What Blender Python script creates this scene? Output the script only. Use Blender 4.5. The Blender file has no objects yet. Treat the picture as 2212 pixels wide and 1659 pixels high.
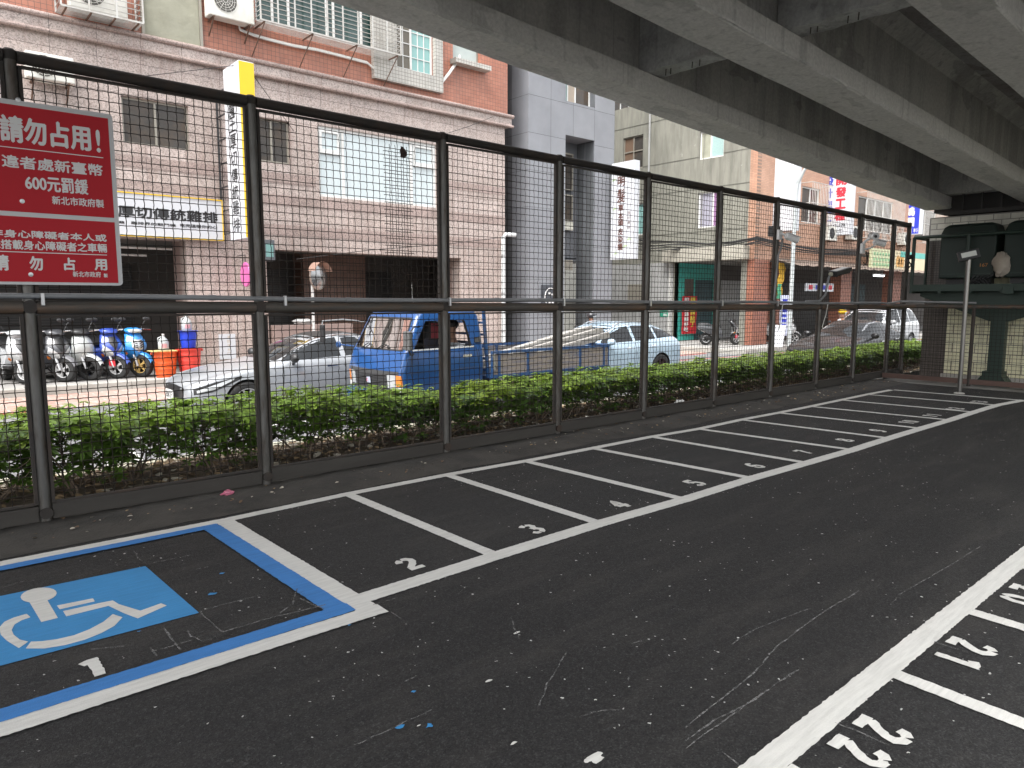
import bpy, bmesh, math, random
from mathutils import Vector, Matrix
from mathutils.bvhtree import BVHTree

S = bpy.context.scene
COL = S.collection
R = math.radians
random.seed(11)
sin, cos, pi = math.sin, math.cos, math.pi

# ------------------------------------------------------------------ camera
F_PX, W_PX, H_PX = 1540.0, 2212.0, 1659.0
PITCH = math.atan((H_PX / 2 - 645.0) / F_PX)
YAW = math.atan((2900.0 - W_PX / 2) / (F_PX / cos(PITCH)))
CAM = Vector((0, 0, 1.75))
FWD = Vector((cos(YAW) * cos(PITCH), sin(YAW) * cos(PITCH), -sin(PITCH)))
RGT = Vector((sin(YAW), -cos(YAW), 0))
UPV = RGT.cross(FWD)
cd = bpy.data.cameras.new('camera')
cd.sensor_fit = 'HORIZONTAL'
cd.sensor_width = 36.0
cd.lens = 36.0 * F_PX / W_PX
cd.clip_start = 0.05
cd.clip_end = 400
cam = bpy.data.objects.new('camera', cd)
COL.objects.link(cam)
cam.location = CAM
cam.rotation_euler = (pi / 2 - PITCH, 0, YAW - pi / 2)
S.camera = cam

# ------------------------------------------------------------------ sky, sun, exposure (bright overcast noon)
SUN_EL, SUN_ROT = R(60), R(252)
w = bpy.data.worlds.new('World')
S.world = w
w.use_nodes = True
nt = w.node_tree
bg = nt.nodes['Background']
sky = nt.nodes.new('ShaderNodeTexSky')
sky.sky_type = 'NISHITA'
sky.sun_disc = False
sky.sun_elevation = SUN_EL
sky.sun_rotation = SUN_ROT
sky.dust_density = 4.0
hs = nt.nodes.new('ShaderNodeHueSaturation')
hs.inputs['Saturation'].default_value = 0.14
nt.links.new(sky.outputs[0], hs.inputs['Color'])
nt.links.new(hs.outputs[0], bg.inputs['Color'])
bg.inputs['Strength'].default_value = 0.15
sd = bpy.data.lights.new('sun', 'SUN')
sd.energy = 0.8
sd.angle = R(30)
sd.color = (1.0, 0.97, 0.93)
sun = bpy.data.objects.new('sun', sd)
COL.objects.link(sun)
# sun direction: rotation measured as Blender's sky does (from +Y towards +X)
sv = Vector((sin(SUN_ROT) * cos(SUN_EL), cos(SUN_ROT) * cos(SUN_EL), sin(SUN_EL)))
sun.rotation_euler = sv.to_track_quat('Z', 'Y').to_euler()
S.view_settings.view_transform = 'Standard'
S.view_settings.look = 'None'
S.view_settings.exposure = 1.9
S.view_settings.gamma = 1.0
S.cycles.max_bounces = 8
S.cycles.diffuse_bounces = 5
S.cycles.use_denoising = True

# ------------------------------------------------------------------ survey helpers: where a sight line meets a real plane
def ray(px, py):
    return FWD + RGT * ((px - W_PX / 2) / F_PX) - UPV * ((py - H_PX / 2) / F_PX)
def gz(px, py, z=0.0):
    d = ray(px, py); return CAM + d * ((z - CAM.z) / d.z)
def gy(px, py, y):
    d = ray(px, py); return CAM + d * (y / d.y)
def gx(px, py, x):
    d = ray(px, py); return CAM + d * (x / d.x)

# ------------------------------------------------------------------ mesh builder
def wloc(o):
    v = Vector((0, 0, 0))
    while o:
        v += o.location
        o = o.parent
    return v

class MB:
    def __init__(s):
        s.v = []; s.f = []; s.M = None
    def add(s, vs, fs):
        n = len(s.v)
        if s.M is not None:
            vs = [s.M @ Vector(p) for p in vs]
        s.v += [tuple(p) for p in vs]
        s.f += [tuple(i + n for i in f) for f in fs]
        return s
    def box(s, x0, x1, y0, y1, z0, z1):
        v = [(x0, y0, z0), (x1, y0, z0), (x1, y1, z0), (x0, y1, z0), (x0, y0, z1), (x1, y0, z1), (x1, y1, z1), (x0, y1, z1)]
        return s.add(v, [(0, 3, 2, 1), (4, 5, 6, 7), (0, 1, 5, 4), (1, 2, 6, 5), (2, 3, 7, 6), (3, 0, 4, 7)])
    def quad(s, a, b, c, d):
        return s.add([a, b, c, d], [(0, 1, 2, 3)])
    def bar(s, p0, p1, w, h, up=(0, 0, 1)):
        p0, p1 = Vector(p0), Vector(p1)
        d = (p1 - p0).normalized(); u = Vector(up)
        if abs(d.dot(u)) > 0.95: u = Vector((1, 0, 0))
        a = d.cross(u).normalized() * w / 2; b = a.cross(d).normalized() * h / 2
        v = [p0 - a - b, p0 + a - b, p0 + a + b, p0 - a + b, p1 - a - b, p1 + a - b, p1 + a + b, p1 - a + b]
        return s.add(v, [(0, 1, 2, 3), (7, 6, 5, 4), (0, 4, 5, 1), (1, 5, 6, 2), (2, 6, 7, 3), (3, 7, 4, 0)])
    def tube(s, pts, r, n=8, cap=True, closed=False):
        pts = [Vector(p) for p in pts]; m = len(pts)
        rr = r if isinstance(r, (list, tuple)) else [r] * m
        vs = []; fs = []; prev = None
        for i, p in enumerate(pts):
            if closed: t = (pts[(i + 1) % m] - pts[i - 1])
            else: t = pts[min(i + 1, m - 1)] - pts[max(i - 1, 0)]
            t = t.normalized() if t.length > 1e-9 else Vector((0, 0, 1))
            if prev is None:
                u = Vector((0, 0, 1)) if abs(t.z) < 0.9 else Vector((1, 0, 0))
            else: u = prev
            a = (u - t * u.dot(t)).normalized(); b = t.cross(a); prev = a
            for k in range(n):
                q = 2 * pi * k / n
                vs.append(p + (a * cos(q) + b * sin(q)) * rr[i])
        for i in range(m if closed else m - 1):
            j = (i + 1) % m
            for k in range(n):
                l = (k + 1) % n
                fs.append((i * n + k, i * n + l, j * n + l, j * n + k))
        if cap and not closed:
            fs.append(tuple(range(n - 1, -1, -1))); fs.append(tuple((m - 1) * n + k for k in range(n)))
        return s.add(vs, fs)
    def cyl(s, p0, p1, r, n=16):
        return s.tube([p0, p1], r, n)
    def lathe(s, prof, c=(0, 0, 0), n=20, axis='z', caps=True):
        vs = []; fs = []; m = len(prof)
        for r, h in prof:
            for k in range(n):
                q = 2 * pi * k / n; a, b = r * cos(q), r * sin(q)
                p = (a, b, h) if axis == 'z' else ((a, h, b) if axis == 'y' else (h, a, b))
                vs.append((p[0] + c[0], p[1] + c[1], p[2] + c[2]))
        for i in range(m - 1):
            for k in range(n):
                l = (k + 1) % n
                fs.append((i * n + k, i * n + l, (i + 1) * n + l, (i + 1) * n + k))
        if caps and prof[0][0] > 1e-6: fs.append(tuple(range(n - 1, -1, -1)))
        if caps and prof[-1][0] > 1e-6: fs.append(tuple((m - 1) * n + k for k in range(n)))
        return s.add(vs, fs)
    def loft(s, rings, caps=True, closed=True):
        n = len(rings[0]); vs = [p for r in rings for p in r]; fs = []
        for i in range(len(rings) - 1):
            for k in range(n if closed else n - 1):
                l = (k + 1) % n
                fs.append((i * n + k, i * n + l, (i + 1) * n + l, (i + 1) * n + k))
        if caps:
            fs.append(tuple(range(n - 1, -1, -1))); fs.append(tuple((len(rings) - 1) * n + k for k in range(n)))
        return s.add(vs, fs)
    def prism(s, poly, f0, f1):
        """poly 2D points; f0/f1 map (a,b) -> 3D for the two ends."""
        n = len(poly)
        vs = [f0(*p) for p in poly] + [f1(*p) for p in poly]
        fs = [tuple(range(n - 1, -1, -1)), tuple(range(n, 2 * n))]
        fs += [(k, (k + 1) % n, n + (k + 1) % n, n + k) for k in range(n)]
        return s.add(vs, fs)
    def strip(s, pts, w, z, jag=0.0, seg=0.12):
        """flat painted strip along ground polyline; jag roughens its edges."""
        P = []
        for a, b in zip(pts[:-1], pts[1:]):
            a, b = Vector(a[:2]), Vector(b[:2]); k = max(1, int((b - a).length / seg))
            P += [a.lerp(b, i / k) for i in range(k)]
        P.append(Vector(pts[-1][:2]))
        vs = []
        for i, p in enumerate(P):
            t = (P[min(i + 1, len(P) - 1)] - P[max(i - 1, 0)]).normalized(); nrm = Vector((-t.y, t.x))
            w0 = w[0] + (w[1] - w[0]) * i / (len(P) - 1) if isinstance(w, tuple) else w
            a = p + nrm * (w0 / 2 + random.uniform(-jag, jag)); b = p - nrm * (w0 / 2 + random.uniform(-jag, jag))
            vs += [(a.x, a.y, z), (b.x, b.y, z)]
        return s.add(vs, [(2 * i + 1, 2 * i + 3, 2 * i + 2, 2 * i) for i in range(len(P) - 1)])
    def blob(s, c, r, nu=10, nv=7, jit=0.0, sc=(1, 1, 1)):
        vs = [(c[0], c[1], c[2] - r * sc[2])]
        for i in range(1, nv):
            th = -pi / 2 + pi * i / nv
            for k in range(nu):
                q = 2 * pi * k / nu; rr = r * (1 + random.uniform(-jit, jit))
                vs.append((c[0] + rr * cos(th) * cos(q) * sc[0], c[1] + rr * cos(th) * sin(q) * sc[1], c[2] + rr * sin(th) * sc[2]))
        vs.append((c[0], c[1], c[2] + r * sc[2])); fs = []
        for k in range(nu): fs.append((0, 1 + (k + 1) % nu, 1 + k))
        for i in range(nv - 2):
            for k in range(nu):
                a = 1 + i * nu; l = (k + 1) % nu
                fs.append((a + k, a + l, a + nu + l, a + nu + k))
        t = len(vs) - 1; a = 1 + (nv - 2) * nu
        for k in range(nu): fs.append((a + k, a + (k + 1) % nu, t))
        return s.add(vs, fs)
    def build(s, name, m, parent=None, smooth=False, bevel=0.0, sub=0, label=None, seg=2, auto=None):
        o0 = wloc(parent) if parent else Vector((0, 0, 0))
        me = bpy.data.meshes.new(name)
        me.from_pydata([(p[0] - o0.x, p[1] - o0.y, p[2] - o0.z) for p in s.v], [], s.f)
        me.update()
        for mm in (m if isinstance(m, (list, tuple)) else [m]): me.materials.append(mm)
        o = bpy.data.objects.new(name, me)
        COL.objects.link(o)
        if parent: o.parent = parent
        if bevel or sub:
            if bevel:
                b = o.modifiers.new('b', 'BEVEL'); b.width = bevel; b.segments = seg; b.limit_method = 'ANGLE'; b.angle_limit = R(35)
            if sub:
                b = o.modifiers.new('s', 'SUBSURF'); b.levels = sub; b.render_levels = sub
            bake(o)
        if smooth or sub or auto:
            shade(o, auto)
        if label: o['label'] = label
        return o

def bake(o):
    dg = bpy.context.evaluated_depsgraph_get()
    dg.update()
    me = bpy.data.meshes.new_from_object(o.evaluated_get(dg))
    old = o.data
    o.modifiers.clear()
    o.data = me
    me.name = o.name
    bpy.data.meshes.remove(old)

def shade(o, ang=None):
    me = o.data
    me.polygons.foreach_set('use_smooth', [True] * len(me.polygons))
    a = R(ang or 40)
    bm = bmesh.new(); bm.from_mesh(me)
    for e in bm.edges:
        if len(e.link_faces) == 2 and e.calc_face_angle(0) > a: e.smooth = False
    bm.to_mesh(me); bm.free()

def tag(o, label=None, cat=None, group=None, kind=None):
    if label: o['label'] = label
    if cat: o['category'] = cat
    if group: o['group'] = group
    if kind: o['kind'] = kind
    return o
def struct(o): return tag(o, kind='structure')
def thing(name, label, cat, loc=(0, 0, 0), group=None):
    o = bpy.data.objects.new(name, None)
    o.empty_display_size = 0.2
    COL.objects.link(o); o.location = loc
    return tag(o, label, cat, group)
def copy_tree(o, parent=None):
    c = o.copy(); COL.objects.link(c)
    if parent: c.parent = parent
    for ch in list(o.children): copy_tree(ch, c)
    return c
def place(o, loc, rz=0.0, sc=None):
    o.location = loc; o.rotation_euler = (0, 0, rz)
    if sc: o.scale = sc
    return o

# ------------------------------------------------------------------ materials
def nn(nt, t, **kw):
    n = nt.nodes.new(t)
    for k, v in kw.items(): setattr(n, k, v)
    return n
def base(name, rough=0.6, metal=0.0, spec=0.5):
    m = bpy.data.materials.new(name); m.use_nodes = True
    nt = m.node_tree; b = nt.nodes['Principled BSDF']
    b.inputs['Roughness'].default_value = rough; b.inputs['Metallic'].default_value = metal
    b.inputs['Specular IOR Level'].default_value = spec
    return m, nt, b
def noise(nt, vec, scale, detail=4, rough=0.55, stretch=None):
    if stretch:
        mp = nn(nt, 'ShaderNodeMapping'); mp.inputs['Scale'].default_value = stretch
        nt.links.new(vec, mp.inputs['Vector']); vec = mp.outputs[0]
    n = nn(nt, 'ShaderNodeTexNoise'); n.inputs['Scale'].default_value = scale
    n.inputs['Detail'].default_value = detail; n.inputs['Roughness'].default_value = rough
    nt.links.new(vec, n.inputs['Vector']); return n.outputs['Fac']
def ramp(nt, fac, stops):
    r = nn(nt, 'ShaderNodeValToRGB'); nt.links.new(fac, r.inputs['Fac'])
    e = r.color_ramp.elements
    while len(e) < len(stops): e.new(0.5)
    for el, (p, c) in zip(e, stops):
        el.position = p; el.color = (c, c, c, 1) if isinstance(c, (int, float)) else (*c, 1)
    return r.outputs['Color']
def mixc(nt, fac, a, b, mode='MIX'):
    n = nn(nt, 'ShaderNodeMix', data_type='RGBA', blend_type=mode)
    for s, v in ((n.inputs['Factor'], fac), (n.inputs['A'], a), (n.inputs['B'], b)):
        if hasattr(v, 'is_output'): nt.links.new(v, s)
        elif isinstance(v, (int, float)): s.default_value = v
        else: s.default_value = (*v, 1)
    return n.outputs['Result']
def bump(nt, b, h, strength=0.3, dist=0.01):
    n = nn(nt, 'ShaderNodeBump'); n.inputs['Strength'].default_value = strength; n.inputs['Distance'].default_value = dist
    nt.links.new(h, n.inputs['Height']); nt.links.new(n.outputs[0], b.inputs['Normal'])
def ocoord(nt): return nn(nt, 'ShaderNodeTexCoord').outputs['Object']
def sc3(c, k): return tuple(max(0, x * k) for x in c)

def mat(name, col, rough=0.6, metal=0.0, var=0.12, scale=6.0, bmp=0.0, bscale=60.0, spec=0.5, coat=0.0, stretch=None, dirt=None, dscale=2.5, damt=0.5, rvar=0.0):
    """plain material with mottling, optional second (dirt/rust) colour in patches and a fine bump"""
    m, nt, b = base(name, rough, metal, spec)
    oc = ocoord(nt)
    c = mixc(nt, noise(nt, oc, scale, 5, 0.6, stretch), sc3(col, 1 - var), sc3(col, 1 + var))
    if dirt:
        f = ramp(nt, noise(nt, oc, dscale, 7, 0.65, stretch), [(0.45, 0.0), (0.7, damt)])
        c = mixc(nt, f, c, dirt)
    nt.links.new(c, b.inputs['Base Color'])
    if rvar:
        r = nn(nt, 'ShaderNodeMapRange'); r.inputs['To Min'].default_value = max(0, rough - rvar); r.inputs['To Max'].default_value = min(1, rough + rvar)
        nt.links.new(noise(nt, oc, scale * 1.7, 4), r.inputs['Value']); nt.links.new(r.outputs[0], b.inputs['Roughness'])
    if bmp: bump(nt, b, noise(nt, oc, bscale, 3), bmp, 0.01)
    if coat:
        b.inputs['Coat Weight'].default_value = coat; b.inputs['Coat Roughness'].default_value = 0.05
    return m

def tilemat(name, c1, c2, mortar, tw, th, axis='y', msize=0.008, off=0.5, rough=0.5, speck=0.0, sscale=90, stain=None, bmp=0.4, svar=0.15, stretch=(6, 6, 0.7), samt=0.6):
    """tiled / bricked wall; axis = the wall's normal"""
    m, nt, b = base(name, rough)
    oc = ocoord(nt)
    sep = nn(nt, 'ShaderNodeSeparateXYZ'); nt.links.new(oc, sep.inputs[0])
    cmb = nn(nt, 'ShaderNodeCombineXYZ')
    a, bb = {'y': ('X', 'Z'), 'x': ('Y', 'Z'), 'z': ('X', 'Y')}[axis]
    nt.links.new(sep.outputs[a], cmb.inputs['X']); nt.links.new(sep.outputs[bb], cmb.inputs['Y'])
    br = nn(nt, 'ShaderNodeTexBrick'); br.offset = off; br.squash = 1.0
    nt.links.new(cmb.outputs[0], br.inputs['Vector'])
    br.inputs['Scale'].default_value = 1.0; br.inputs['Mortar Size'].default_value = msize; br.inputs['Mortar Smooth'].default_value = 0.1
    br.inputs['Brick Width'].default_value = tw; br.inputs['Row Height'].default_value = th
    br.inputs['Color1'].default_value = (*c1, 1); br.inputs['Color2'].default_value = (*c2, 1); br.inputs['Mortar'].default_value = (*mortar, 1)
    c = br.outputs['Color']
    if speck:
        v = nn(nt, 'ShaderNodeTexVoronoi'); v.inputs['Scale'].default_value = sscale; nt.links.new(oc, v.inputs['Vector'])
        sp = nn(nt, 'ShaderNodeSeparateColor'); nt.links.new(v.outputs['Color'], sp.inputs[0])
        g = ramp(nt, sp.outputs[0], [(0.0, 1 - speck), (0.4, 1.0), (1.0, 1 + speck * 0.8)])
        c = mixc(nt, 1.0, c, g, 'MULTIPLY')
    g = ramp(nt, noise(nt, oc, 1.3, 5), [(0.3, 1 - svar), (0.7, 1 + svar)])
    c = mixc(nt, 1.0, c, g, 'MULTIPLY')
    if stain:
        f = ramp(nt, noise(nt, oc, 1.0, 6, 0.6, stretch), [(0.5, 0.0), (0.72, samt)])
        c = mixc(nt, f, c, stain)
    nt.links.new(c, b.inputs['Base Color'])
    iv = nn(nt, 'ShaderNodeMath', operation='SUBTRACT'); iv.inputs[0].default_value = 1.0
    nt.links.new(br.outputs['Fac'], iv.inputs[1]); bump(nt, b, iv.outputs[0], bmp, 0.006)
    return m

def emis(name, col, strength):
    m, nt, b = base(name, 0.4)
    b.inputs['Base Color'].default_value = (*col, 1); b.inputs['Emission Color'].default_value = (*col, 1); b.inputs['Emission Strength'].default_value = strength
    return m
def glass(name, col=(0.75, 0.8, 0.8), alpha=0.35, rough=0.03):
    """window glass: a tinted sheet one sees through, with a sky reflection"""
    m, nt, b = base(name, rough)
    tr = nn(nt, 'ShaderNodeBsdfTransparent'); tr.inputs[0].default_value = (*col, 1)
    gl = nn(nt, 'ShaderNodeBsdfGlossy'); gl.inputs['Roughness'].default_value = rough
    fr = nn(nt, 'ShaderNodeFresnel'); fr.inputs['IOR'].default_value = 1.5
    mx = nn(nt, 'ShaderNodeMixShader'); ad = nn(nt, 'ShaderNodeMath', operation='ADD'); ad.inputs[1].default_value = alpha * 0.3
    nt.links.new(fr.outputs[0], ad.inputs[0]); nt.links.new(ad.outputs[0], mx.inputs[0])
    nt.links.new(tr.outputs[0], mx.inputs[1]); nt.links.new(gl.outputs[0], mx.inputs[2])
    nt.links.new(mx.outputs[0], nt.nodes['Material Output'].inputs['Surface'])
    return m

# ------------------------------------------------------------------ lettering
_tc = {}
def text_mesh(body, bold=0.0, ext=0.0):
    k = (body, bold, ext)
    if k not in _tc:
        cu = bpy.data.curves.new('lettering', 'FONT'); cu.body = body; cu.offset = bold; cu.extrude = ext; cu.resolution_u = 4
        o = bpy.data.objects.new('lettering', cu); COL.objects.link(o)
        dg = bpy.context.evaluated_depsgraph_get(); dg.update()
        me = bpy.data.meshes.new_from_object(o.evaluated_get(dg))
        _tc[k] = ([tuple(v.co) for v in me.vertices], [tuple(p.vertices) for p in me.polygons])
        bpy.data.objects.remove(o); bpy.data.curves.remove(cu); bpy.data.meshes.remove(me)
    return _tc[k]
def write(mb, fn, body, u0, v0, u1, v1, bold=0.0, ext=0.0, flip=False, fat=0.0):
    """fits the text into the rectangle and maps it through fn(u, v, d)"""
    vs, fs = text_mesh(body, bold, ext)
    xs = [p[0] for p in vs]; ys = [p[1] for p in vs]
    ax, bx, ay, by = min(xs), max(xs), min(ys), max(ys)
    for k, (du, dv) in enumerate(((0, 0), (fat, 0), (-fat, 0), (0, fat), (0, -fat)) if fat else ((0, 0),)):
        out = [fn(u0 + (x - ax) / (bx - ax) * (u1 - u0) + du, v0 + (y - ay) / max(by - ay, 1e-6) * (v1 - v0) + dv, z + k * 0.0004) for x, y, z in vs]
        mb.add(out, [f[::-1] for f in fs] if flip else fs)
    return mb
def facing_street(Y):          # wall or sign seen from -Y : u = X, v = Z
    return lambda u, v, d=0.0: (u, Y - d, v)
def facing_side(X):            # face seen from -X : u runs towards -Y, so that text reads left to right
    return lambda u, v, d=0.0: (X - d, -u, v)

def wall_holes(mb, fn, u0, u1, v0, v1, thick, holes):
    """wall sheet with real openings; fn(u, v, d) with d > 0 towards the viewer"""
    us = sorted({u0, u1, *[h[0] for h in holes], *[h[1] for h in holes]}); us = [u for u in us if u0 <= u <= u1]
    vz = sorted({v0, v1, *[h[2] for h in holes], *[h[3] for h in holes]}); vz = [v for v in vz if v0 <= v <= v1]
    for a, b in zip(us[:-1], us[1:]):
        for c, d in zip(vz[:-1], vz[1:]):
            mu, mv = (a + b) / 2, (c + d) / 2
            if any(h[0] < mu < h[1] and h[2] < mv < h[3] for h in holes): continue
            mb.quad(fn(a, c, 0), fn(b, c, 0), fn(b, d, 0), fn(a, d, 0))
            mb.quad(fn(a, d, -thick), fn(b, d, -thick), fn(b, c, -thick), fn(a, c, -thick))
    for a, b, c, d in list(holes):
        a, b, c, d = max(a, u0), min(b, u1), max(c, v0), min(d, v1)
        if a > u0: mb.quad(fn(a, c, -thick), fn(a, c, 0), fn(a, d, 0), fn(a, d, -thick))
        if b < u1: mb.quad(fn(b, c, 0), fn(b, c, -thick), fn(b, d, -thick), fn(b, d, 0))
        if c > v0: mb.quad(fn(a, c, -thick), fn(b, c, -thick), fn(b, c, 0), fn(a, c, 0))
        if d < v1: mb.quad(fn(a, d, 0), fn(b, d, 0), fn(b, d, -thick), fn(a, d, -thick))
    mb.quad(fn(u0, v0, -thick), fn(u0, v0, 0), fn(u0, v1, 0), fn(u0, v1, -thick))
    mb.quad(fn(u1, v0, 0), fn(u1, v0, -thick), fn(u1, v1, -thick), fn(u1, v1, 0))
    mb.quad(fn(u0, v1, 0), fn(u1, v1, 0), fn(u1, v1, -thick), fn(u0, v1, -thick))
    return mb
def fbox(mb, fn, u0, u1, v0, v1, d0, d1):
    """box in wall coordinates"""
    p = [fn(u, v, d) for d in (d0, d1) for u, v in ((u0, v0), (u1, v0), (u1, v1), (u0, v1))]
    return mb.add(p, [(3, 2, 1, 0), (4, 5, 6, 7), (0, 1, 5, 4), (1, 2, 6, 5), (2, 3, 7, 6), (3, 0, 4, 7)])
# ================================================================== SETTING
Z_ST, Z_PV = -0.30, -0.12           # street and far pavement lie lower than the car park
FY = 6.45                           # fence line
FACADE = 19.2                       # house fronts across the street

def asphalt_mat():
    m, nt, b = base('asphalt', 0.72, spec=0.35)
    oc = ocoord(nt)
    c = mixc(nt, noise(nt, oc, 0.55, 6, 0.6), (0.017, 0.017, 0.0175), (0.029, 0.0287, 0.028))
    vg = nn(nt, 'ShaderNodeTexVoronoi'); vg.inputs['Scale'].default_value = 150; nt.links.new(oc, vg.inputs['Vector'])
    vs_ = nn(nt, 'ShaderNodeSeparateColor'); nt.links.new(vg.outputs['Color'], vs_.inputs[0])
    c = mixc(nt, 1.0, c, ramp(nt, vs_.outputs[0], [(0.0, 0.45), (0.5, 0.95), (0.85, 1.3), (1.0, 2.2)]), 'MULTIPLY')
    c = mixc(nt, 1.0, c, ramp(nt, noise(nt, oc, 28, 5, 0.75), [(0.28, 0.66), (0.5, 1.0), (0.72, 1.5)]), 'MULTIPLY')
    # dusty scuffs dragged along the lane
    f = ramp(nt, noise(nt, oc, 2.2, 8, 0.7, (0.35, 1.6, 1)), [(0.48, 0.0), (0.72, 0.30)])
    c = mixc(nt, f, c, (0.095, 0.088, 0.078))
    f2 = ramp(nt, noise(nt, oc, 9, 8, 0.75, (0.15, 3.0, 1)), [(0.66, 0.0), (0.8, 0.4)])
    c = mixc(nt, f2, c, (0.16, 0.16, 0.155))
    # drips of white and blue line paint
    for sc, pick, rad, col in ((8.0, 0.84, 0.036, (0.62, 0.62, 0.59)), (3.1, 0.92, 0.02, (0.66, 0.66, 0.63)), (19.0, 0.97, 0.08, (0.5, 0.5, 0.48)), (2.3, 1.12, 0.018, (0.12, 0.36, 0.66))):
        wob = nn(nt, 'ShaderNodeTexNoise'); wob.inputs['Scale'].default_value = 45; nt.links.new(oc, wob.inputs['Vector'])
        ad = nn(nt, 'ShaderNodeVectorMath', operation='MULTIPLY_ADD'); ad.inputs[1].default_value = (0.03, 0.03, 0); nt.links.new(wob.outputs['Color'], ad.inputs[0]); nt.links.new(oc, ad.inputs[2])
        v = nn(nt, 'ShaderNodeTexVoronoi'); v.voronoi_dimensions = '2D'; v.inputs['Scale'].default_value = sc; nt.links.new(ad.outputs[0], v.inputs['Vector'])
        sp = nn(nt, 'ShaderNodeSeparateColor'); nt.links.new(v.outputs['Color'], sp.inputs[0])
        clus = noise(nt, oc, 0.8, 3)
        th = nn(nt, 'ShaderNodeMath', operation='MULTIPLY_ADD'); th.inputs[1].default_value = 0.9; th.inputs[2].default_value = -0.45; nt.links.new(clus, th.inputs[0])
        su = nn(nt, 'ShaderNodeMath', operation='ADD'); nt.links.new(sp.outputs[0], su.inputs[0]); nt.links.new(th.outputs[0], su.inputs[1])
        gt = nn(nt, 'ShaderNodeMath', operation='GREATER_THAN'); gt.inputs[1].default_value = pick; nt.links.new(su.outputs[0], gt.inputs[0])
        rr = nn(nt, 'ShaderNodeMath', operation='MULTIPLY_ADD'); rr.inputs[1].default_value = rad; rr.inputs[2].default_value = rad * 0.35; nt.links.new(sp.outputs[1], rr.inputs[0])
        lt = nn(nt, 'ShaderNodeMath', operation='LESS_THAN'); nt.links.new(v.outputs['Distance'], lt.inputs[0]); nt.links.new(rr.outputs[0], lt.inputs[1])
        mu = nn(nt, 'ShaderNodeMath', operation='MULTIPLY'); nt.links.new(gt.outputs[0], mu.inputs[0]); nt.links.new(lt.outputs[0], mu.inputs[1])
        c = mixc(nt, mu.outputs[0], c, col)
    nt.links.new(c, b.inputs['Base Color'])
    bump(nt, b, noise(nt, oc, 110, 4, 0.75), 0.7, 0.015)
    return m

def paint_mat(name, col, wear=0.35, streak=(0.6, 6, 1)):
    m, nt, b = base(name, 0.62, spec=0.35)
    oc = ocoord(nt)
    c = mixc(nt, noise(nt, oc, 3, 6, 0.6), sc3(col, 0.86), sc3(col, 1.06))
    g = ramp(nt, noise(nt, oc, 7, 7, 0.7, streak), [(0.3, 0.80), (0.6, 1.0)])
    c = mixc(nt, 1.0, c, g, 'MULTIPLY')
    f = ramp(nt, noise(nt, oc, 38, 6, 0.75), [(0.64, 0.0), (0.72, wear)])
    c = mixc(nt, f, c, (0.06, 0.06, 0.058))
    nt.links.new(c, b.inputs['Base Color'])
    bump(nt, b, noise(nt, oc, 130, 3, 0.7), 0.35, 0.01)
    return m

M_ASPH = asphalt_mat()
M_WHITE = paint_mat('white_line_paint', (0.70, 0.695, 0.655))
M_BLUE = paint_mat('blue_line_paint', (0.048, 0.215, 0.55), 0.25)
M_BLUEPAD = paint_mat('blue_pad_paint', (0.048, 0.27, 0.575), 0.2, (0.5, 9, 1))
M_CHALK = mat('chalk', (0.19, 0.19, 0.185), 0.9, var=0.3, scale=30)
_n = M_CHALK.node_tree; _t = nn(_n, 'ShaderNodeBsdfTransparent'); _m = nn(_n, 'ShaderNodeMixShader')
_n.links.new(ramp(_n, noise(_n, ocoord(_n), 42, 5, .8), [(.40, 0), (.58, .9)]), _m.inputs[0]); _n.links.new(_t.outputs[0], _m.inputs[1]); _n.links.new(_n.nodes['Principled BSDF'].outputs[0], _m.inputs[2])
_n.links.new(_m.outputs[0], _n.nodes['Material Output'].inputs['Surface'])
M_STREET = mat('street_asphalt', (0.15, 0.15, 0.155), 0.8, var=0.2, scale=1.5, bmp=0.3, bscale=90, dirt=(0.22, 0.215, 0.21), dscale=0.8)
M_KERB = mat('kerb_concrete', (0.36, 0.35, 0.32), 0.85, var=0.2, scale=5, bmp=0.4, bscale=40, dirt=(0.16, 0.15, 0.13), dscale=2.2)
M_KERBY = mat('worn_yellow_kerb', (0.46, 0.44, 0.34), 0.85, var=0.2, scale=5, bmp=0.4, bscale=40, dirt=(0.22, 0.21, 0.19), dscale=2.2)
M_STRIP = mat('dirty_concrete', (0.055, 0.05, 0.043), 0.9, var=0.35, scale=3, bmp=0.6, bscale=45, dirt=(0.018, 0.017, 0.016), dscale=1.8, damt=0.9)
M_SOIL = mat('soil', (0.10, 0.078, 0.055), 0.95, var=0.4, scale=9, bmp=0.9, bscale=25, dirt=(0.2, 0.16, 0.11), dscale=7)
M_PAVER = tilemat('red_pavers', (0.30, 0.17, 0.135), (0.36, 0.24, 0.2), (0.32, 0.3, 0.27), 0.42, 0.28, 'z', 0.02, rough=0.85, stain=(0.38, 0.36, 0.33), stretch=(1, 1, 1))
M_PAVE = mat('pavement_concrete', (0.30, 0.29, 0.275), 0.85, var=0.18, scale=3, bmp=0.3, bscale=60, dirt=(0.15, 0.145, 0.135), dscale=1.4)

# ground: one sheet to the horizon, then the surfaces laid on it
struct(MB().quad((-150, -150, -0.42), (200, -150, -0.42), (200, 200, -0.42), (-150, 200, -0.42)).build('ground', M_STREET))
lot = struct(MB().box(-9, 15.9, -10, 5.80, -0.3, 0.0).build('parking_lot', M_ASPH))

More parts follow.
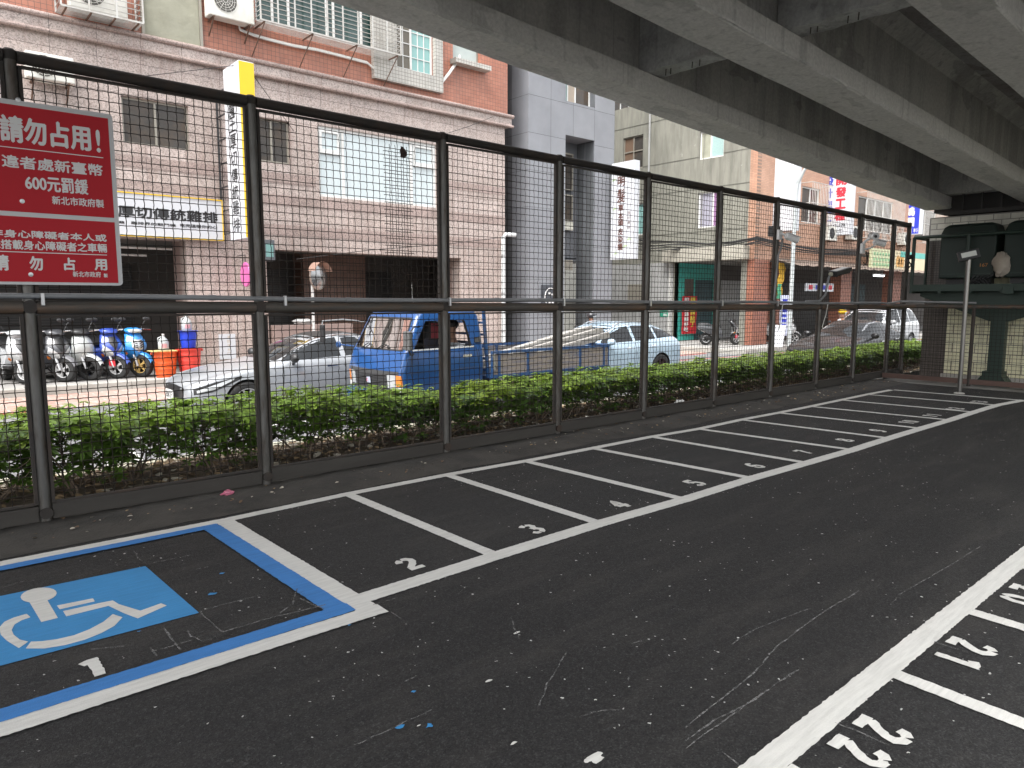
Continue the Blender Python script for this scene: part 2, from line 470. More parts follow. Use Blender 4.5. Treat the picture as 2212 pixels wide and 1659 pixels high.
mb = MB()                                                     # rough concrete margin under the fence, lumpy
N = 110
rows = []
for i in range(N + 1):
    x = -9 + 24.9 * i / N; r = []
    for j in range(7):
        y = 5.765 + 0.885 * j / 6 + (random.uniform(-0.035, 0.035) if j in (0,) else 0)
        z = [0.004, 0.012, 0.02, 0.03, 0.03, 0.03, 0.02][j] + (random.uniform(-0.01, 0.012) if 0 < j < 6 else 0)
        r.append((x, y, z))
    rows.append(r)
mb.loft(rows, caps=False, closed=False)
mb.box(-9, 15.9, 6.35, 6.64, -0.3, 0.012)
struct(mb.build('concrete_margin', M_STRIP, smooth=True))
mb = MB()
mb.box(15.9, 17.3, -10, 6.64, -0.3, 0.006)
struct(mb.build('concrete_apron', mat('apron_concrete', (0.2, 0.195, 0.18), 0.9, var=0.25, scale=2, bmp=0.4, bscale=40, dirt=(0.06, 0.055, 0.045), dscale=1.2, damt=0.8)))
mb = MB()                                                     # planting bed
rows = []
for i in range(161):
    x = -9 + 40 * i / 160
    rows.append([(x, 6.64 + 1.46 * j / 8, -0.01 + 0.05 * sin(pi * j / 8) + random.uniform(-0.02, 0.03)) for j in range(9)])
mb.loft(rows, caps=False, closed=False)
bed = struct(mb.build('planting_bed', M_SOIL, smooth=True))
mb = MB()
for i in range(33):
    x = -9 + 1.22 * i
    mb.box(x, x + 1.208, 8.1, 8.28, -0.4, 0.03 + random.uniform(-0.006, 0.006))
struct(mb.build('planter_kerb', M_KERBY, bevel=0.015))
street = struct(MB().box(-60, 120, 8.28, 15.6, -0.41, Z_ST).build('street', M_STREET))
struct(MB().box(-60, 24, 15.6, 17.9, -0.41, Z_ST + 0.004).build('red_paver_strip', M_PAVER))
mb = MB()
for i in range(60):
    x = -30 + 1.0 * i
    if x < 23.5: mb.box(x, x + 0.99, 17.85, 18.15, -0.4, Z_PV + random.uniform(-0.004, 0.006))
mb.box(23.6, 60, 14.05, 14.3, -0.4, Z_PV)
mb.box(23.4, 23.66, 14.05, 18.15, -0.4, Z_PV)
struct(mb.build('kerb', M_KERB, bevel=0.012))
struct(MB().box(-30, 60, 18.15, 30, -0.4, Z_PV - 0.004).box(23.66, 60, 14.3, 18.16, -0.4, Z_PV - 0.004).build('pavement', M_PAVE))

# lines on the street
mb = MB()
mb.strip([(2.0, 9.1), (2.12, 10.5)], 0.42, Z_ST + 0.004, 0.01)
mb.strip([(-8, 11.2), (1, 11.2)], 0.12, Z_ST + 0.004, 0.005); mb.strip([(4, 11.2), (9, 11.2)], 0.12, Z_ST + 0.004, 0.005)
mb.strip([(-8, 8.62), (16, 8.62), (60, 8.62)], 0.1, Z_ST + 0.004, 0.005)
mb.strip([(19, 13.3), (26, 13.1), (48, 13.1)], 0.14, Z_ST + 0.004, 0.005)
mb.build('lane_line', M_WHITE, street)
mb = MB(); mb.strip([(-30, 15.45), (23, 15.45)], 0.12, Z_ST + 0.004, 0.004); mb.strip([(17, 14.6), (24, 13.75), (50, 13.75)], 0.1, Z_ST + 0.004, 0.004)
mb.build('red_kerb_line', mat('red_line_paint', (0.42, 0.09, 0.06), 0.7, var=0.25, scale=5), street)

# ---------------------------------------------------------------- bay markings, each painted piece a part of the car park
outer = [gz(*p) for p in [(1060, 1197), (1285, 1128), (1467, 1077), (1613, 1032), (1732, 999), (1831, 971), (1910, 946), (1980, 925), (2042, 907), (2095, 890), (2145, 875), (2204, 864)]]
inner = [gz(*p) for p in [(490, 1130), (755, 1070), (970, 1028), (1140, 998), (1285, 970), (1412, 945), (1514, 928), (1606, 908), (1686, 893), (1755, 879), (1821, 865), (1877, 853), (1930, 843)]]
Z1 = 0.004
MB().strip([(-3, 5.685), (0.4, 5.665), (1.86, 5.645)] + [(p.x, p.y + 0.04) for p in inner[1:]], 0.105, Z1, 0.003, .02).build('bay_end_line', M_WHITE, lot)
MB().strip([(1.84, 3.60)] + [(p.x, p.y - 0.055) for p in outer], (0.14, 0.13), Z1 + .001, 0.003, .02).build('bay_front_line', M_WHITE, lot)
for a, b in zip(inner[1:], outer):
    last = b is outer[-1]
    MB().strip([(a.x + (0.02 if last else 0), a.y), (b.x - (0.08 if last else 0), b.y)], 0.10, Z1 + 0.002, 0.003, .02).build('bay_divider_line', M_WHITE, lot)
# bay 1: white frame, blue frame, blue pad, wheelchair
mb = MB(); mb.strip([(1.855, 5.6), (1.905, 3.42)], 0.135, Z1 + 0.0022, 0.003, .02); mb.strip([(-3, 3.42), (1.2, 3.418), (1.975, 3.405)], 0.125, Z1 + 0.0034, 0.003, .02)
mb.build('bay_frame_line', M_WHITE, lot)
mb = MB(); mb.strip([(1.725, 5.53), (1.775, 3.5)], 0.13, Z1 + 0.0044, 0.0025, .02); mb.strip([(-3, 3.535), (1.845, 3.535)], 0.118, Z1 + 0.0054, 0.0025, .02); mb.strip([(-3, 5.565), (0.4, 5.545), (1.78, 5.535)], 0.10, Z1 + 0.0062, 0.0025, .02)
mb.build('blue_bay_line', M_BLUE, lot)
MB().add([(*gz(x, y).xy, Z1) for x, y in ((314, 1224), (430, 1325), (0, 1440), (-150, 1478), (-180, 1330), (0, 1289))], [(0, 1, 2, 3, 4, 5)]).build('blue_pad', M_BLUEPAD, lot)

def symbol(z):
    mb = MB(); q = lambda x, y: Vector((*gz(x * 0.3721, 1042 + y * 0.3721, 0).xy, z))
    def poly(ps): mb.add([q(*p) for p in ps], [tuple(range(len(ps)))])
    z += .0012
    poly([(225 + 105 * cos(2 * pi * k / 20) - 0, 660 + 42 * sin(2 * pi * k / 20) - 12 * cos(2 * pi * k / 20)) for k in range(20)])
    z -= .0012
    poly([(165, 690), (270, 680), (337, 792), (240, 816)])
    poly([(330, 720), (540, 678), (551, 696), (347, 742)])
    poly([(366, 752), (585, 704), (655, 690), (690, 712), (815, 750), (800, 795), (720, 765), (630, 722), (385, 783)])
    poly([(815, 750), (935, 707), (968, 720), (800, 795)])
    def arc(ps, qs):
        n = len(ps)
        mb.add([q(*p) for p in ps] + [q(*p) for p in qs], [(i, i + 1, n + i + 1, n + i) for i in range(n - 1)])
    arc([(155, 768), (80, 790), (25, 815), (-5, 850), (5, 890), (40, 925), (110, 968)], [(178, 788), (125, 806), (85, 830), (68, 862), (80, 890), (115, 918), (165, 930)])
    arc([(655, 770), (600, 815), (520, 858), (430, 893), (330, 916), (240, 928), (180, 930)], [(712, 788), (665, 838), (590, 880), (490, 920), (380, 950), (260, 970), (150, 970)])
    return mb
symbol(Z1 + 0.0015).build('wheelchair_symbol', M_WHITE, lot)

DIGITS = {
    '0': [[(.30 + .25 * cos(q), .5 + .46 * sin(q)) for q in [R(100 + 16 * k) for k in range(11)]], [(.30 + .25 * cos(q), .5 + .46 * sin(q)) for q in [R(-80 + 16 * k) for k in range(11)]]],
    '1': [[(.33, 1.0), (.33, 0)], [(.24, .88), (.06, .80)]],
    '2': [[(.05, .72), (.08, .86), (.2, .96)], [(.26, .97), (.42, .94), (.53, .80), (.50, .62), (.38, .44), (.14, .16)], [(.03, .06), (.60, .06)]],
    '3': [[(.05, .84), (.18, .96), (.28, .97)], [(.34, .97), (.48, .90), (.53, .75), (.44, .58), (.26, .52)], [(.30, .49), (.46, .44), (.55, .27), (.47, .10), (.34, .03)], [(.28, .03), (.14, .05), (.03, .18)]],
    '4': [[(.42, 0), (.42, .26)], [(.42, .36), (.42, 1.0), (.04, .36)], [(.0, .30), (.62, .30)]],
    '5': [[(.55, .94), (.12, .94), (.09, .60)], [(.10, .54), (.3, .60), (.48, .52), (.55, .32), (.47, .12), (.32, .03)], [(.26, .03), (.12, .06), (.02, .18)]],
    '6': [[(.52, .86), (.38, .97), (.24, .93), (.10, .70), (.06, .42)], [(.05, .36), (.1, .14), (.26, .03), (.42, .07), (.54, .26), (.48, .47), (.30, .56), (.14, .47)]],
    '7': [[(.02, .94), (.58, .94)], [(.55, .86), (.36, .5), (.24, 0)]],
    '8': [[(.27, .52), (.10, .65), (.10, .85), (.27, .97)], [(.33, .97), (.50, .85), (.50, .65), (.33, .52)], [(.27, .49), (.07, .36), (.06, .14), (.27, .03)], [(.33, .03), (.54, .14), (.53, .36), (.33, .49)]],
    '9': [[(.08, .14), (.22, .03), (.36, .07), (.50, .30), (.54, .58)], [(.55, .64), (.5, .86), (.34, .97), (.18, .93), (.06, .74), (.12, .53), (.30, .44), (.46, .53)]]}
def stencil(body, cx, cy, h, flip=False, wd=.24, pitch=.82, wide=.95):
    """painted stencil number, read from the aisle; strokes broken where the stencil bridges were"""
    mb = MB(); n = len(body); q = 0
    for i, ch in enumerate(body):
        for st in DIGITS[ch]:
            pts = []
            for a, b_ in st:
                u = ((a - .3) * wide + (i - (n - 1) / 2) * pitch) * h; v = (b_ - .5) * h
                pts.append((cx - u, cy - v) if flip else (cx + u, cy + v))
            q += 1; mb.strip(pts, wd * h, Z1 + .001 + q * .0004, .003, .02)
    return mb.build('bay_number', M_WHITE, lot)
stencil('1', 0.597, 3.735, 0.2, wd=.25)
for n, (px, py) in zip(range(2, 14), ((887, 1221), (1153, 1145), (1345, 1093), (1513, 1047), (1646, 1010), (1753, 980), (1848, 955), (1925, 935), (1993, 916), (2050, 902), (2100, 888), (2153, 873))):
    p = gz(px, py); stencil(str(n), p.x, 3.885, 0.2)
# right-hand row
MB().strip([(0.5, 1.268), (2.4, 1.265), (15.5, 1.265)], 0.118, Z1, 0.003, .02).build('bay_front_line', M_WHITE, lot)
for k in range(13):
    x = 1.36 + 1.03 * k; MB().strip([(x, 1.205), (x - 0.03, 0.2), (x - 0.06, -0.7)], 0.095, Z1 + 0.002, 0.003, .02).build('bay_divider_line', M_WHITE, lot)
for t, x in (('22', 2.815), ('21', 3.89), ('20', 4.95), ('19', 5.98)): stencil(t, x, 1.065, 0.19, True, pitch=1.13)
# chalk marks and scrapes
def px_strip(lst, wd):
    mb = MB()
    for pts in lst:
        P = [gz(x, y).xy for x, y in pts]
        Q = []
        for a, b in zip(P[:-1], P[1:]):
            for i in range(4): Q.append(a.lerp(b, i / 4) + Vector((random.uniform(-.004, .004), random.uniform(-.004, .004))))
        Q.append(P[-1]); mb.strip([tuple(q) for q in Q], wd * random.uniform(0.7, 1.3), Z1 + 0.0075 + random.uniform(-0.0008, 0.0008), wd * 0.35, 0.03)
    return mb
A = lambda l: [(x * 0.3721, 1042 + y * 0.3721) for x, y in l]
B = lambda l: [(1481 + x * 0.33, 1152 + y * 0.33) for x, y in l]
C = lambda l: [(658 + x * 0.372, 1262 + y * 0.372) for x, y in l]
px_strip([A([(780, 410), (800, 450), (850, 480)]), A([(850, 485), (1110, 430)]), A([(1155, 757), (1290, 880)]), A([(1160, 757), (1530, 658)]), A([(1290, 880), (1600, 790), (1890, 720)]), A([(1740, 685), (1880, 745)]),
          A([(1610, 780), (1680, 730)]), A([(880, 995), (1110, 930)]), A([(950, 860), (1050, 985)]), A([(870, 970), (915, 1020)]), A([(1085, 870), (1110, 905), (1170, 930)]), A([(0, 625), (120, 585), (200, 578)]), A([(520, 980), (720, 962)]),
          A([(1140, 515), (1210, 500)]), A([(1700, 720), (1710, 660), (1730, 625)]), A([(420, 1610), (530, 1575)]), A([(1880, 515), (1940, 480)]), A([(670, 470), (680, 492)])], 0.0075).build('chalk_mark', M_CHALK, lot)
px_strip([B([(0, 1370), (200, 1235), (450, 1100), (740, 905)]), B([(0, 1420), (300, 1210), (500, 1060)]), B([(540, 810), (640, 720), (850, 560), (1130, 390)]), B([(1340, 480), (1400, 410), (1650, 270), (1930, 95)]), B([(300, 740), (450, 640), (800, 510)]),
          B([(980, 1255), (1150, 1320), (1330, 1405)]), B([(1630, 725), (1850, 795)]), B([(240, 1450), (350, 1530)]), B([(0, 1290), (450, 930), (540, 820)])], 0.0065).build('scrape', M_CHALK, lot)
px_strip([C([(1360, 720), (1410, 590), (1520, 410)]), C([(1610, 780), (1700, 750), (1830, 742)]), C([(290, 950), (440, 880), (740, 740)]), C([(1200, 210), (1245, 330)]), C([(1890, 358), (1960, 342)]), C([(890, 70), (940, 20)]), C([(400, 130), (540, 88)]), C([(500, 170), (560, 210)]),
          C([(1880, 590), (1885, 545)]), C([(560, 590), (650, 545)]), C([(2130, 150), (2210, 160)])], 0.0065).build('scrape', M_CHALK, lot)
M_SMUDGE = mat('chalk_smudge', (0.15, 0.15, 0.145), 0.95, var=0.2, scale=20)
_n = M_SMUDGE.node_tree; _t = nn(_n, 'ShaderNodeBsdfTransparent'); _m = nn(_n, 'ShaderNodeMixShader')
_n.links.new(ramp(_n, noise(_n, ocoord(_n), 30, 7, .85), [(.52, 0), (.72, .7)]), _m.inputs[0]); _n.links.new(_t.outputs[0], _m.inputs[1]); _n.links.new(_n.nodes['Principled BSDF'].outputs[0], _m.inputs[2])
_n.links.new(_m.outputs[0], _n.nodes['Material Output'].inputs['Surface'])
mb = MB()
for px, py, rx, ry in ((455, 1378, .12, .06), (420, 1372, .08, .05), (527, 1638, .09, .07), (500, 1640, .07, .05), (640, 1290, .1, .06)):
    c = gz(px, py); mb.add([(c.x + rx * random.uniform(.6, 1.1) * cos(2 * pi * k / 14), c.y + ry * random.uniform(.6, 1.1) * sin(2 * pi * k / 14), Z1 + 0.006) for k in range(14)], [tuple(range(14))])
mb.build('chalk_smudge', M_SMUDGE, lot)
mb = MB()
for px, py, r in ((1283, 1638, 0.035), (1290, 1644, 0.03), (1272, 1645, 0.025), (1057, 1473, 0.018), (1110, 1608, 0.014), (1117, 1369, 0.018), (905, 1570, 0.008)):
    c = gz(px, py); mb.add([(c.x + r * random.uniform(.6, 1.2) * cos(2 * pi * k / 9) * 1.3, c.y + r * random.uniform(.5, 1) * sin(2 * pi * k / 9) * .6, Z1 + 0.002 + r * .05) for k in range(9)], [tuple(range(9))])
mb.build('paint_splash', M_WHITE, lot)
mb = MB()
for px, py, r in ((865, 1572, 0.022), (928, 1570, 0.02), (893, 1496, 0.012), (460, 1284, 0.025), (480, 1240, 0.016), (755, 1352, 0.012), (300, 1366, 0.01)):
    c = gz(px, py); mb.add([(c.x + r * random.uniform(.4, 1.3) * cos(2 * pi * k / 9), c.y + r * random.uniform(.3, 1.1) * sin(2 * pi * k / 9), Z1 + 0.002) for k in range(9)], [tuple(range(9))])
mb.build('blue_paint_splash', M_BLUEPAD, lot)

# ================================================================== VIADUCT
def concrete(name, col, stain, amt=0.8, stretch=(1, 1, 1), sc=0.9):
    m, nt, b = base(name, 0.85, spec=0.3)
    oc = ocoord(nt)
    c = mixc(nt, noise(nt, oc, 1.2, 6, 0.62), sc3(col, 0.85), sc3(col, 1.10))
    f = ramp(nt, noise(nt, oc, sc, 7, 0.62, stretch), [(0.46, 0.0), (0.56, amt * 0.6), (0.72, amt)])
    c = mixc(nt, f, c, stain)
    # damp patches with a hard rim, and pale lime bloom
    f = ramp(nt, noise(nt, oc, 1.7, 3, 0.5, (0.55, 1.4, 1.1)), [(0.60, 0.0), (0.615, 0.5), (0.7, 0.35)])
    c = mixc(nt, f, c, sc3(stain, 0.8))
    f = ramp(nt, noise(nt, oc, 3.1, 8, 0.72, (1, 1, 0.5)), [(0.62, 0.0), (0.72, 0.45)])
    c = mixc(nt, f, c, sc3(col, 1.18))
    # vertical runs
    f = ramp(nt, noise(nt, oc, 3.5, 5, 0.6, (2.4, 2.4, 0.12)), [(0.55, 0.0), (0.7, 0.55)])
    c = mixc(nt, f, c, sc3(stain, 0.7))
    g = ramp(nt, noise(nt, oc, 24, 6, 0.7), [(0.3, 0.80), (0.7, 1.14)])
    c = mixc(nt, 1.0, c, g, 'MULTIPLY')
    # shuttering board joints
    wv = nn(nt, 'ShaderNodeSeparateXYZ'); nt.links.new(oc, wv.inputs[0])
    md = nn(nt, 'ShaderNodeMath', operation='PINGPONG'); md.inputs[1].default_value = 1.1; nt.links.new(wv.outputs['X'], md.inputs[0])
    c = mixc(nt, ramp(nt, md.outputs[0], [(0.0, 0.45), (0.012, 0.0)]), c, sc3(stain, 0.7))
    nt.links.new(c, b.inputs['Base Color'])
    bump(nt, b, noise(nt, oc, 30, 6, 0.7), 0.4, 0.015)
    return m
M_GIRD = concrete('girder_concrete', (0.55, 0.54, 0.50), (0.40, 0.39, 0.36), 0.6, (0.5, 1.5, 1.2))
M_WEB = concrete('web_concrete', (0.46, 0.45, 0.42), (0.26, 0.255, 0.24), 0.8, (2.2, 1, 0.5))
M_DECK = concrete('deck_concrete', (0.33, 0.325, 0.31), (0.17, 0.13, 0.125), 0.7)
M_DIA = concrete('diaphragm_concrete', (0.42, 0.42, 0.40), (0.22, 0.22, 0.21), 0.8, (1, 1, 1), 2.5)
via = thing('viaduct', 'grey concrete viaduct of parallel beams sloping down over the car park', 'viaduct')
GS = -0.051
gzb = lambda x: 4.55 + GS * x
X0, X1 = -14.0, 17.35
for yb in (0.36, 2.13, 3.90, 5.69):
    prof = [(0, 0), (0.47, 0), (0.49, 0.02), (0.49, 0.235), (0.34, 0.36), (0.34, 1.0), (0.55, 1.14), (-0.08, 1.14), (0.13, 1.0), (0.13, 0.36), (-0.02, 0.235), (-0.02, 0.02)]
    fl = [p for p in prof if p[1] < 0.3]
    mb = MB()
    K = 60
    rings = []
    for i in range(K + 1):
        x = X0 + (X1 - X0) * i / K
        rings.append([(x, yb + p[0] + random.uniform(-.004, .004), gzb(x) + p[1] + random.uniform(-.004, .004)) for p in fl])
    mb.loft(rings)
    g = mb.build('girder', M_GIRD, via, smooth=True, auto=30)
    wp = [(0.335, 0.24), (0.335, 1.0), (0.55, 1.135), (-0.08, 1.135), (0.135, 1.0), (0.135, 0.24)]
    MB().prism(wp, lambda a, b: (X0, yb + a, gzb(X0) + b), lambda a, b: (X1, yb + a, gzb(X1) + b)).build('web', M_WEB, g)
    # cast ridge of leaked grout along the lower arris
    pts = [(X0 + (X1 - X0) * i / 160, yb - 0.016 + random.uniform(-.006, .004), gzb(X0 + (X1 - X0) * i / 160) + 0.02 + random.uniform(-.01, .012)) for i in range(161)]
    MB().tube(pts, [0.012 + random.uniform(-.006, .008) for _ in pts], 5).build('grout_ridge', M_GIRD, g, smooth=True)
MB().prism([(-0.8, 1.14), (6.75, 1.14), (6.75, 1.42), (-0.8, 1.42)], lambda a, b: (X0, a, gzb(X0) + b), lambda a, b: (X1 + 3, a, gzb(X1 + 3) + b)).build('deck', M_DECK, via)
for xd, ya, yb in ((7.05, 4.26, 5.81), (7.05, 2.49, 4.02), (7.05, .72, 2.25), (-3.2, 4.26, 5.81), (-3.2, 2.49, 4.02)):
    mb = MB()
    zb = gzb(xd) + 0.245
    K = 14
    rings = []
    for i in range(K + 1):
        y = ya + (yb - ya) * i / K
        e = random.uniform(-0.015, 0.015) if 3 < i < K - 1 else 0
        rings.append([(xd, y, zb + e), (xd + 0.30, y, zb + e * .5), (xd + 0.30, y, zb + 0.9), (xd, y, zb + 0.9)])
    mb.loft(rings)
    d = mb.build('diaphragm', M_DIA, via)
    mb = MB()
    for y in (ya + .75, ya + .85, ya + 1.15, ya + 1.22):
        mb.tube([(xd + .1, y, zb + .02), (xd + .1, y + .005, zb - 0.06)], 0.006, 5)
    mb.build('rebar_stub', mat('rusty_bar', (0.06, 0.05, 0.04), 0.9), d)
# bearing and jack beam zone at the pier
MB().box(17.0, 17.34, .5, 5.9, gzb(17) + 0.25, gzb(17) + 1.1).build('end_diaphragm', M_WEB, via)

# pier
M_CREAM = tilemat('cream_wall_tiles', (0.70, 0.67, 0.46), (0.76, 0.73, 0.52), (0.20, 0.19, 0.15), 0.43, 0.2, 'x', 0.009, rough=0.35, stain=(0.30, 0.28, 0.2), svar=0.1)
M_CREAMB = tilemat('pale_wall_tiles', (0.56, 0.55, 0.47), (0.62, 0.61, 0.53), (0.22, 0.21, 0.18), 0.30, 0.12, 'x', 0.008, rough=0.35, stain=(0.28, 0.27, 0.23))
M_BROWN = tilemat('brown_mosaic', (0.085, 0.07, 0.06), (0.11, 0.09, 0.078), (0.04, 0.035, 0.03), 0.05, 0.05, 'x', 0.006, 0.0, rough=0.4)
pier = thing('bridge_pier', 'tiled viaduct pier with cream wall behind the green platform', 'pier', (17.8, 2, 0))
MB().box(17.34, 18.6, -4, 6.06, -0.3, 3.50).build('pier_wall', mat('pier_concrete', (0.3, 0.29, 0.27), 0.85, bmp=0.3), pier)
MB().box(17.31, 17.338, -4, 5.57, 0.02, 3.0).build('cream_tiles', M_CREAM, pier)
MB().box(17.30, 17.338, -4, 6.02, 3.004, 3.48).build('upper_tiles', M_CREAMB, pier)
MB().box(17.305, 17.338, 5.574, 6.05, 0.02, 3.0).build('brown_tiles', M_BROWN, pier)
MB().box(17.2, 17.31, -4, 5.6, 0.0, 0.13).build('plinth', M_KERB, pier, bevel=0.01)
mb = MB().box(17.22, 17.9, -4, 5.75, 3.52, 3.60)
for k in range(9): mb.box(17.24, 17.3, 2.6 + k * .35, 2.64 + k * .35, 3.60, 4.0)
mb.box(17.5, 18.6, -4, 6.05, 3.61, 5.2)
mb.build('bearing_shelf', mat('dark_bearing', (0.05, 0.048, 0.045), 0.8), pier)
# ================================================================== FENCE
M_STEEL = mat('worn_galvanised_pipe', (0.115, 0.112, 0.105), 0.42, 0.6, var=0.35, scale=9, stretch=(3, 3, 0.6), dirt=(0.05, 0.036, 0.026), dscale=5, damt=0.9, bmp=0.1, bscale=80)
M_RUST = mat('rusty_angle_iron', (0.028, 0.024, 0.021), 0.75, 0.1, var=0.35, scale=7, dirt=(0.07, 0.04, 0.024), dscale=4, damt=0.5, bmp=0.25, bscale=60)
M_RAIL = mat('rusty_rail', (0.065, 0.058, 0.05), 0.6, 0.2, var=0.3, scale=5, stretch=(0.5, 3, 3), dirt=(0.17, 0.09, 0.045), dscale=2.6, damt=0.65, bmp=0.2, bscale=60)
M_BOT = mat('dirty_bottom_rail', (0.042, 0.038, 0.033), 0.75, 0.1, var=0.35, scale=3, stretch=(0.5, 3, 3), dirt=(0.035, 0.03, 0.026), dscale=2.2, damt=0.8, bmp=0.25, bscale=50)
M_WIRE = mat('mesh_wire', (0.017, 0.014, 0.012), 0.75, 0.0, var=0.4, scale=12, dirt=(0.045, 0.026, 0.015), dscale=5, spec=.2)
M_PVC = mat('grey_conduit', (0.20, 0.205, 0.21), 0.4, var=0.08, dirt=(0.1, 0.1, 0.1), dscale=3)
M_GALV = mat('galvanised_clip', (0.5, 0.5, 0.5), 0.35, 0.8)
PX = [-4.4, -2.68, -0.95, 0.78, 2.53, 4.59, 6.34, 8.07, 9.84, 11.56, 13.24, 14.81, 16.45, 17.28]
ft = lambda x: 3.495 - 0.0068 * x
fm = lambda x: 1.715 - 0.0075 * x
PITCHW = 0.072
fence = thing('wire_mesh_fence', 'tall rusty steel fence of crimped wire mesh panels beside the bay row', 'fence', (7, FY, 0))

def mesh_panel(fn, u0, u1, v0, v1, r=0.0035):
    """crimped wires woven over and under; fn(u, v, d)"""
    mb = MB()
    nu = max(2, round((u1 - u0) / PITCHW)); nv = max(2, round((v1 - v0) / PITCHW))
    su, sv = (u1 - u0) / nu, (v1 - v0) / nv
    wob = random.uniform(-.005, .005)
    for i in range(1, nu):
        u = u0 + i * su; pts = []
        for j in range(nv * 2 + 1):
            v = v0 + j * sv / 2
            s = (1 if (i + j // 2) % 2 else -1) if j % 2 == 0 else 0
            pts.append(fn(u + (0.0024 if j % 2 else -0.0024) + wob * sin(3 * (v - v0)), v, s * 0.004))
        mb.tube(pts, r, 4, cap=False)
    for j in range(1, nv):
        v = v0 + j * sv; pts = []
        for i in range(nu * 2 + 1):
            u = u0 + i * su / 2
            s = (-1 if (j + i // 2) % 2 else 1) if i % 2 == 0 else 0
            pts.append(fn(u, v + (0.0012 if i % 2 else -0.0012), s * 0.004))
        mb.tube(pts, r, 4, cap=False)
    return mb
fs = facing_street(FY)
for k, x in enumerate(PX):
    zt = ft(x)
    p = MB().tube([(x, FY, -0.02), (x, FY, zt - 0.02)], 0.043, 16).build('post', M_STEEL, fence, smooth=True)
    MB().tube([(x, FY, zt - 0.03), (x, FY, zt + 0.035), (x, FY, zt + 0.05)], [0.047, 0.047, 0.03], 14).build('cap', M_RUST, p, smooth=True)
    MB().tube([(x, FY - 0.05, fm(x) - 0.02), (x, FY + 0.05, fm(x) - 0.02)], 0.05, 12).build('rail_joint', M_RUST, p, smooth=True)
    MB().tube([(x, FY - 0.047, 0.1), (x, FY + 0.04, 0.1)], 0.045, 12).build('rail_joint', M_RUST, p, smooth=True)
for a, b in zip(PX[:-1], PX[1:]):
    d = 0.043
    MB().tube([(a + d, FY, ft(a)), (b - d, FY, ft(b))], 0.045, 14).build('top_rail', M_RUST, fence, smooth=True)
    MB().tube([(a + d, FY - 0.005, fm(a) - 0.025), (b - d, FY - 0.005, fm(b) - 0.025)], 0.05, 14).build('middle_rail', M_RAIL, fence, smooth=True)
    mb = MB(); mb.bar((a + d, FY, 0.105), (b - d, FY, 0.095), 0.05, 0.125); mb.build('bottom_rail', M_BOT, fence, bevel=0.008)
    mb = MB()
    for lo, hi in ((0.17, (fm(a) + fm(b)) / 2 - 0.085), ((fm(a) + fm(b)) / 2 + 0.04, (ft(a) + ft(b)) / 2 - 0.055)):
        h0, h1 = lo, hi
        for x in (a + 0.055, b - 0.055):
            mb.box(x - 0.012, x + 0.012, FY - 0.022, FY + 0.022, h0, h1)
        mb.box(a + 0.067, b - 0.067, FY - 0.02, FY + 0.02, h0 - 0.004, h0 + 0.012); mb.box(a + 0.067, b - 0.067, FY - 0.02, FY + 0.02, h1 - 0.014, h1 + 0.004)
    mb.build('panel_frame', M_RUST, fence)
    for lo, hi in ((0.18, (fm(a) + fm(b)) / 2 - 0.09), ((fm(a) + fm(b)) / 2 + 0.045, (ft(a) + ft(b)) / 2 - 0.06)):
        mesh_panel(fs, a + 0.06, b - 0.06, lo, hi).build('mesh_panel', M_WIRE, fence)
# doubled piece of mesh with a clump of rusty wrap in the third panel
a, b = gy(826, 300, FY), gy(885, 600, FY)
mb = mesh_panel(facing_street(FY - 0.012), a.x, b.x + 0.05, 1.86, 3.3)
mb.build('mesh_patch', M_WIRE, fence)
c = gy(871, 330, FY - 0.03)
MB().blob((c.x, c.y, c.z), 0.05, 9, 7, 0.25, (0.7, 0.5, 1.1)).build('wire_clump', mat('brown_wrap', (0.035, 0.02, 0.015), 0.9), fence)

ef = thing('end_fence', 'low wire mesh fence closing the far end of the car park', 'fence', (16.2, 1.2, 0))
fx = facing_side(16.2)
EY = [6.4, 4.75, 2.9, 1.05, -0.8, -2.65]
for a, b in zip(EY[:-1], EY[1:]):
    MB().tube([(16.2, b, -0.02), (16.2, b, 1.6)], 0.035, 12).build('post', M_RUST, ef, smooth=True)
    MB().tube([(16.2, a, 1.59), (16.2, b, 1.59)], 0.04, 12).build('top_rail', M_RAIL, ef, smooth=True)
    MB().bar((16.2, a, 0.1), (16.2, b, 0.1), 0.05, 0.1).build('bottom_rail', mat('red_rusty_rail', (0.085, 0.05, 0.04), 0.75, var=0.3), ef)
    mesh_panel(fx, -a + 0.05, -b - 0.05, 0.16, 1.55, 0.0032).build('mesh_panel', M_WIRE, ef)

# grey conduit clipped along the middle rail
cond = thing('cable_conduit', 'grey plastic conduit clipped along the top of the fence middle rail', 'conduit', (7, FY - 0.06, 1.75))
pts = [(x, FY - 0.055 + 0.006 * sin(2.1 * x), fm(x) + 0.055 + 0.008 * sin(1.3 * x)) for x in [-0.9 + 0.3 * i for i in range(57)]] + [(16.1, FY - 0.1, fm(16) + 0.05), (16.12, 6.1, 1.69), (16.12, 4.7, 1.665)]
MB().tube(pts, 0.021, 10).build('pipe', M_PVC, cond, smooth=True)
for x in (0.86, 2.75, 4.62, 6.38, 8.1, 9.9, 11.6):
    mb = MB().box(x - 0.012, x + 0.012, FY - 0.082, FY - 0.05, fm(x) - 0.01, fm(x) + 0.082); mb.build('clip', M_GALV, cond, bevel=0.003)
for x in (2.1, 3.4, 5.3, 7.3, 9.0): MB().tube([(x - .03, FY - .055, fm(x) + .055 + 0.008 * sin(1.3 * x)), (x + .03, FY - .055, fm(x) + .055 + 0.008 * sin(1.3 * x))], 0.0245, 10).build('coupling', M_PVC, cond, smooth=True)

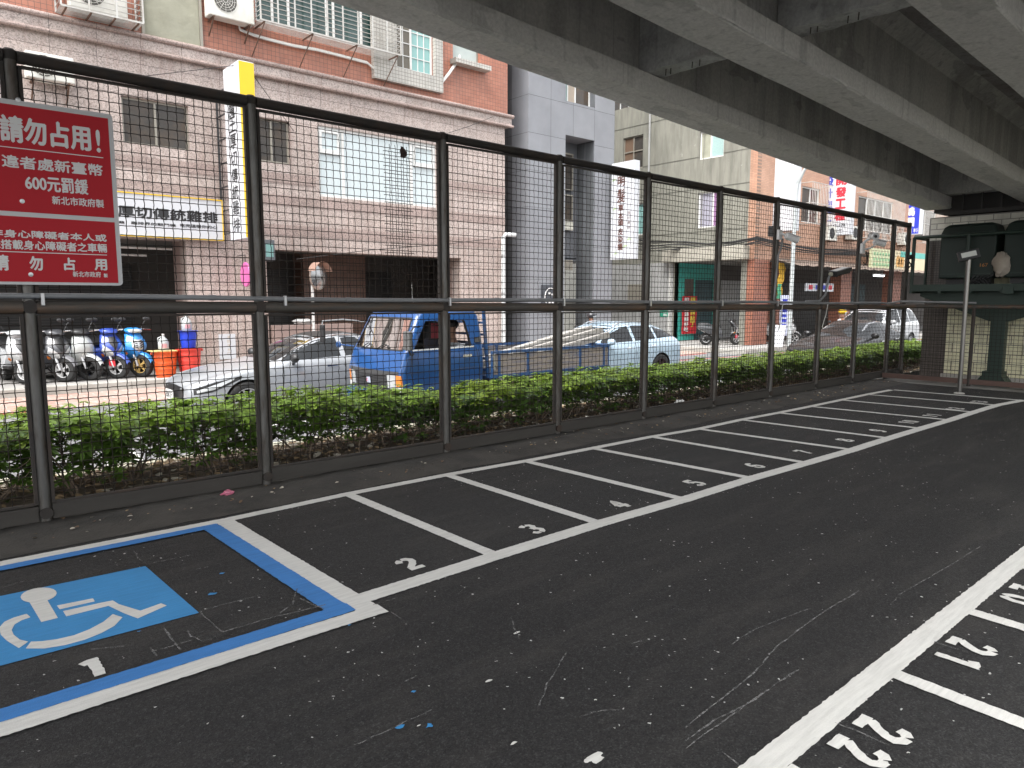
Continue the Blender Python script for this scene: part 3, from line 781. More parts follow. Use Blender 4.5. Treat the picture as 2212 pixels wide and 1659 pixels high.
# ================================================================== RED SIGN
M_SIGNR = mat('red_sign_film', (0.40, 0.022, 0.030), 0.55, var=0.06, spec=.12)
M_SIGNW = mat('grey_white_sign', (0.50, 0.50, 0.50), 0.45, var=0.04)
M_LETW = mat('white_lettering', (0.62, 0.61, 0.60), 0.5, var=0.03)
SY = FY - 0.075
P = lambda x, y: gy(x, y, SY - 0.004)
sl, sr = gy(-52, 300, SY).x, gy(254, 430, SY).x
st, sb = gy(243, 251, SY).z + 0.012, gy(265, 617, SY).z
red = thing('no_parking_sign', 'red and white metal notice about disabled bays wired to the fence', 'sign', ((sl + sr) / 2, SY, sb))
mb = MB()
rr = 0.03; poly = []
for cx, cz, a0 in ((sr - rr, st - rr, 0), (sl + rr, st - rr, 90), (sl + rr, sb + rr, 180), (sr - rr, sb + rr, 270)):
    for k in range(6): q = R(a0 + 18 * k); poly.append((cx + rr * cos(q), cz + rr * sin(q)))
mb.prism(poly, lambda a, b: (a, SY + 0.003, b), lambda a, b: (a, SY, b))
mb.build('plate', M_SIGNW, red)
fr = facing_street(SY - 0.002)
hz = (P(240, 455 + 17).z + 0.006, P(240, 481).z + 0.004)
il, ir = sl + 0.045, P(233, 256).x
mb = MB(); fbox(mb, fr, il, ir, hz[0], P(233, 256).z, -0.001, 0.001); fbox(mb, fr, il, ir, P(253, 614).z + 0.01, hz[1], -0.001, 0.001)
mb.build('red_field', M_SIGNR, red)
fl = facing_street(SY - 0.0045)
mb = MB()
def row(t, tl, br, bold=0.02):
    a, b = P(*tl), P(*br); write(mb, fl, t, a.x, b.z, b.x, a.z, 0, fat=bold)
row('請勿占用', (-2, 247), (196, 326), 0.006); row('!', (207, 281), (217, 329), 0.004)
row('違者處新臺幣', (2.6, 333), (222, 381), 0.0025); row('600元罰鍰', (53.5, 376), (190.6, 420.5), 0.003); row('新北市政府製', (112, 423), (224.6, 449), 0.0015)
row('非身心障礙者本人或', (-22, 494), (230, 522), 0.002); row('未搭載身心障礙者之車輛', (-24, 516), (231, 545.7), 0.002)
for t, x0, x1 in (('請', -20, 20), ('勿', 63, 93), ('占', 138, 163), ('用', 204, 231)): row(t, (x0, 551 + (x0 * 0.045)), (x1, 583.6), 0.0035)
row('新北市政府', (157, 586), (218, 599), 0.001); row('製', (224, 591), (232.5, 599.5), 0.001)
for y0, x1, y1 in ((318, 223, 341), (541, 231, 551)):
    a, b = P(0, y0), P(x1, y1); fbox(mb, fl, il + 0.02, b.x, b.z - 0.003, b.z + 0.003, -0.0005, 0.0005)
mb.build('lettering', M_LETW, red)
for p in ((39, 215.5), (48, 434.7), (66.6, 593)):
    c = P(*p); MB().lathe([(0.016, 0), (0.016, -0.003), (0.009, -0.004), (0.009, -0.008), (0.0, -0.009)], (c.x, SY - 0.003, c.z), 12, 'y').build('bolt', M_GALV, red, smooth=True)

# ================================================================== HEDGE
def leafmat(name, col, tr=0.35):
    m, nt, b = base(name, 0.38, spec=0.5)
    g = nn(nt, 'ShaderNodeNewGeometry')
    c = mixc(nt, g.outputs['Random Per Island'], sc3(col, 0.5), sc3(col, 1.5))
    oi = nn(nt, 'ShaderNodeObjectInfo')
    c = mixc(nt, oi.outputs['Random'], c, mixc(nt, 1.0, c, (1.12, 1.0, 0.75), 'MULTIPLY'))
    nt.links.new(c, b.inputs['Base Color'])
    t = nn(nt, 'ShaderNodeBsdfTranslucent'); nt.links.new(c, t.inputs['Color'])
    mx = nn(nt, 'ShaderNodeMixShader'); mx.inputs[0].default_value = tr
    nt.links.new(b.outputs[0], mx.inputs[1]); nt.links.new(t.outputs[0], mx.inputs[2])
    nt.links.new(mx.outputs[0], nt.nodes['Material Output'].inputs['Surface'])
    return m
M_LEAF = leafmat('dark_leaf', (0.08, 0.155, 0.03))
M_YOUNG_LIT = leafmat('sunlit_young_leaf', (0.22, 0.35, 0.05), 0.42)  # new growth, with sunlight from above also put into its lighter colour
M_STEM = mat('shrub_bark', (0.16, 0.12, 0.085), 0.85, var=0.4, scale=20, bmp=0.4, bscale=80)
def leaflet(mb, o, d, nrm, L, w):
    d = d.normalized(); s = d.cross(nrm).normalized(); up = s.cross(d)
    prof = ((0, 0.0), (0.3, 0.75), (0.62, 1.0), (0.85, 0.62), (1.0, 0.0))
    droop = random.uniform(0.05, 0.32) * L
    mid = [o + d * (L * t) - Vector((0, 0, 1)) * (droop * t * t) for t, _ in prof]
    vs = [mid[0]] ; fs = []
    rows_ = []
    for (t, k), m in zip(prof[1:4], mid[1:4]):
        e = up * (0.18 * w * k)
        rows_.append((m + s * (w * k) + e, m, m - s * (w * k) + e))
    vs += [v for r_ in rows_ for v in r_] + [mid[4]]
    fs = [(0, 2, 1), (0, 3, 2), (1, 2, 5, 4), (2, 3, 6, 5), (4, 5, 8, 7), (5, 6, 9, 8), (7, 8, 10), (8, 9, 10)]
    mb.add(vs, fs)
def cluster(mb, c, size, out):
    """palmate leaf: leaflets spread like fingers round the stalk tip"""
    n = random.choice((5, 6, 7, 7, 8))
    ax = (Vector((0, 0, 1)) * random.uniform(0.6, 1.2) + out * random.uniform(0.2, 0.9) + Vector((random.uniform(-.3, .3), random.uniform(-.3, .3), 0))).normalized()
    a = ax.cross(Vector((1, 0.2, 0.1))).normalized(); b = ax.cross(a); ph = random.uniform(0, 6.3)
    for k in range(n):
        q = ph + 2 * pi * k / n + random.uniform(-.2, .2)
        d = a * cos(q) + b * sin(q) + ax * random.uniform(-0.15, 0.35)
        leaflet(mb, c, d, ax, size * random.uniform(0.75, 1.15), size * random.uniform(0.17, 0.23))
def shrub(seed, label):
    random.seed(seed)
    t = thing('hedge_shrub', label, 'shrub', (0, 0, 0), 'shrubs of the clipped hedge')
    st, fo, yo = MB(), MB(), MB()
    tips = []
    for i in range(10):
        x, y = random.uniform(-.26, .26), random.uniform(-.22, .22)
        p = Vector((x, y, -0.02)); d = Vector((random.uniform(-.5, .5), random.uniform(-.45, .45), 1))
        pts = [p]; r = random.uniform(.008, .014)
        for s in range(5):
            d += Vector((random.uniform(-.45, .45), random.uniform(-.4, .4), random.uniform(-.1, .2))); d.z = max(d.z, .35)
            p = p + d.normalized() * 0.115; pts.append(p.copy())
            if s > 0:
                q = p.copy(); e = Vector((random.uniform(-1, 1), random.uniform(-1, 1), random.uniform(.2, 1)))
                bp = [q, q + e.normalized() * .08, q + e.normalized() * .15 + Vector((0, 0, .05))]
                st.tube(bp, [r * .55, r * .45, r * .3], 5); tips.append(bp[-1])
        st.tube(pts, [r * (1 - .11 * k) for k in range(len(pts))], 6); tips.append(pts[-1])
    for q in tips:
        if q.z > 0.15 and random.random() < .8: cluster(fo, q, random.uniform(.075, .12), Vector((q.x, q.y, 0)) * 2)
    for i in range(330):
        z = 0.29 + 0.48 * random.random() ** 0.62
        x = random.uniform(-.34, .34); y = random.uniform(-.46, .46)
        if random.random() < 0.72:      # mostly near the shell of the clipped block
            if random.random() < .45: z = random.uniform(.64, .79)
            else: y = random.choice((-1, 1)) * random.uniform(.32, .5)
        if z < 0.38 and random.random() < .5: continue
        o = Vector((x * .4, y * 1.3, 0))
        z += 0.045 * sin(9 * x + seed) + random.uniform(-.045, .045)
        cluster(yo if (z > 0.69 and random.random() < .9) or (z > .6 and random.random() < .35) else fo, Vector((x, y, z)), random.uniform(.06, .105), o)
    for i in range(22):
        cluster(fo, Vector((random.uniform(-.34, .34), random.uniform(-.46, .46), random.uniform(.12, .40))), random.uniform(.05, .10), Vector((0, random.uniform(-1, 1), 0)))
    for i in range(16):
        x, y = random.uniform(-.3, .3), random.uniform(-.4, .4); z = random.uniform(.8, .88)
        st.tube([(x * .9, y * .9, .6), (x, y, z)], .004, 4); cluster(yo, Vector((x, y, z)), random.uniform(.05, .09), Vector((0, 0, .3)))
    st.build('stems', M_STEM, t, smooth=True); fo.build('foliage', M_LEAF, t); yo.build('sunlit_young_leaves', M_YOUNG_LIT, t)
    return t
HL = 'green clipped shrub with palmate leaves in the hedge behind the mesh fence'
protos = [shrub(100 + i, HL) for i in range(4)]
random.seed(5)
i = 0; x = -5.0
while x < 30:
    t = protos[i] if i < 4 else copy_tree(protos[random.randrange(4)])
    zs = (0.89 if x < 2.6 else max(0.735, 0.89 - 0.07 * (x - 2.6)) if x < 12 else 0.71) * random.uniform(0.95, 1.04)
    place(t, (x, 7.33 + random.uniform(-.05, .05), 0.02), random.choice((0, pi)) + random.uniform(-.12, .12), (1.0, 1.0, zs))
    x += random.uniform(.54, .66); i += 1

# fallen leaves, twigs and scraps
def scatter(name, ml, n, xr, yr, zf, size, shape=5):
    mbs = [MB() for _ in ml]
    for i in range(n):
        x, y = random.uniform(*xr), random.uniform(*yr); s = random.uniform(.5, 1.3) * size; q = random.uniform(0, 6.3)
        d = Vector((cos(q), sin(q), random.uniform(-.2, .35))); leaflet(random.choice(mbs), Vector((x, y, zf(x, y) + s * .2)), d, Vector((random.uniform(-.4, .4), random.uniform(-.4, .4), 1)), s, s * random.uniform(.2, .45))
    m0 = MB(); mi = []
    for k, m in enumerate(mbs):
        m0.add(m.v, m.f); mi += [k] * len(m.f)
    o = m0.build(name, ml)
    o.data.polygons.foreach_set('material_index', mi)
    return tag(o, kind='stuff')
M_DRY = mat('dry_leaf', (0.30, 0.21, 0.12), 0.8, var=0.4, scale=4)
M_DRY2 = mat('dark_dry_leaf', (0.12, 0.075, 0.045), 0.8, var=0.4, scale=4)
M_PALE = mat('pale_scrap', (0.42, 0.38, 0.31), 0.8, var=0.3, scale=4)
scatter('fallen_leaves', [M_DRY, M_DRY2, M_DRY, M_PALE, M_DRY2], 6500, (-2, 20), (6.58, 8.05), lambda x, y: 0.05 * sin(pi * max(0, min(1, (y - 6.64) / 1.46))) + random.uniform(0, .035), 0.085)
scatter('leaf_litter', [M_DRY, M_DRY2, M_DRY2, M_PALE], 480, (-4, 16), (5.95, 6.5), lambda x, y: 0.025, 0.036)
scatter('leaf_litter', [M_DRY, M_DRY2, M_PALE], 90, (7, 16.1), (5.75, 6.3), lambda x, y: 0.03, 0.045)
mb = MB()
for i in range(300):
    x, y = random.uniform(-1, 18), random.uniform(6.6, 8.0); q = random.uniform(0, 3.1); L = random.uniform(.1, .45)
    mb.tube([(x, y, .05), (x + L * .5 * cos(q), y + L * .3 * sin(q), .07), (x + L * cos(q), y + L * .5 * sin(q), .05)], random.uniform(.003, .006), 4)
tag(mb.build('fallen_twigs', M_STEM), kind='stuff')
def crumple(name, label, cat, p, r, m, sc=(1.2, .8, .6)):
    o = MB().blob((0, 0, 0), r, 9, 7, .3, sc).build(name, m); o.location = p; return tag(o, label, cat)
c = gz(487, 1067, .03); crumple('crumpled_wrapper', 'crumpled pink wrapper on the dirty margin under the fence', 'litter', (c.x, c.y - .05, .05), .045, mat('pink_film', (.55, .16, .24), .3, var=.3, scale=30))
c = gz(1340, 870, .06); crumple('plastic_bag', 'crumpled white plastic bag among the leaves under the hedge', 'litter', (9.35, 6.75, .1), .09, mat('white_film', (.6, .6, .58), .35, var=.1, scale=30), (1.3, .7, .55))
crumple('red_packet', 'small crushed red packet lying under the hedge', 'litter', (3.75, 6.8, .07), .05, mat('red_film', (.45, .04, .05), .4), (1.5, .7, .5))
crumple('paper_cup', 'squashed white paper cup lying under the hedge shrubs', 'litter', (7.2, 6.72, .08), .055, mat('white_card', (.6, .58, .52), .7), (1, .8, .8))
crumple('foam_scrap', 'white foam scrap on the soil near the third fence post', 'litter', (2.75, 6.75, .07), .04, M_PALE)
# ================================================================== HOUSES ACROSS THE STREET
M_GRAN = tilemat('pink_granite', (0.355, 0.29, 0.258), (0.41, 0.34, 0.308), (0.12, 0.09, 0.08), 0.92, 0.74, 'y', 0.006, 0.0, rough=0.38, speck=0.42, sscale=42, stain=(0.27, 0.18, 0.15), svar=0.12, bmp=0.2, samt=0.5)
M_GRANB = tilemat('dark_granite_course', (0.28, 0.215, 0.19), (0.32, 0.245, 0.22), (0.12, 0.09, 0.08), 0.92, 5, 'y', 0.006, 0.0, rough=0.38, speck=0.4, sscale=45)
M_GRANS = mat('granite_column_side', (0.30, 0.22, 0.195), 0.45, var=0.3, scale=60)
M_REDT = tilemat('red_square_tiles', (0.35, 0.135, 0.085), (0.41, 0.17, 0.11), (0.155, 0.085, 0.065), 0.115, 0.115, 'y', 0.006, 0.0, rough=0.42, stain=(0.24, 0.12, 0.09), svar=0.14, stretch=(2.0, 2, 0.35), samt=0.75)
M_GREYT = tilemat('grey_square_tiles', (0.40, 0.385, 0.35), (0.47, 0.45, 0.41), (0.2, 0.19, 0.17), 0.105, 0.105, 'y', 0.008, 0.0, rough=0.4, stain=(0.25, 0.24, 0.21))
M_STONE = mat('split_stone', (0.29, 0.285, 0.22), 0.85, var=0.35, scale=1.7, bmp=1.0, bscale=7, dirt=(0.17, 0.165, 0.12), dscale=1.5)
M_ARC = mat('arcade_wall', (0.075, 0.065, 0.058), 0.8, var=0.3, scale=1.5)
M_ARCC = mat('arcade_ceiling', (0.20, 0.19, 0.175), 0.8, var=0.1)
M_SHUT = tilemat('roller_shutter_dark', (0.045, 0.042, 0.04), (0.05, 0.047, 0.045), (0.015, 0.015, 0.015), 9, 0.075, 'y', 0.012, 0, rough=0.5)
M_ALW = mat('white_aluminium', (0.66, 0.66, 0.64), 0.4, var=0.06, dirt=(0.42, 0.41, 0.38), dscale=3)
M_ALB = mat('bronze_aluminium', (0.27, 0.25, 0.21), 0.4, 0.2, var=0.08)
M_GLD = mat('dark_window_glass', (0.055, 0.05, 0.045), 0.08, var=0.6, scale=1.6, spec=0.25, dirt=(.12, .08, .05), dscale=1.1, damt=.6)
M_GLG = mat('green_window_glass', (0.02, 0.05, 0.045), 0.06, var=0.7, scale=1.3, spec=0.7)
M_GLA = mat('aqua_blind_glass', (0.22, 0.40, 0.38), 0.12, var=0.15, scale=1, spec=0.6)
M_GLB = mat('brown_blind_glass', (0.10, 0.085, 0.06), 0.12, var=0.2, scale=2, spec=0.6)
M_CURT = mat('curtained_glass', (0.50, 0.56, 0.57), 0.10, var=0.16, scale=1.0, stretch=(9, 1, 0.25), spec=0.6)
M_BARS = mat('white_grille_bars', (0.52, 0.51, 0.48), 0.4, 0.4, var=0.1, dirt=(0.3, 0.24, 0.19), dscale=4)
M_RBAR = mat('rusty_bracket', (0.14, 0.085, 0.06), 0.85, 0.2, var=0.4, scale=15)
M_ACW = mat('air_conditioner_white', (0.62, 0.61, 0.56), 0.45, var=0.05, dirt=(0.4, 0.38, 0.33), dscale=3)
M_BLACK = mat('black_plastic', (0.022, 0.022, 0.023), 0.45, var=0.1)
M_CABW = mat('white_cable', (0.55, 0.54, 0.51), 0.5)
M_CABK = mat('black_cable', (0.02, 0.02, 0.02), 0.6)

def window(parent, fn, u0, u1, v0, v1, cols, fm_, gm, depth=0.12, fw=0.05, bars=None, rows=(1.0,), sill=None, name='window'):
    """framed window in a wall opening: frame > panes (and a sill)"""
    mb = MB(); d0, d1 = -depth - 0.02, -depth + 0.04
    fbox(mb, fn, u0, u0 + fw, v0, v1, d0, d1); fbox(mb, fn, u1 - fw, u1, v0, v1, d0, d1)
    fbox(mb, fn, u0 + fw, u1 - fw, v0, v0 + fw, d0, d1); fbox(mb, fn, u0 + fw, u1 - fw, v1 - fw, v1, d0, d1)
    W = u1 - u0 - 2 * fw; x = u0 + fw; edges = []
    for k, c in enumerate(cols):
        e = x + W * c
        if k < len(cols) - 1: fbox(mb, fn, e - fw / 2, e + fw / 2, v0 + fw, v1 - fw, d0 + .01, d1 + .012)
        edges.append((x + (fw / 2 if k else 0), e - (fw / 2 if k < len(cols) - 1 else 0))); x = e
    if bars:
        for k, (a, b) in enumerate(edges):
            nu, nv = bars[k] if isinstance(bars, list) else bars
            for i in range(1, nu): q = a + (b - a) * i / nu; fbox(mb, fn, q - .012, q + .012, v0 + fw, v1 - fw, d0 + .02, d1 - .005)
            for i in range(1, nv): q = v0 + fw + (v1 - v0 - 2 * fw) * i / nv; fbox(mb, fn, a, b, q - .012, q + .012, d0 + .022, d1 - .008)
    if len(rows) > 1:
        y = v0 + fw
        for r in rows[:-1]:
            y += (v1 - v0 - 2 * fw) * r; fbox(mb, fn, u0 + fw, u1 - fw, y - fw / 2, y + fw / 2, d0 + .005, d1 + .006)
    f = mb.build(name, fm_, parent)
    for k, (a, b) in enumerate(edges):
        g = gm[k % len(gm)] if isinstance(gm, list) else gm
        m2 = MB(); fbox(m2, fn, a, b, v0 + fw, v1 - fw, d0 + .012, d0 + .03); m2.build('pane', g, f)
    if sill:
        m2 = MB(); fbox(m2, fn, u0 - .05, u1 + .05, v0 - .06, v0 - .002, -depth, 0.06); m2.build('sill', sill, f)
    return f

# ---------------------------------------------------------------- pink granite apartment building
pk = thing('apartment_building', 'apartment building with pink granite lower floors and red tiled storeys above', 'building', (4, FACADE, Z_PV))
F = facing_street(FACADE)
holes = [(-7, 5.72, Z_PV - .01, 3.2), (7.78, 14.36, Z_PV - .01, 3.08), (4.45, 5.95, 5.42, 6.5), (7.6, 8.58, 5.4, 6.53), (9.4, 13.43, 4.63, 6.58), (0.6, 2.1, 5.42, 6.5), (-4, -1.5, 4.9, 6.5)]
wall_holes(MB(), F, -8, 16.27, Z_PV, 7.56, 0.5, holes).build('granite_wall', M_GRAN, pk)
mb = MB(); fbox(mb, F, -8, 16.5, 7.56, 7.92, -.3, 0.10); fz = mb.build('frieze', M_GRAN, pk)
for z, r, o in ((7.9, .065, .12), (7.575, .05, .12)):
    MB().tube([(-8, FACADE - o, z), (16.55, FACADE - o, z)], r, 10).build('moulding', M_GRANB, fz, smooth=True)
for z in (4.42, 3.62, 5.0):
    m2 = MB(); fbox(m2, F, -8, 9.3 if z == 5.0 else 16.27, z - .14, z + .14, .0, .012); m2.build('granite_course', M_GRANB, pk)
m2 = MB(); fbox(m2, F, 13.55, 16.27, 5.28, 5.52, 0, .012); m2.build('granite_course', M_GRANB, pk)
U = facing_street(FACADE - .02)
uh = [(7.75, 11.35, 8.95, 10.6), (11.95, 13.3, 8.62, 10.2), (14.1, 15.2, 9.3, 10.5), (-5, -2, 8.9, 10.5), (0, 1.8, 8.9, 10.5)]
wall_holes(MB(), U, -8, 16.38, 7.92, 15, 0.4, uh).build('red_tile_wall', M_REDT, pk)
m2 = MB(); fbox(m2, U, 5.03, 6.3, 7.97, 14.9, -.02, .05); st_ = m2.build('stone_panel', M_STONE, pk, bevel=.01)
for x in (5.0, 6.33): MB().box(x - .03, x + .03, FACADE - .12, FACADE - .03, 7.95, 14.9).build('stone_edging', M_ALB, st_)
# granite columns return into the arcade
for x0, x1 in ((5.72, 7.78), (14.36, 16.27)):
    MB().box(x0 + .004, x1 - .004, FACADE + .5, FACADE + 1.1, Z_PV, 3.3).build('column', M_GRANS, pk)
mb = MB().box(-8, 16.3, FACADE + 4.2, FACADE + 4.4, Z_PV, 3.4).box(16.28, 16.4, FACADE + .5, FACADE + 4.3, Z_PV, 3.4).box(-8.2, -8, FACADE, FACADE + 4.3, Z_PV, 3.4)
mb.build('arcade_back_wall', M_ARC, pk)
MB().box(-8, 16.3, FACADE + .5, FACADE + 4.2, 3.25, 3.4).build('arcade_ceiling', M_ARCC, pk)
for x0, x1 in ((-4, 0.4), (1.0, 5.4), (7.9, 10.2), (13.0, 14.2)): MB().box(x0, x1, FACADE + 4.1, FACADE + 4.19, Z_PV, 2.7).build('roller_shutter', M_SHUT, pk)
MB().box(10.4, 12.7, FACADE + 3.4, FACADE + 4.19, Z_PV, 3.25).build('tiled_pier', tilemat('brown_tiles_inside', (0.16, 0.085, 0.06), (0.2, 0.11, 0.08), (0.06, 0.05, 0.04), .25, .25, 'y', .012, 0, rough=.4), pk)
for z, y, x0, x1 in ((3.02, .75, 4.1, 5.6), (2.86, 1.2, 3.8, 5.1)): MB().cyl((x0, FACADE + y, z), (x1, FACADE + y, z), .03, 8).build('tube_lamp', M_ALW, pk)
# upper shell behind the sheet walls so that the openings are rooms, not sky
MB().box(-8, 16.2, FACADE + .52, FACADE + .6, 3.45, 7.5).box(-8, 16.2, FACADE + .45, FACADE + .55, 7.95, 14.9).build('inner_wall', M_ARC, pk)
window(pk, F, 4.45, 5.95, 5.42, 6.5, (.5, .5), M_ALB, M_GLD, .14, .05)
window(pk, F, 0.6, 2.1, 5.42, 6.5, (.5, .5), M_ALB, M_GLD, .14, .05)
window(pk, F, -4, -1.5, 4.9, 6.5, (.5, .5), M_ALB, M_GLD, .14, .05)
window(pk, F, 7.6, 8.58, 5.4, 6.53, (.5, .5), M_ALB, M_GLD, .14, .05)
wn = window(pk, F, 9.4, 13.43, 4.63, 6.58, (.185, .60, .215), M_ALW, M_CURT, .10, .075)
for a, b in ((9.47, 10.1), (12.6, 13.36)):
    m2 = MB(); fbox(m2, F, a, b, 5.83, 5.96, -.13, -.03); fbox(m2, F, a, a + .07, 5.96, 6.5, -.12, -.035); fbox(m2, F, b - .07, b, 5.96, 6.5, -.12, -.035); fbox(m2, F, a + .07, b - .07, 6.42, 6.5, -.12, -.035)
    m2.build('vent_sash', M_ALW, wn)
window(pk, U, 7.75, 11.35, 8.95, 10.6, (.12, .13, .32, .06, .25, .12), M_ALW, [M_GLG], .1, .06)
window(pk, U, 11.95, 13.3, 8.62, 10.2, (.42, .58), M_ALW, [M_GLB, M_GLA], .06, .06, bars=[(2, 4), (3, 4)])
window(pk, U, 14.1, 15.2, 9.3, 10.5, (1,), M_ALB, mat('frosted_glass', (.38, .43, .41), .3, var=.12), .15, .05)
window(pk, U, -5, -2, 8.9, 10.5, (.5, .5), M_ALW, M_GLD, .1, .06); window(pk, U, 0, 1.8, 8.9, 10.5, (.5, .5), M_ALW, M_GLD, .1, .06)
mb = MB(); fbox(mb, U, 11.15, 11.93, 8.15, 10.6, -.02, .16); fbox(mb, U, 11.93, 13.32, 8.15, 8.60, -.02, .16); fbox(mb, U, 13.32, 13.6, 8.15, 10.6, -.02, .16); mb.build('tiled_surround', M_GREYT, pk)
mb = MB(); fbox(mb, U, 13.98, 15.42, 9.14, 9.28, -.02, .32); mb.build('window_sill', M_GREYT, pk)
MB().quad((-8, FACADE + .2, 15), (16.38, FACADE + .2, 15), (16.38, FACADE + 10, 15), (-8, FACADE + 10, 15)).quad((16.38, FACADE + .3, -.3), (16.38, FACADE + 10, -.3), (16.38, FACADE + 10, 15), (16.38, FACADE + .3, 15)).build('side_and_roof', M_GRANS, pk)

def cage(name, label, u0, u1, v0, v1, dep, nb, floorbars=8):
    """steel window cage with slatted floor, hung on the wall"""
    t = thing(name, label, 'window grille', (u0, FACADE - .1, v0), 'steel cages on the upper floor')
    y0, y1 = FACADE - .06, FACADE - .06 - dep
    mb = MB()
    nv = max(3, round((v1 - v0) / .115))
    for i in range(nv + 1):
        z = v0 + (v1 - v0) * i / nv
        mb.tube([(u0, y0, z), (u0, y1, z), (u1, y1, z), (u1, y0, z)], .010, 5)
    mb.build('bars', M_BARS, t)
    mb = MB()
    for i in range(nb + 1):
        x = u0 + (u1 - u0) * i / nb; MB().box(x - .018, x + .018, y1 - .012, y1 + .012, v0 - .01, v1).build('upright', M_BARS, t)
    for x in (u0, u1): MB().box(x - .016, x + .016, y0 - .02, y0 + .02, v0, v1).build('upright', M_BARS, t)
    for i in range(floorbars): 
        y = y1 + (y0 - y1) * (i + .5) / floorbars; mb.tube([(u0, y, v0 - .012), (u1, y, v0 - .012)], .009, 5)
    mb.box(u0, u1, y1 - .02, y1 + .02, v0 - .035, v0 - .012); mb.build('floor_bars', M_BARS, t)
    mb = MB()
    for i in range(4):
        x = u0 + .1 + (u1 - u0 - .2) * i / 3
        mb.bar((x, y1, v0 - .04), (x, y0 + .02, v0 - .04), .03, .03)
        if nb > 5: mb.bar((x, y1, v0 - .05), (x - .12, y0 + .02, v0 - .78), .02, .02)
    mb.build('bracket', M_RBAR, t)
    return t
cage('window_cage', 'long white barred window cage on rusty struts below the viaduct edge', 7.62, 11.75, 8.78, 10.4, .62, 9)
cage('window_cage', 'small barred cage holding an air conditioner near the left corner', 3.24, 4.86, 8.02, 9.1, .62, 3)

def aircon(label, x0, x1, z0, z1, dep=.34, br=True):
    t = thing('air_conditioner', label, 'air conditioner', ((x0 + x1) / 2, FACADE - .3, z0), 'outdoor air conditioner units')
    y1 = FACADE - .12; y0 = y1 - dep
    MB().box(x0, x1, y0, y1, z0, z1).build('casing', M_ACW, t, bevel=.025)
    r = min(z1 - z0, (x1 - x0) * .6) * .42; cx = x0 + (x1 - x0) * .36; cz = (z0 + z1) / 2
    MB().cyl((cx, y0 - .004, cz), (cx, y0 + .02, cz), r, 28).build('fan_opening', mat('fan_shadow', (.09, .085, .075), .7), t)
    mb = MB()
    for k in range(1, 6): mb.tube([(cx + r * k / 5 * cos(2 * pi * i / 28), y0 - .012, cz + r * k / 5 * sin(2 * pi * i / 28)) for i in range(28)], .004, 4, closed=True)
    for k in range(12): q = pi * k / 6; mb.tube([(cx + .04 * cos(q), y0 - .012, cz + .04 * sin(q)), (cx + r * cos(q), y0 - .012, cz + r * sin(q))], .004, 4)
    mb.build('fan_guard', M_ACW, t)
    if br:
        mb = MB()
        for x in (x0 + .12, x1 - .12):
            mb.bar((x, y0 - .02, z0 - .02), (x, FACADE - .03, z0 - .02), .04, .035); mb.bar((x, y0 + .05, z0 - .04), (x, FACADE - .03, z0 - .36), .03, .03)
        mb.build('bracket', M_RBAR, t)
    return t
aircon('white air conditioner with round fan on brackets left of the long window cage', 6.42, 7.55, 8.66, 9.5)
aircon('air conditioner inside the small barred cage at the left', 3.45, 4.6, 8.1, 8.9, br=False)
aircon('white air conditioner low on the granite wall above the red notice', 2.55, 3.45, 6.45, 7.0)
t = thing('cable_bundle', 'white pipes sagging along the red tiles under the long window cage', 'cable', (9, FACADE - .1, 8.4))
pp = [(466 + x * .311, y * .311) for x, y in ((150, 120), (165, 200), (260, 238), (370, 270), (540, 312), (700, 340), (880, 385), (1050, 430), (1130, 500), (1240, 545), (1400, 590), (1480, 603), (1540, 600), (1620, 500), (1690, 400), (1695, 380))]
for k in range(3):
    MB().tube([gy(x + k * .8, y + k * 1.8, FACADE - .1 - .02 * k) for x, y in pp], .022, 6).build('pipe', M_CABW, t, smooth=True)

# ---------------------------------------------------------------- grey panelled townhouse
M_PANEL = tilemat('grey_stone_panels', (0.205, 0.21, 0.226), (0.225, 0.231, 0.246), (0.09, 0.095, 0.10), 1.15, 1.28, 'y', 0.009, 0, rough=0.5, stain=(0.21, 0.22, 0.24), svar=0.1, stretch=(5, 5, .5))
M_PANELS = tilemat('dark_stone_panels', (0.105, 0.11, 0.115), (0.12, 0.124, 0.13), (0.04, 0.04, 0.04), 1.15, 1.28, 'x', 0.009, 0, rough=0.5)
M_PANELD = mat('recess_panel', (0.12, 0.125, 0.135), 0.5, var=0.15, scale=2)
gt = thing('townhouse', 'narrow grey stone panelled townhouse with a dark window recess', 'building', (19.6, FACADE, Z_PV))
RW, RE = 19.2, 20.75
wall_holes(MB(), F, 17.37, 21.9, Z_PV, 15, 0.9, [(RW, RE, 0.0, 7.73), (RW, RE, 8.93, 11.5)]).build('panel_wall', M_PANEL, gt)
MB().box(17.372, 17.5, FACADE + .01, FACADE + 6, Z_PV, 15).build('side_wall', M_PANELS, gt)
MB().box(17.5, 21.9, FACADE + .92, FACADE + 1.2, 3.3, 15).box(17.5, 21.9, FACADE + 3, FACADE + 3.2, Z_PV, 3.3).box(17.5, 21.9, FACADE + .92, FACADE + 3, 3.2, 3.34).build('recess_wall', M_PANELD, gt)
B2 = facing_street(FACADE + .8)
for z0, z1 in ((5.9, 7.3), (4.75, 5.75)):
    window(gt, B2, RW + .1, RE - .35, z0, z1, (.45, .55), M_ALB, M_GLD, .0, .05)
window(gt, facing_street(FACADE + .3), RW, RE, 8.95, 11.2, (.2, .28, .52), M_ALW, [M_GLA, mat('tan_curtain', (.33, .27, .21), .3), M_GLD], .0, .05)
m2 = MB(); fbox(m2, B2, RW + .02, RE - .35, 4.4, 4.72, .02, .06); m2.build('cream_panel', M_CREAMB, gt)
m2 = MB(); fbox(m2, B2, RW + .02, RE - .35, 2.85, 3.25, .02, .06); m2.build('transom_grille', M_ALB, gt)
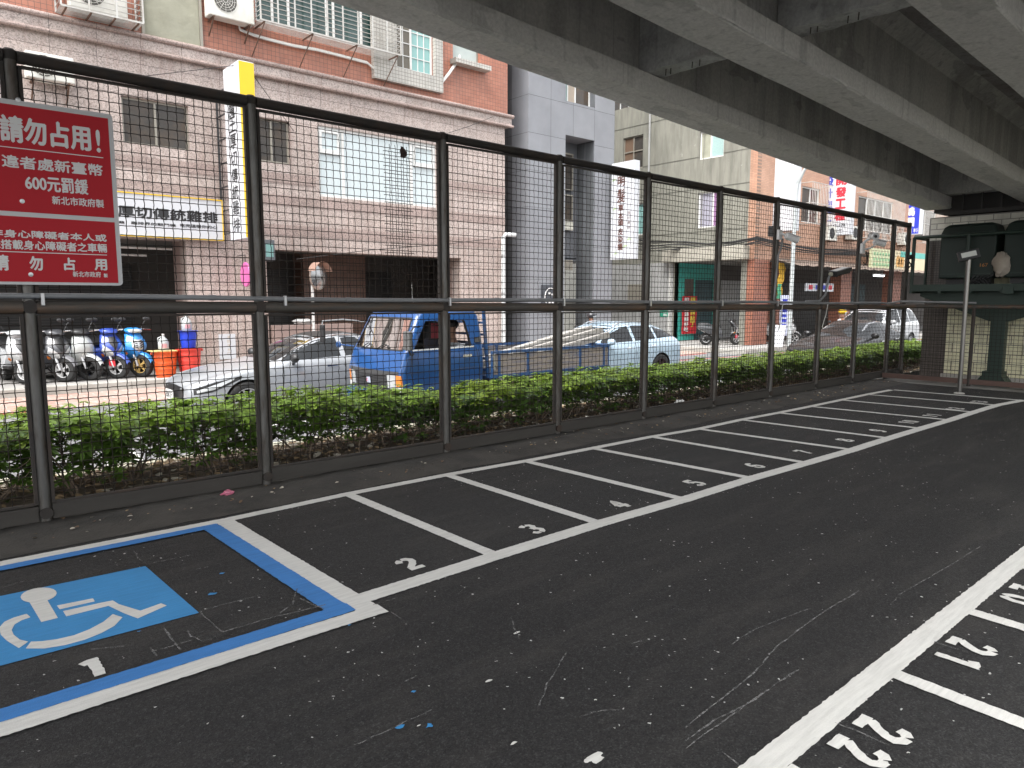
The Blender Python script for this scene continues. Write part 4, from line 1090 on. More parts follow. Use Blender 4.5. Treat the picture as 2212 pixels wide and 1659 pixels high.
MB().box(19.25, 20.1, FACADE + .95, FACADE + 1.0, Z_PV, 1.75).build('yellow_door', mat('ochre_door', (.32, .27, .13), .6), gt)
MB().box(16.5, 17.4, FACADE + 4, FACADE + 4.2, Z_PV, 15).build('alley_wall', M_PANELD, gt)
sg = thing('shop_sign', 'small dark square sign with white brush marks beside the townhouse door', 'sign', (18.7, FACADE - .1, 1.6))
a, b = gy(1192, 608, FACADE - .06), gy(1177, 642, FACADE - .06)
MB().box(18.0, 18.85, FACADE - .08, FACADE - .005, 1.35, 2.25).build('panel', mat('slate_panel', (.05, .055, .065), .5), sg)
mb = MB(); fq = facing_street(FACADE - .083)
mb.tube([fq(18.42 + .3 * cos(q), 1.8 + .33 * sin(q)) for q in [R(70 + 12 * k) for k in range(20)]], .018, 5)
for u, v in ((18.35, 1.95), (18.5, 1.9), (18.4, 1.72), (18.52, 1.62), (18.36, 1.6)): fbox(mb, fq, u - .05, u + .05, v - .04, v + .03, 0, .004)
mb.build('brush_mark', M_LETW, sg)

# ---------------------------------------------------------------- weathered concrete building with brick street front
def weather(name, col, stain, st2, axis_st=(1, 3, .45)):
    m, nt, b = base(name, 0.85, spec=.3); oc = ocoord(nt)
    c = mixc(nt, noise(nt, oc, .9, 6, .62), sc3(col, .85), sc3(col, 1.13))
    c = mixc(nt, ramp(nt, noise(nt, oc, 1.3, 7, .65, axis_st), [(.42, 0), (.68, .85)]), c, stain)
    c = mixc(nt, ramp(nt, noise(nt, oc, 2.6, 8, .7), [(.64, 0), (.68, .55)]), c, st2)
    nt.links.new(c, b.inputs['Base Color']); bump(nt, b, noise(nt, oc, 22, 5), .25, .01); return m
M_OLIVE = weather('weathered_render', (.225, .22, .185), (.13, .128, .108), (.36, .355, .32))
M_LOWW = weather('painted_low_wall', (.36, .36, .35), (.24, .24, .23), (.2, .2, .19))
M_BRK = tilemat('orange_wall_tiles', (0.40, 0.225, 0.15), (0.46, 0.27, 0.185), (0.28, 0.19, 0.14), 0.23, 0.065, 'y', 0.006, .5, rough=.6, stain=(.28, .17, .125))
M_BRKX = tilemat('orange_side_tiles', (0.37, 0.20, 0.13), (0.43, 0.24, 0.16), (0.22, 0.15, 0.11), 0.23, 0.065, 'x', 0.006, .5, rough=.6, stain=(.22, .14, .1))
M_RBRK = tilemat('red_pillar_tiles', (0.26, 0.095, 0.06), (0.31, 0.12, 0.075), (0.14, 0.08, 0.06), 0.23, 0.07, 'x', 0.008, .5, rough=.5)
M_RBRKY = tilemat('red_pillar_tiles_front', (0.26, 0.095, 0.06), (0.31, 0.12, 0.075), (0.14, 0.08, 0.06), 0.23, 0.07, 'y', 0.008, .5, rough=.5)
M_TEAL = mat('teal_paint', (.045, .36, .30), .6, var=.1, dirt=(.03, .22, .19), dscale=2)
M_TSHUT = tilemat('teal_shutter', (.03, .075, .085), (.034, .082, .092), (.012, .03, .035), 9, .085, 'y', .014, 0, rough=.5)
ob = thing('apartment_building', 'weathered grey concrete building with orange tiled street front over an arcade', 'building', (26, 15.4, Z_PV))
SX = 26.0; G = facing_side(SX)
hz = [(-22.25, -21.1, 7.6, 9.05), (-18.1, -16.95, 7.5, 8.62), (-18.1, -17.1, 4.7, 6.15), (-21.45, -20.6, 4.63, 6.04), (-19.2, -15.95, Z_PV - .01, 3.3)]
wall_holes(MB(), G, -23.6, -15.72, Z_PV, 10.35, .3, hz).build('side_wall', M_OLIVE, ob)
for z in (9.48, 7.62, 6.32, 4.55):
    for u0, u1 in ((-23.6, -22.26), (-21.09, -18.11), (-16.94, -15.72)) if 7.5 < z < 8.6 else ((-23.6, -15.72),):
        m2 = MB(); fbox(m2, G, u0, u1, z - .014, z + .014, 0, .012); m2.build('string_course', mat('dark_joint', (.11, .108, .09), .9), ob)
for u in (-20.55, -17.0 - .9):
    m2 = MB(); fbox(m2, G, u - .012, u + .012, 7.64 if u < -20 else 4.6, 10.3, 0, .01); m2.build('joint', M_OLIVE, ob)
m2 = MB(); fbox(m2, G, -23.2, -19.25, Z_PV, 3.32, 0, .05); m2.build('painted_wall_base', M_LOWW, ob)
MB().cyl((SX - .12, 19.35, Z_PV), (SX - .12, 19.35, 3.3), .05, 10).build('downpipe', M_CABW, ob)
MB().cyl((SX - .06, 20.7, 4.6), (SX - .06, 20.7, 10.3), .045, 10).build('downpipe', M_LOWW, ob)
m2 = MB(); fbox(m2, G, -21.75, -20.9, 1.35, 2.4, 0.05, .09); m2.build('meter_box', M_ALB, ob)
m2 = MB(); fbox(m2, G, -19.6, -15.6, 3.3, 3.85, 0, .45); m2.build('concrete_canopy', mat('canopy', (.33, .31, .26), .8, var=.15, dirt=(.2, .19, .16)), ob, bevel=.02)
window(ob, G, -22.25, -21.1, 7.6, 9.05, (.5, .5), M_ALB, [mat('brown_board', (.13, .08, .05), .7), M_GLD], .1, .05, rows=(.55, .45))
window(ob, G, -18.1, -16.95, 7.5, 8.62, (.45, .55), M_ALW, [mat('pale_paper_pane', (.33, .33, .26), .3, var=.3, scale=3), mat('dotted_pane', (.3, .42, .40), .3, var=.25, scale=20)], .1, .05)
window(ob, G, -18.1, -17.1, 4.7, 6.15, (.72, .28), M_ALW, [mat('grey_lilac_pane', (.30, .29, .34), .2), mat('mauve_pane', (.30, .16, .30), .3)], .1, .05)
window(ob, G, -21.45, -20.6, 4.63, 6.04, (.5, .5), M_ALW, M_GLA, .1, .05)
OY = 15.4; O = facing_street(OY)
wall_holes(MB(), O, SX + .3, 60, 3.3, 12.0, .3, [(29.6, 31.2, 5.0, 6.5), (35, 39, 5.0, 6.6), (42, 45, 5.0, 6.6), (31, 33, 8, 9.6)]).build('street_wall', M_BRK, ob)
MB().box(SX, SX + .3, OY, OY + .32, 3.3, 12).build('corner_tiles', M_BRKX, ob)
MB().box(SX + .3, 60, OY + .35, OY + .45, 3.4, 12).build('inner_wall', M_ARC, ob)
for x in (26.05, 33.6, 39.5, 45.5):
    w_ = 1.1
    MB().box(x, x + w_, OY - .02, OY + .5, Z_PV, 3.29).build('pillar', [M_RBRKY, M_RBRK] , ob)
    me = COL.objects[-1].data
    for p_ in me.polygons: p_.material_index = 1 if abs(p_.normal.x) > .5 else 0
MB().box(28.7, 29.25, OY + .6, OY + 1.2, Z_PV, 3.3).build('pillar', M_RBRK, ob)
mb = MB().box(29.3, 60, 19.2, 19.4, Z_PV, 3.4); mb.build('arcade_back_wall', M_ARC, ob)
MB().box(SX + .3, 60, OY + .3, 19.4, 3.31, 3.5).build('arcade_ceiling', M_ARCC, ob)
mb = MB(); T = facing_street(19.2)
wall_holes(mb, T, SX + .02, 29.3, Z_PV, 3.3, .2, [(27.55, 29.1, Z_PV - .01, 2.6)]).build('teal_shop_wall', M_TEAL, ob)
MB().box(27.55, 29.1, 19.3, 19.35, Z_PV, 2.6).build('teal_shutter', M_TSHUT, ob)
m2 = MB(); fbox(m2, T, 26.75, 27.4, 1.55, 2.62, 0, .03); m2.build('meter_panel', M_GLD, ob)
for x0, x1, m_ in ((29.5, 31.2, M_LOWW), (31.4, 33.2, M_TSHUT), (34.8, 39.2, M_SHUT), (40.7, 45, M_TSHUT)): MB().box(x0, x1, 19.1, 19.19, Z_PV, 2.6).build('shop_shutter', m_, ob)
window(ob, O, 29.6, 31.2, 5.0, 6.5, (.5, .5), M_ALW, M_GLD, .1, .06); window(ob, O, 35, 39, 5.0, 6.6, (.25, .25, .25, .25), M_ALW, M_GLD, .1, .06); window(ob, O, 42, 45, 5.0, 6.6, (.5, .5), M_ALW, M_GLD, .1, .06); window(ob, O, 31, 33, 8, 9.6, (.5, .5), M_ALW, M_GLD, .1, .06)
for x0, x1, z0, z1 in ((29.5, 31.3, 4.9, 6.6), (34.8, 39.2, 4.6, 6.7), (41.8, 45.2, 4.7, 6.7)):
    mb = MB()
    nb = round((x1 - x0) / .14)
    for i in range(nb + 1): x = x0 + (x1 - x0) * i / nb; mb.tube([(x, OY - .5, z0), (x, OY - .5, z1)], .012, 4)
    for z in (z0, (z0 + z1) / 2, z1): mb.tube([(x0, OY, z), (x0, OY - .5, z), (x1, OY - .5, z), (x1, OY, z)], .018, 5)
    mb.build('window_grille', M_BARS, ob)
mb = MB()
for i in range(60):
    x = 27.3 + .45 * i; mb.bar((x, OY - .02, 3.36), (x + .45, OY - .02, 3.36), .04, .1)
    mb.quad((x, OY, 3.38), (x + .45, OY, 3.38), (x + .45, OY - 1.1, 3.05 + .04 * (i % 2)), (x, OY - 1.1, 3.05 + .04 * ((i + 1) % 2)))
mb.build('corrugated_awning', mat('rusty_awning', (.17, .13, .105), .8, var=.3), ob)
MB().box(SX + .1, 60, OY + .3, 24, 11.8, 12).box(SX + .05, SX + .25, OY + .35, 23.6, 10.3, 10.4).build('roof', M_OLIVE, ob)

def wall_unit(label, x, z):
    t = thing('air_conditioner', label, 'air conditioner', (x, OY - .3, z), 'outdoor air conditioner units')
    MB().box(x, x + .85, OY - .42, OY - .08, z, z + .62).build('casing', M_ACW, t, bevel=.02)
    MB().cyl((x + .32, OY - .425, z + .31), (x + .32, OY - .40, z + .31), .24, 22).build('fan_opening', M_BLACK, t)
    MB().bar((x + .1, OY - .42, z - .02), (x + .1, OY, z - .02), .04, .04).build('bracket', M_RBAR, t); MB().bar((x + .75, OY - .42, z - .02), (x + .75, OY, z - .02), .04, .04).build('bracket', M_RBAR, t)
wall_unit('air conditioner box on the orange tiles right of the blank sign', 31.3, 4.3); wall_unit('air conditioner box on the orange tiles beyond the two column sign', 33.6, 4.45); wall_unit('air conditioner box on the orange tiles near the blue sign', 39.6, 4.5)
t = thing('strip_lamp', 'lit white tube lamp hanging under the rusty awning', 'lamp', (37, 15.0, 2.9))
MB().cyl((36.2, 15.0, 2.86), (37.4, 15.0, 2.86), .035, 8).build('tube', emis('lit_tube', (.9, .95, 1.0), 2.0), t); MB().box(36.15, 37.45, 14.96, 15.04, 2.90, 2.96).build('fitting', M_ALW, t)
for k, (x, y, w_, h_, c_, lb) in enumerate(((30.6, 16.4, .9, 1.0, (.12, .1, .085), 'brown stack of cartons under the arcade beside the brick pillar'), (35.2, 16.2, 1.8, .95, (.30, .30, .28), 'pale shop counter under the rusty awning'), (37.8, 16.6, .8, 1.7, (.34, .35, .36), 'tall steel refrigerator in the far arcade shop'), (41.2, 16.2, 2.0, .9, (.16, .19, .16), 'green market table under the far awning'))):
    t = thing(('carton_stack', 'shop_counter', 'refrigerator', 'market_table')[k], lb, ('cartons', 'counter', 'refrigerator', 'table')[k], (x + w_ / 2, y, Z_PV)); m_ = mat('goods_%s' % 'brown pale steel green'.split()[k], c_, .6, var=.2)
    if k == 2: MB().box(x, x + w_, y, y + .6, Z_PV, Z_PV + h_).build('cabinet', m_, t, bevel=.02); MB().box(x + .05, x + w_ - .05, y - .03, y - .002, Z_PV + .7, Z_PV + h_ - .06).build('door', M_GLD, t)
    elif k == 0:
        for i in range(3): MB().box(x + .04 * i, x + w_ - .1 * i, y, y + .5, Z_PV + i * .34, Z_PV + i * .34 + .33).build('carton', m_, t, bevel=.01)
    else:
        MB().box(x, x + w_, y, y + .6, Z_PV + h_ - .06, Z_PV + h_).build('top', m_, t, bevel=.01)
        MB().box(x + .04, x + w_ - .04, y + .04, y + .56, Z_PV, Z_PV + h_ - .062).build('base', M_ARC, t)
bt = thing('apartment_building', 'pale tiled building whose top shows over the weathered concrete wall', 'building', (24, 32, 0))
fb = facing_street(30)
wall_holes(MB(), fb, 14, 44, -.3, 20, .3, [(x, x + 1.6, z, z + 1.4) for x in (17, 21, 25, 29, 34) for z in (9.2, 12.4, 15.6)]).build('tiled_wall', tilemat('pale_tiles', (.46, .46, .43), (.52, .52, .49), (.3, .3, .28), .24, .07, 'y', .008, rough=.5), bt)
MB().box(14.2, 43.8, 30.4, 31, -.3, 19.8).build('inner_wall', M_ARC, bt)
for x in (17, 21, 25, 29, 34):
    for z in (9.2, 12.4, 15.6): window(bt, fb, x, x + 1.6, z, z + 1.4, (.5, .5), M_ALW, M_GLD, .1, .06)

# ================================================================== SIGNS
M_SIGNF = mat('white_sign_face', (.53, .54, .565), .4, var=.03)
M_YEL = mat('yellow_sign_face', (.72, .46, .012), .4, var=.04)
M_INK = mat('black_ink', (.02, .02, .022), .6)
M_INKR = mat('red_ink', (.50, .03, .05), .5)
M_INKB = mat('blue_ink', (.03, .045, .36), .5)
M_BLUES = mat('blue_sign_face', (.02, .04, .42), .4, var=.05)
def hang(t, X, y0, y1, zs, out=.5):
    """steel frame tying a projecting sign back to its wall"""
    mb = MB(); mb.box(X + .12, X + .16, y1 + .02, y1 + .06, zs[0], zs[-1]); mb.box(X + .12, X + .16, y1 + out - .06, y1 + out - .02, zs[0], zs[-1])
    n = max(3, int((zs[-1] - zs[0]) / .55))
    for i in range(n + 1):
        z = zs[0] + (zs[-1] - zs[0]) * i / n; mb.bar((X + .14, y1, z), (X + .14, y1 + out, z), .03, .03)
    mb.build('frame', M_RBAR if X > 25 else M_BLACK, t)
# yellow-edged vertical sign
VX = 6.5
vs = thing('projecting_sign', 'tall white vertical sign with yellow edge hung on the granite front', 'sign', (VX, 17.7, 3.18))
MB().box(VX, VX + .36, 17.2, 18.22, 3.18, 7.24).build('case', M_SIGNF, vs, bevel=.01)
MB().box(VX + .003, VX + .357, 17.194, 17.199, 3.2, 7.22).build('yellow_edge', M_YEL, vs)
fv = facing_side(VX - .003); mb = MB()
for ch, py in zip('魔王厚切傳統雞排', (233, 267, 305, 343, 380, 416, 450, 487)):
    z = gx(506, py, VX).z; write(mb, fv, ch, -17.95, z - .17, -17.55, z + .17, 0, fat=.006)
mb.build('lettering', M_INK, vs)
hang(vs, VX, 17.2, 18.22, (3.4, 6.9), .98)
mb = MB().tube([(VX + .2, 17.3, 7.2), (VX - 1.6, FACADE, 7.0)], .008, 5).tube([(VX + .2, 17.3, 7.2), (VX + 2.2, FACADE, 6.3)], .008, 5); mb.build('guy_wire', M_CABK, vs)
hs_ = thing('shop_sign', 'long white horizontal shop sign with thin yellow border and black lettering', 'sign', (5.2, FACADE - .1, 3.2))
hx0, hx1, hz0, hz1 = 1.2, 6.6, 3.22, 4.25
MB().box(hx0, hx1, FACADE - .22, FACADE - .02, hz0, hz1).build('case', M_SIGNF, hs_, bevel=.01)
fh = facing_street(FACADE - .222); mb = MB()
for a in ((hx0, hx1, hz0, hz0 + .025), (hx0, hx1, hz1 - .025, hz1), (hx0, hx0 + .02, hz0 + .03, hz1 - .03), (hx1 - .02, hx1, hz0 + .03, hz1 - .03)): fbox(mb, fh, *a, 0, .02)
mb.build('yellow_border', M_YEL, hs_)
mb = MB(); f2 = facing_street(FACADE - .226)
def row2(t, tl, br, b=.01):
    p, q = gy(*tl, FACADE - .226), gy(*br, FACADE - .226); write(mb, f2, t, p.x, q.z, q.x, p.z, 0, fat=b)
row2('厚切傳統雞排', (254, 443), (470, 482), .012); row2('雞排界的戰鬥機', (283, 478), (380, 490), .003); row2('雞', (257, 477), (269, 483), .003); row2('吃完溫暖你的心', (389, 483), (469, 495), .003)
mb.build('lettering', M_INK, hs_)
# hair salon sign
HX = 21.6
h2 = thing('projecting_sign', 'white vertical sign with brown characters and green sprigs beside the grey townhouse', 'sign', (HX, 18.4, 3.27))
MB().box(HX, HX + .3, 17.9, 19.05, 3.27, 6.95).build('case', M_SIGNF, h2, bevel=.01)
fh = facing_side(HX - .003); mb = MB()
for ch, z, s, hh in (('萌', 6.3, .38, .5), ('髮', 5.69, .38, .5), ('草', 5.23, .25, .26), ('本', 4.93, .25, .26), ('頭', 4.67, .25, .26), ('皮', 4.32, .25, .26), ('染', 4.03, .25, .26), ('護', 3.75, .25, .26)): write(mb, fh, ch, -18.55 - s / 2, z - hh / 2, -18.55 + s / 2, z + hh / 2, 0, fat=.01)
for ch, z in zip('預約專線', (5.0, 4.82, 4.64, 4.46)): write(mb, fh, ch, -18.2, z - .06, -18.08, z + .06)
mb.build('lettering', mat('brown_ink', (.11, .05, .04), .6), h2)
mb = MB()
for y, z in ((18.9, 6.3), (18.86, 5.2), (18.3, 3.75), (18.1, 4.0), (18.75, 3.5), (18.2, 6.6)):
    for k in range(3): leaflet(mb, Vector((HX - .006, y, z)), Vector((0, cos(k * 1.3), sin(k * 1.3))), Vector((-1, 0, 0)), .11, .02)
for v in mb.v: pass
mb.v = [(min(p[0], HX - .004), p[1], p[2]) for p in mb.v]
mb.build('sprig_print', mat('green_print', (.33, .47, .16), .5), h2)
hang(h2, HX, 17.9, 19.05, (3.5, 6.7), .3)
# blank white sign
BX = 27.3
b2 = thing('projecting_sign', 'big blank white sign board on a rusty frame at the brick corner', 'sign', (BX, 15, 4.45))
MB().box(BX, BX + .45, 14.5, 15.68, 4.45, 7.9).build('board', M_SIGNF, b2, bevel=.01); hang(b2, BX, 14.5, 15.68, (4.6, 7.8), .5)
DX = 32.0
d2 = thing('projecting_sign', 'white sign with blue and red columns of characters above the arcade', 'sign', (DX, 15, 4.55))
MB().box(DX, DX + .4, 14.4, 15.7, 4.55, 7.5).build('case', M_SIGNF, d2, bevel=.01)
fd = facing_side(DX - .004); ma, mb_, mc = MB(), MB(), MB()
for i, (a, b) in enumerate(zip('設計施工', '開發工程')):
    z = 6.92 - i * .51; write(ma, fd, a, -15.66, z - .2, -15.22, z + .2, 0, fat=.02); write(mb_, fd, b, -15.08, z - .2, -14.64, z + .2, 0, fat=.025)
write(mc, fd, '15-542-578', -15.5, 4.9, -14.6, 5.03, .02); write(mc, fd, '丁先生', -15.3, 4.64, -14.7, 4.82, .01)
ma.build('blue_lettering', M_INKB, d2); mb_.build('red_lettering', M_INKR, d2); mc.build('lettering', M_INK, d2); hang(d2, DX, 14.4, 15.7, (4.7, 7.3), .3)
LX = 41.0
l2 = thing('projecting_sign', 'blue vertical sign with white characters near the green platform', 'sign', (LX, 15.3, 5.1))
MB().box(LX, LX + .3, 14.75, 15.85, 5.1, 7.6).build('case', M_SIGNF, l2, bevel=.01); MB().box(LX - .006, LX - .001, 14.85, 15.8, 5.14, 7.55).build('blue_face', M_BLUES, l2)
fl2 = facing_side(LX - .010); mb = MB()
for ch, z in zip('利鴿園', (6.85, 6.3, 5.75)): write(mb, fl2, ch, -15.55, z - .22, -15.1, z + .22, 0, fat=.02)
for ch, y in zip('鳥飼料', (15.7, 15.4, 15.1)): write(mb, fl2, ch, -y, 5.2, -y + .22, 5.42, .01)
mb.build('lettering', M_LETW, l2); hang(l2, LX, 14.75, 15.85, (5.3, 7.3), .2)
for lab, x0, x1, m_, mk in (('pale yellow awning board with green printed rows', 35.6, 37.9, mat('pale_yellow_board', (.52, .53, .33), .5), mat('green_rows', (.22, .42, .22), .5)), ('cream awning board with teal top band and orange shapes', 38.2, 42.6, mat('cream_board', (.58, .5, .33), .5), mat('teal_band', (.1, .38, .33), .5))):
    t = thing('shop_sign', lab, 'sign', (x0, 15.1, 3.2)); MB().box(x0, x1, 14.9, 15.02, 3.2, 4.15).build('board', m_, t); fq = facing_street(14.897); mb = MB()
    if x0 < 38:
        for z in (3.9, 3.65, 3.4): 
            for k in range(6): fbox(mb, fq, x0 + .2 + k * .33, x0 + .42 + k * .33, z - .07, z + .07, 0, .004)
    else: fbox(mb, fq, x0 + .8, x1, 3.85, 4.14, 0, .004)
    mb.build('print', mk, t)
    if x0 > 38:
        mb = MB()
        for k in range(3): mb.add([fq(x0 + .5 + .3 * k + .22 * cos(q), 3.62 + .3 * sin(q), .003) for q in [2 * pi * i / 14 for i in range(14)]], [tuple(range(14))])
        mb.build('orange_print', mat('orange_print', (.6, .33, .1), .5), t)
# small wall pieces
t = thing('round_sign', 'pink round hanging sign under a lantern by the granite column', 'sign', (7.3, FACADE - .5, 2.6))
c = gy(531, 593, FACADE - .55)
MB().lathe([(0, -.03), (.30, -.03), (.32, 0), (.30, .03), (0, .03)], (c.x, c.y, c.z), 26, 'x').build('disc', mat('pink_disc', (.62, .13, .36), .4), t, smooth=True)
MB().tube([(c.x, c.y, c.z + .32), (c.x, c.y, c.z + .5), (c.x, FACADE, c.z + .5)], .012, 5).build('hook', M_BLACK, t)
t = thing('wall_lantern', 'dark square lantern box on the granite wall above the pink sign', 'lamp', (7.4, FACADE - .3, 3.0))
MB().box(7.55, 7.85, FACADE - .45, FACADE - .1, 2.75, 3.3).build('box', mat('dark_lantern', (.12, .13, .14), .4), t, bevel=.01)
MB().box(7.6, 7.8, FACADE - .46, FACADE - .452, 2.85, 3.2).build('pane', M_GLA, t)
t = thing('notice_board', 'white notice board with faint writing leaning on the granite column', 'notice', (6.6, FACADE - .05, .2))
MB().box(6.42, 6.84, FACADE - .04, FACADE - .005, .16, .82).build('board', M_SIGNF, t); fq = facing_street(FACADE - .042)
mb = MB()
for k, ch in enumerate('消防送水口'): write(mb, fq, ch, 6.62, .70 - k * .11, 6.70, .78 - k * .11)
mb.build('lettering', mat('faded_ink', (.45, .33, .2), .6), t)
t = thing('downpipe', 'white downpipe with elbow at the right edge of the granite front', 'pipe', (16.1, FACADE - .1, 0))
MB().tube([(16.12, FACADE - .1, Z_PV), (16.12, FACADE - .1, 3.85), (16.2, FACADE - .12, 3.95), (16.6, FACADE - .2, 3.95)], .075, 12).build('pipe', mat('white_pvc', (.55, .57, .57), .4, dirt=(.35, .35, .33)), t, smooth=True)
mb = MB()
for z in (.6, 1.9, 3.2): mb.cyl((16.12, FACADE - .1, z), (16.12, FACADE - .1, z + .06), .088, 12)
mb.build('bracket', M_GALV, t)
t = thing('house_number_plate', 'green house number plate on the pale painted wall', 'sign', (SX - .06, 19.66, 1.1))
MB().box(SX - .07, SX - .052, 19.42, 19.9, .95, 1.22).build('plate', mat('green_plate', (.03, .25, .16), .4), t)
mb = MB(); fg = facing_side(SX - .072); write(mb, fg, '88', -19.7, .98, -19.5, 1.08, .02); write(mb, fg, '中正路', -19.86, 1.11, -19.5, 1.2, .01); mb.build('lettering', M_LETW, t)
t = thing('banner', 'red vertical cloth banner with white and yellow characters beside the teal shutter', 'banner', (27, 19.0, .2))
rows = [[(26.42 + .36 * j + .0, 19.05 + .02 * sin(2.2 * i + j), .18 + .24 * i) for j in range(4)] for i in range(8)]
MB().loft(rows, caps=False, closed=False).build('cloth', mat('red_cloth', (.50, .02, .03), .7, var=.1), t, smooth=True)
mb, mk = MB(), MB(); fq = facing_street(19.02)
for k, ch in enumerate('的牛肉湯麵好吃'): write(mb, fq, ch, 26.55, 1.62 - k * .22, 26.85, 1.8 - k * .22, 0, fat=.012)
for k, ch in enumerate('張們讚記丁'): write(mk, fq, ch, 27.0, 1.58 - k * .27, 27.35, 1.8 - k * .27, 0, fat=.015)
mb.build('white_lettering', M_LETW, t); mk.build('yellow_lettering', mat('yellow_ink', (.65, .5, .06), .6), t)
t = thing('banner', 'yellow and green cloth streamer hanging on the red brick pillar', 'banner', (28.6, 15.2, 2.2))
a = gy(1683, 560, 15.1)
MB().loft([[(a.x + .16 * j + .1 * sin(i), 15.1 + .05 * ((i + j) % 2), 3.2 - .22 * i) for j in range(4)] for i in range(7)], caps=False, closed=False).build('cloth', mat('yellow_cloth', (.62, .36, .03), .7, var=.15), t, smooth=True)
MB().loft([[(a.x - .05 + .16 * j, 15.08 + .04 * ((i + j) % 2), 2.35 - .2 * i) for j in range(3)] for i in range(4)], caps=False, closed=False).build('green_end', mat('green_cloth', (.06, .3, .16), .7), t, smooth=True)
t = thing('shop_sign', 'small white hanging sign with red and blue marks under the arcade', 'sign', (33, 15, 2.3))
a, b = gy(1741, 611, 15.0), gy(1800, 630, 15.0)
MB().box(a.x, b.x, 15.0, 15.05, b.z, a.z).build('board', M_SIGNF, t); mr, mbb = MB(), MB(); fq = facing_street(14.997)
for k in range(4): fbox(mr if k in (0, 3) else mbb, fq, a.x + .25 + .62 * k * (b.x - a.x) / 2.6, a.x + .25 + .62 * k * (b.x - a.x) / 2.6 + .35, b.z + .08, a.z - .08, 0, .003)
mr.build('red_print', M_INKR, t); mbb.build('blue_print', M_INKB, t)
t = thing('advert_panel', 'blue and white upright advert panel behind the lamp pole', 'sign', (27.9, 14.9, .2))
MB().box(27.45, 27.5, 14.6, 15.0, .25, 1.9).build('board', mat('pale_blue_board', (.42, .46, .6), .5), t); mb = MB(); fq = facing_side(27.447)
for k in range(7): fbox(mb, fq, -14.9, -14.7, .4 + k * .2, .52 + k * .2, 0, .003)
mb.build('print', M_INKB, t)
t = thing('sandwich_board', 'white standing board with red line at the foot of the lamp pole', 'sign', (25.9, 13.9, Z_PV))
MB().add([(26.0, 14.55, Z_PV), (26.0, 14.05, Z_PV), (26.22, 14.05, .72), (26.22, 14.55, .72), (26.04, 14.55, Z_PV), (26.04, 14.05, Z_PV), (26.26, 14.05, .72), (26.26, 14.55, .72)], [(0, 1, 2, 3), (7, 6, 5, 4), (0, 4, 5, 1), (1, 5, 6, 2), (2, 6, 7, 3), (3, 7, 4, 0)]).build('board', M_SIGNF, t)
t = thing('lamp_pole', 'grey street lamp pole with curved arm in front of the brick corner', 'street lamp', (26.6, 14.1, Z_PV))
MB().tube([(26.6, 14.1, Z_PV), (26.6, 14.1, 5.6), (26.6, 14.05, 6.1), (26.6, 13.8, 6.6), (26.6, 13.4, 6.9), (26.6, 12.8, 7.05)], [.085, .07, .065, .055, .05, .045], 12).build('pole', mat('pale_grey_pole', (.42, .45, .45), .5, dirt=(.25, .26, .26)), t, smooth=True)
MB().lathe([(.0, -.06), (.1, -.05), (.13, .0), (.08, .05), (0, .06)], (26.6, 12.6, 7.05), 14, 'z').build('lamp_head', M_ALW, t, smooth=True)

# overhead cables
t = thing('overhead_cables', 'tangled black cables strung along the concrete canopy and brick front', 'cable', (26, 15, 4))
for k in range(9):
    pts = []; za = 3.9 + random.uniform(-.25, .5); zb = 3.75 + random.uniform(-.2, .5)
    for i in range(15):
        q = i / 14; x = 21.9 + (SX - .1 - 21.9) * min(1, q * 4) if q < .25 else (SX - .35 if q < .5 else SX - .35 + (q - .5) * 2 * 20)
        y = 19.0 if q < .25 else (19.0 - (q - .25) * 4 * 3.9 if q < .5 else 15.1)
        pts.append((x, y, za + (zb - za) * q - .22 * sin(pi * ((q * 4) % 1)) + random.uniform(-.03, .03)))
    MB().tube(pts, random.uniform(.012, .028), 5).build('cable', M_CABK, t, smooth=True)
t = thing('overhead_cables', 'thin slack wire crossing the granite frontage to the townhouse', 'cable', (14, 18.9, 6))
MB().tube([gy(x, y, 18.9) for x, y in ((905, 300), (960, 290), (1010, 274), (1065, 252))], .008, 4).tube([gy(x, y, 18.9) for x, y in ((640, 560), (800, 540), (960, 528), (1090, 512))], .01, 4).build('cable', M_CABK, t)

# convex mirror
t = thing('traffic_mirror', 'round convex traffic mirror on a white pole before the dark arcade', 'mirror', (8.72, 18.4, Z_PV))
c = gy(687, 597, 18.35)
pole_x = gy(676, 660, 18.4).x
MB().tube([(pole_x, 18.4, Z_PV), (pole_x, 18.4, c.z + .2)], .04, 10).build('pole', M_ALW, t, smooth=True)
mm, nt, b = base('mirror_glass', .15, .9); b.inputs['Base Color'].default_value = (.33, .33, .33, 1)
rot = Matrix.Translation(c) @ Matrix.Rotation(R(27), 4, 'Z')
mb = MB(); mb.M = rot; mb.lathe([(0, -.09), (.2, -.075), (.36, -.02), (.375, 0.0), (.34, .04), (0, .06)], (0, 0, 0), 28, 'y'); mb.build('dish', mat('mirror_back', (.30, .24, .2), .5), t, smooth=True)
mb = MB(); mb.M = rot; mb.lathe([(0, -.094), (.2, -.079), (.345, -.03)], (0, 0, 0), 28, 'y'); mb.build('glass', mm, t, smooth=True)
mb = MB(); mb.M = rot; pr = [(.40 * cos(q), .40 * sin(q)) for q in [R(20 + 14 * k) for k in range(11)]]
mb.loft([[(a * 1.0, -.2, b * 1.0) for a, b in pr], [(a * .97, .05, b * .97) for a, b in pr]], caps=False, closed=False); mb.build('hood', mat('orange_hood', (.42, .26, .2), .5), t, smooth=True)
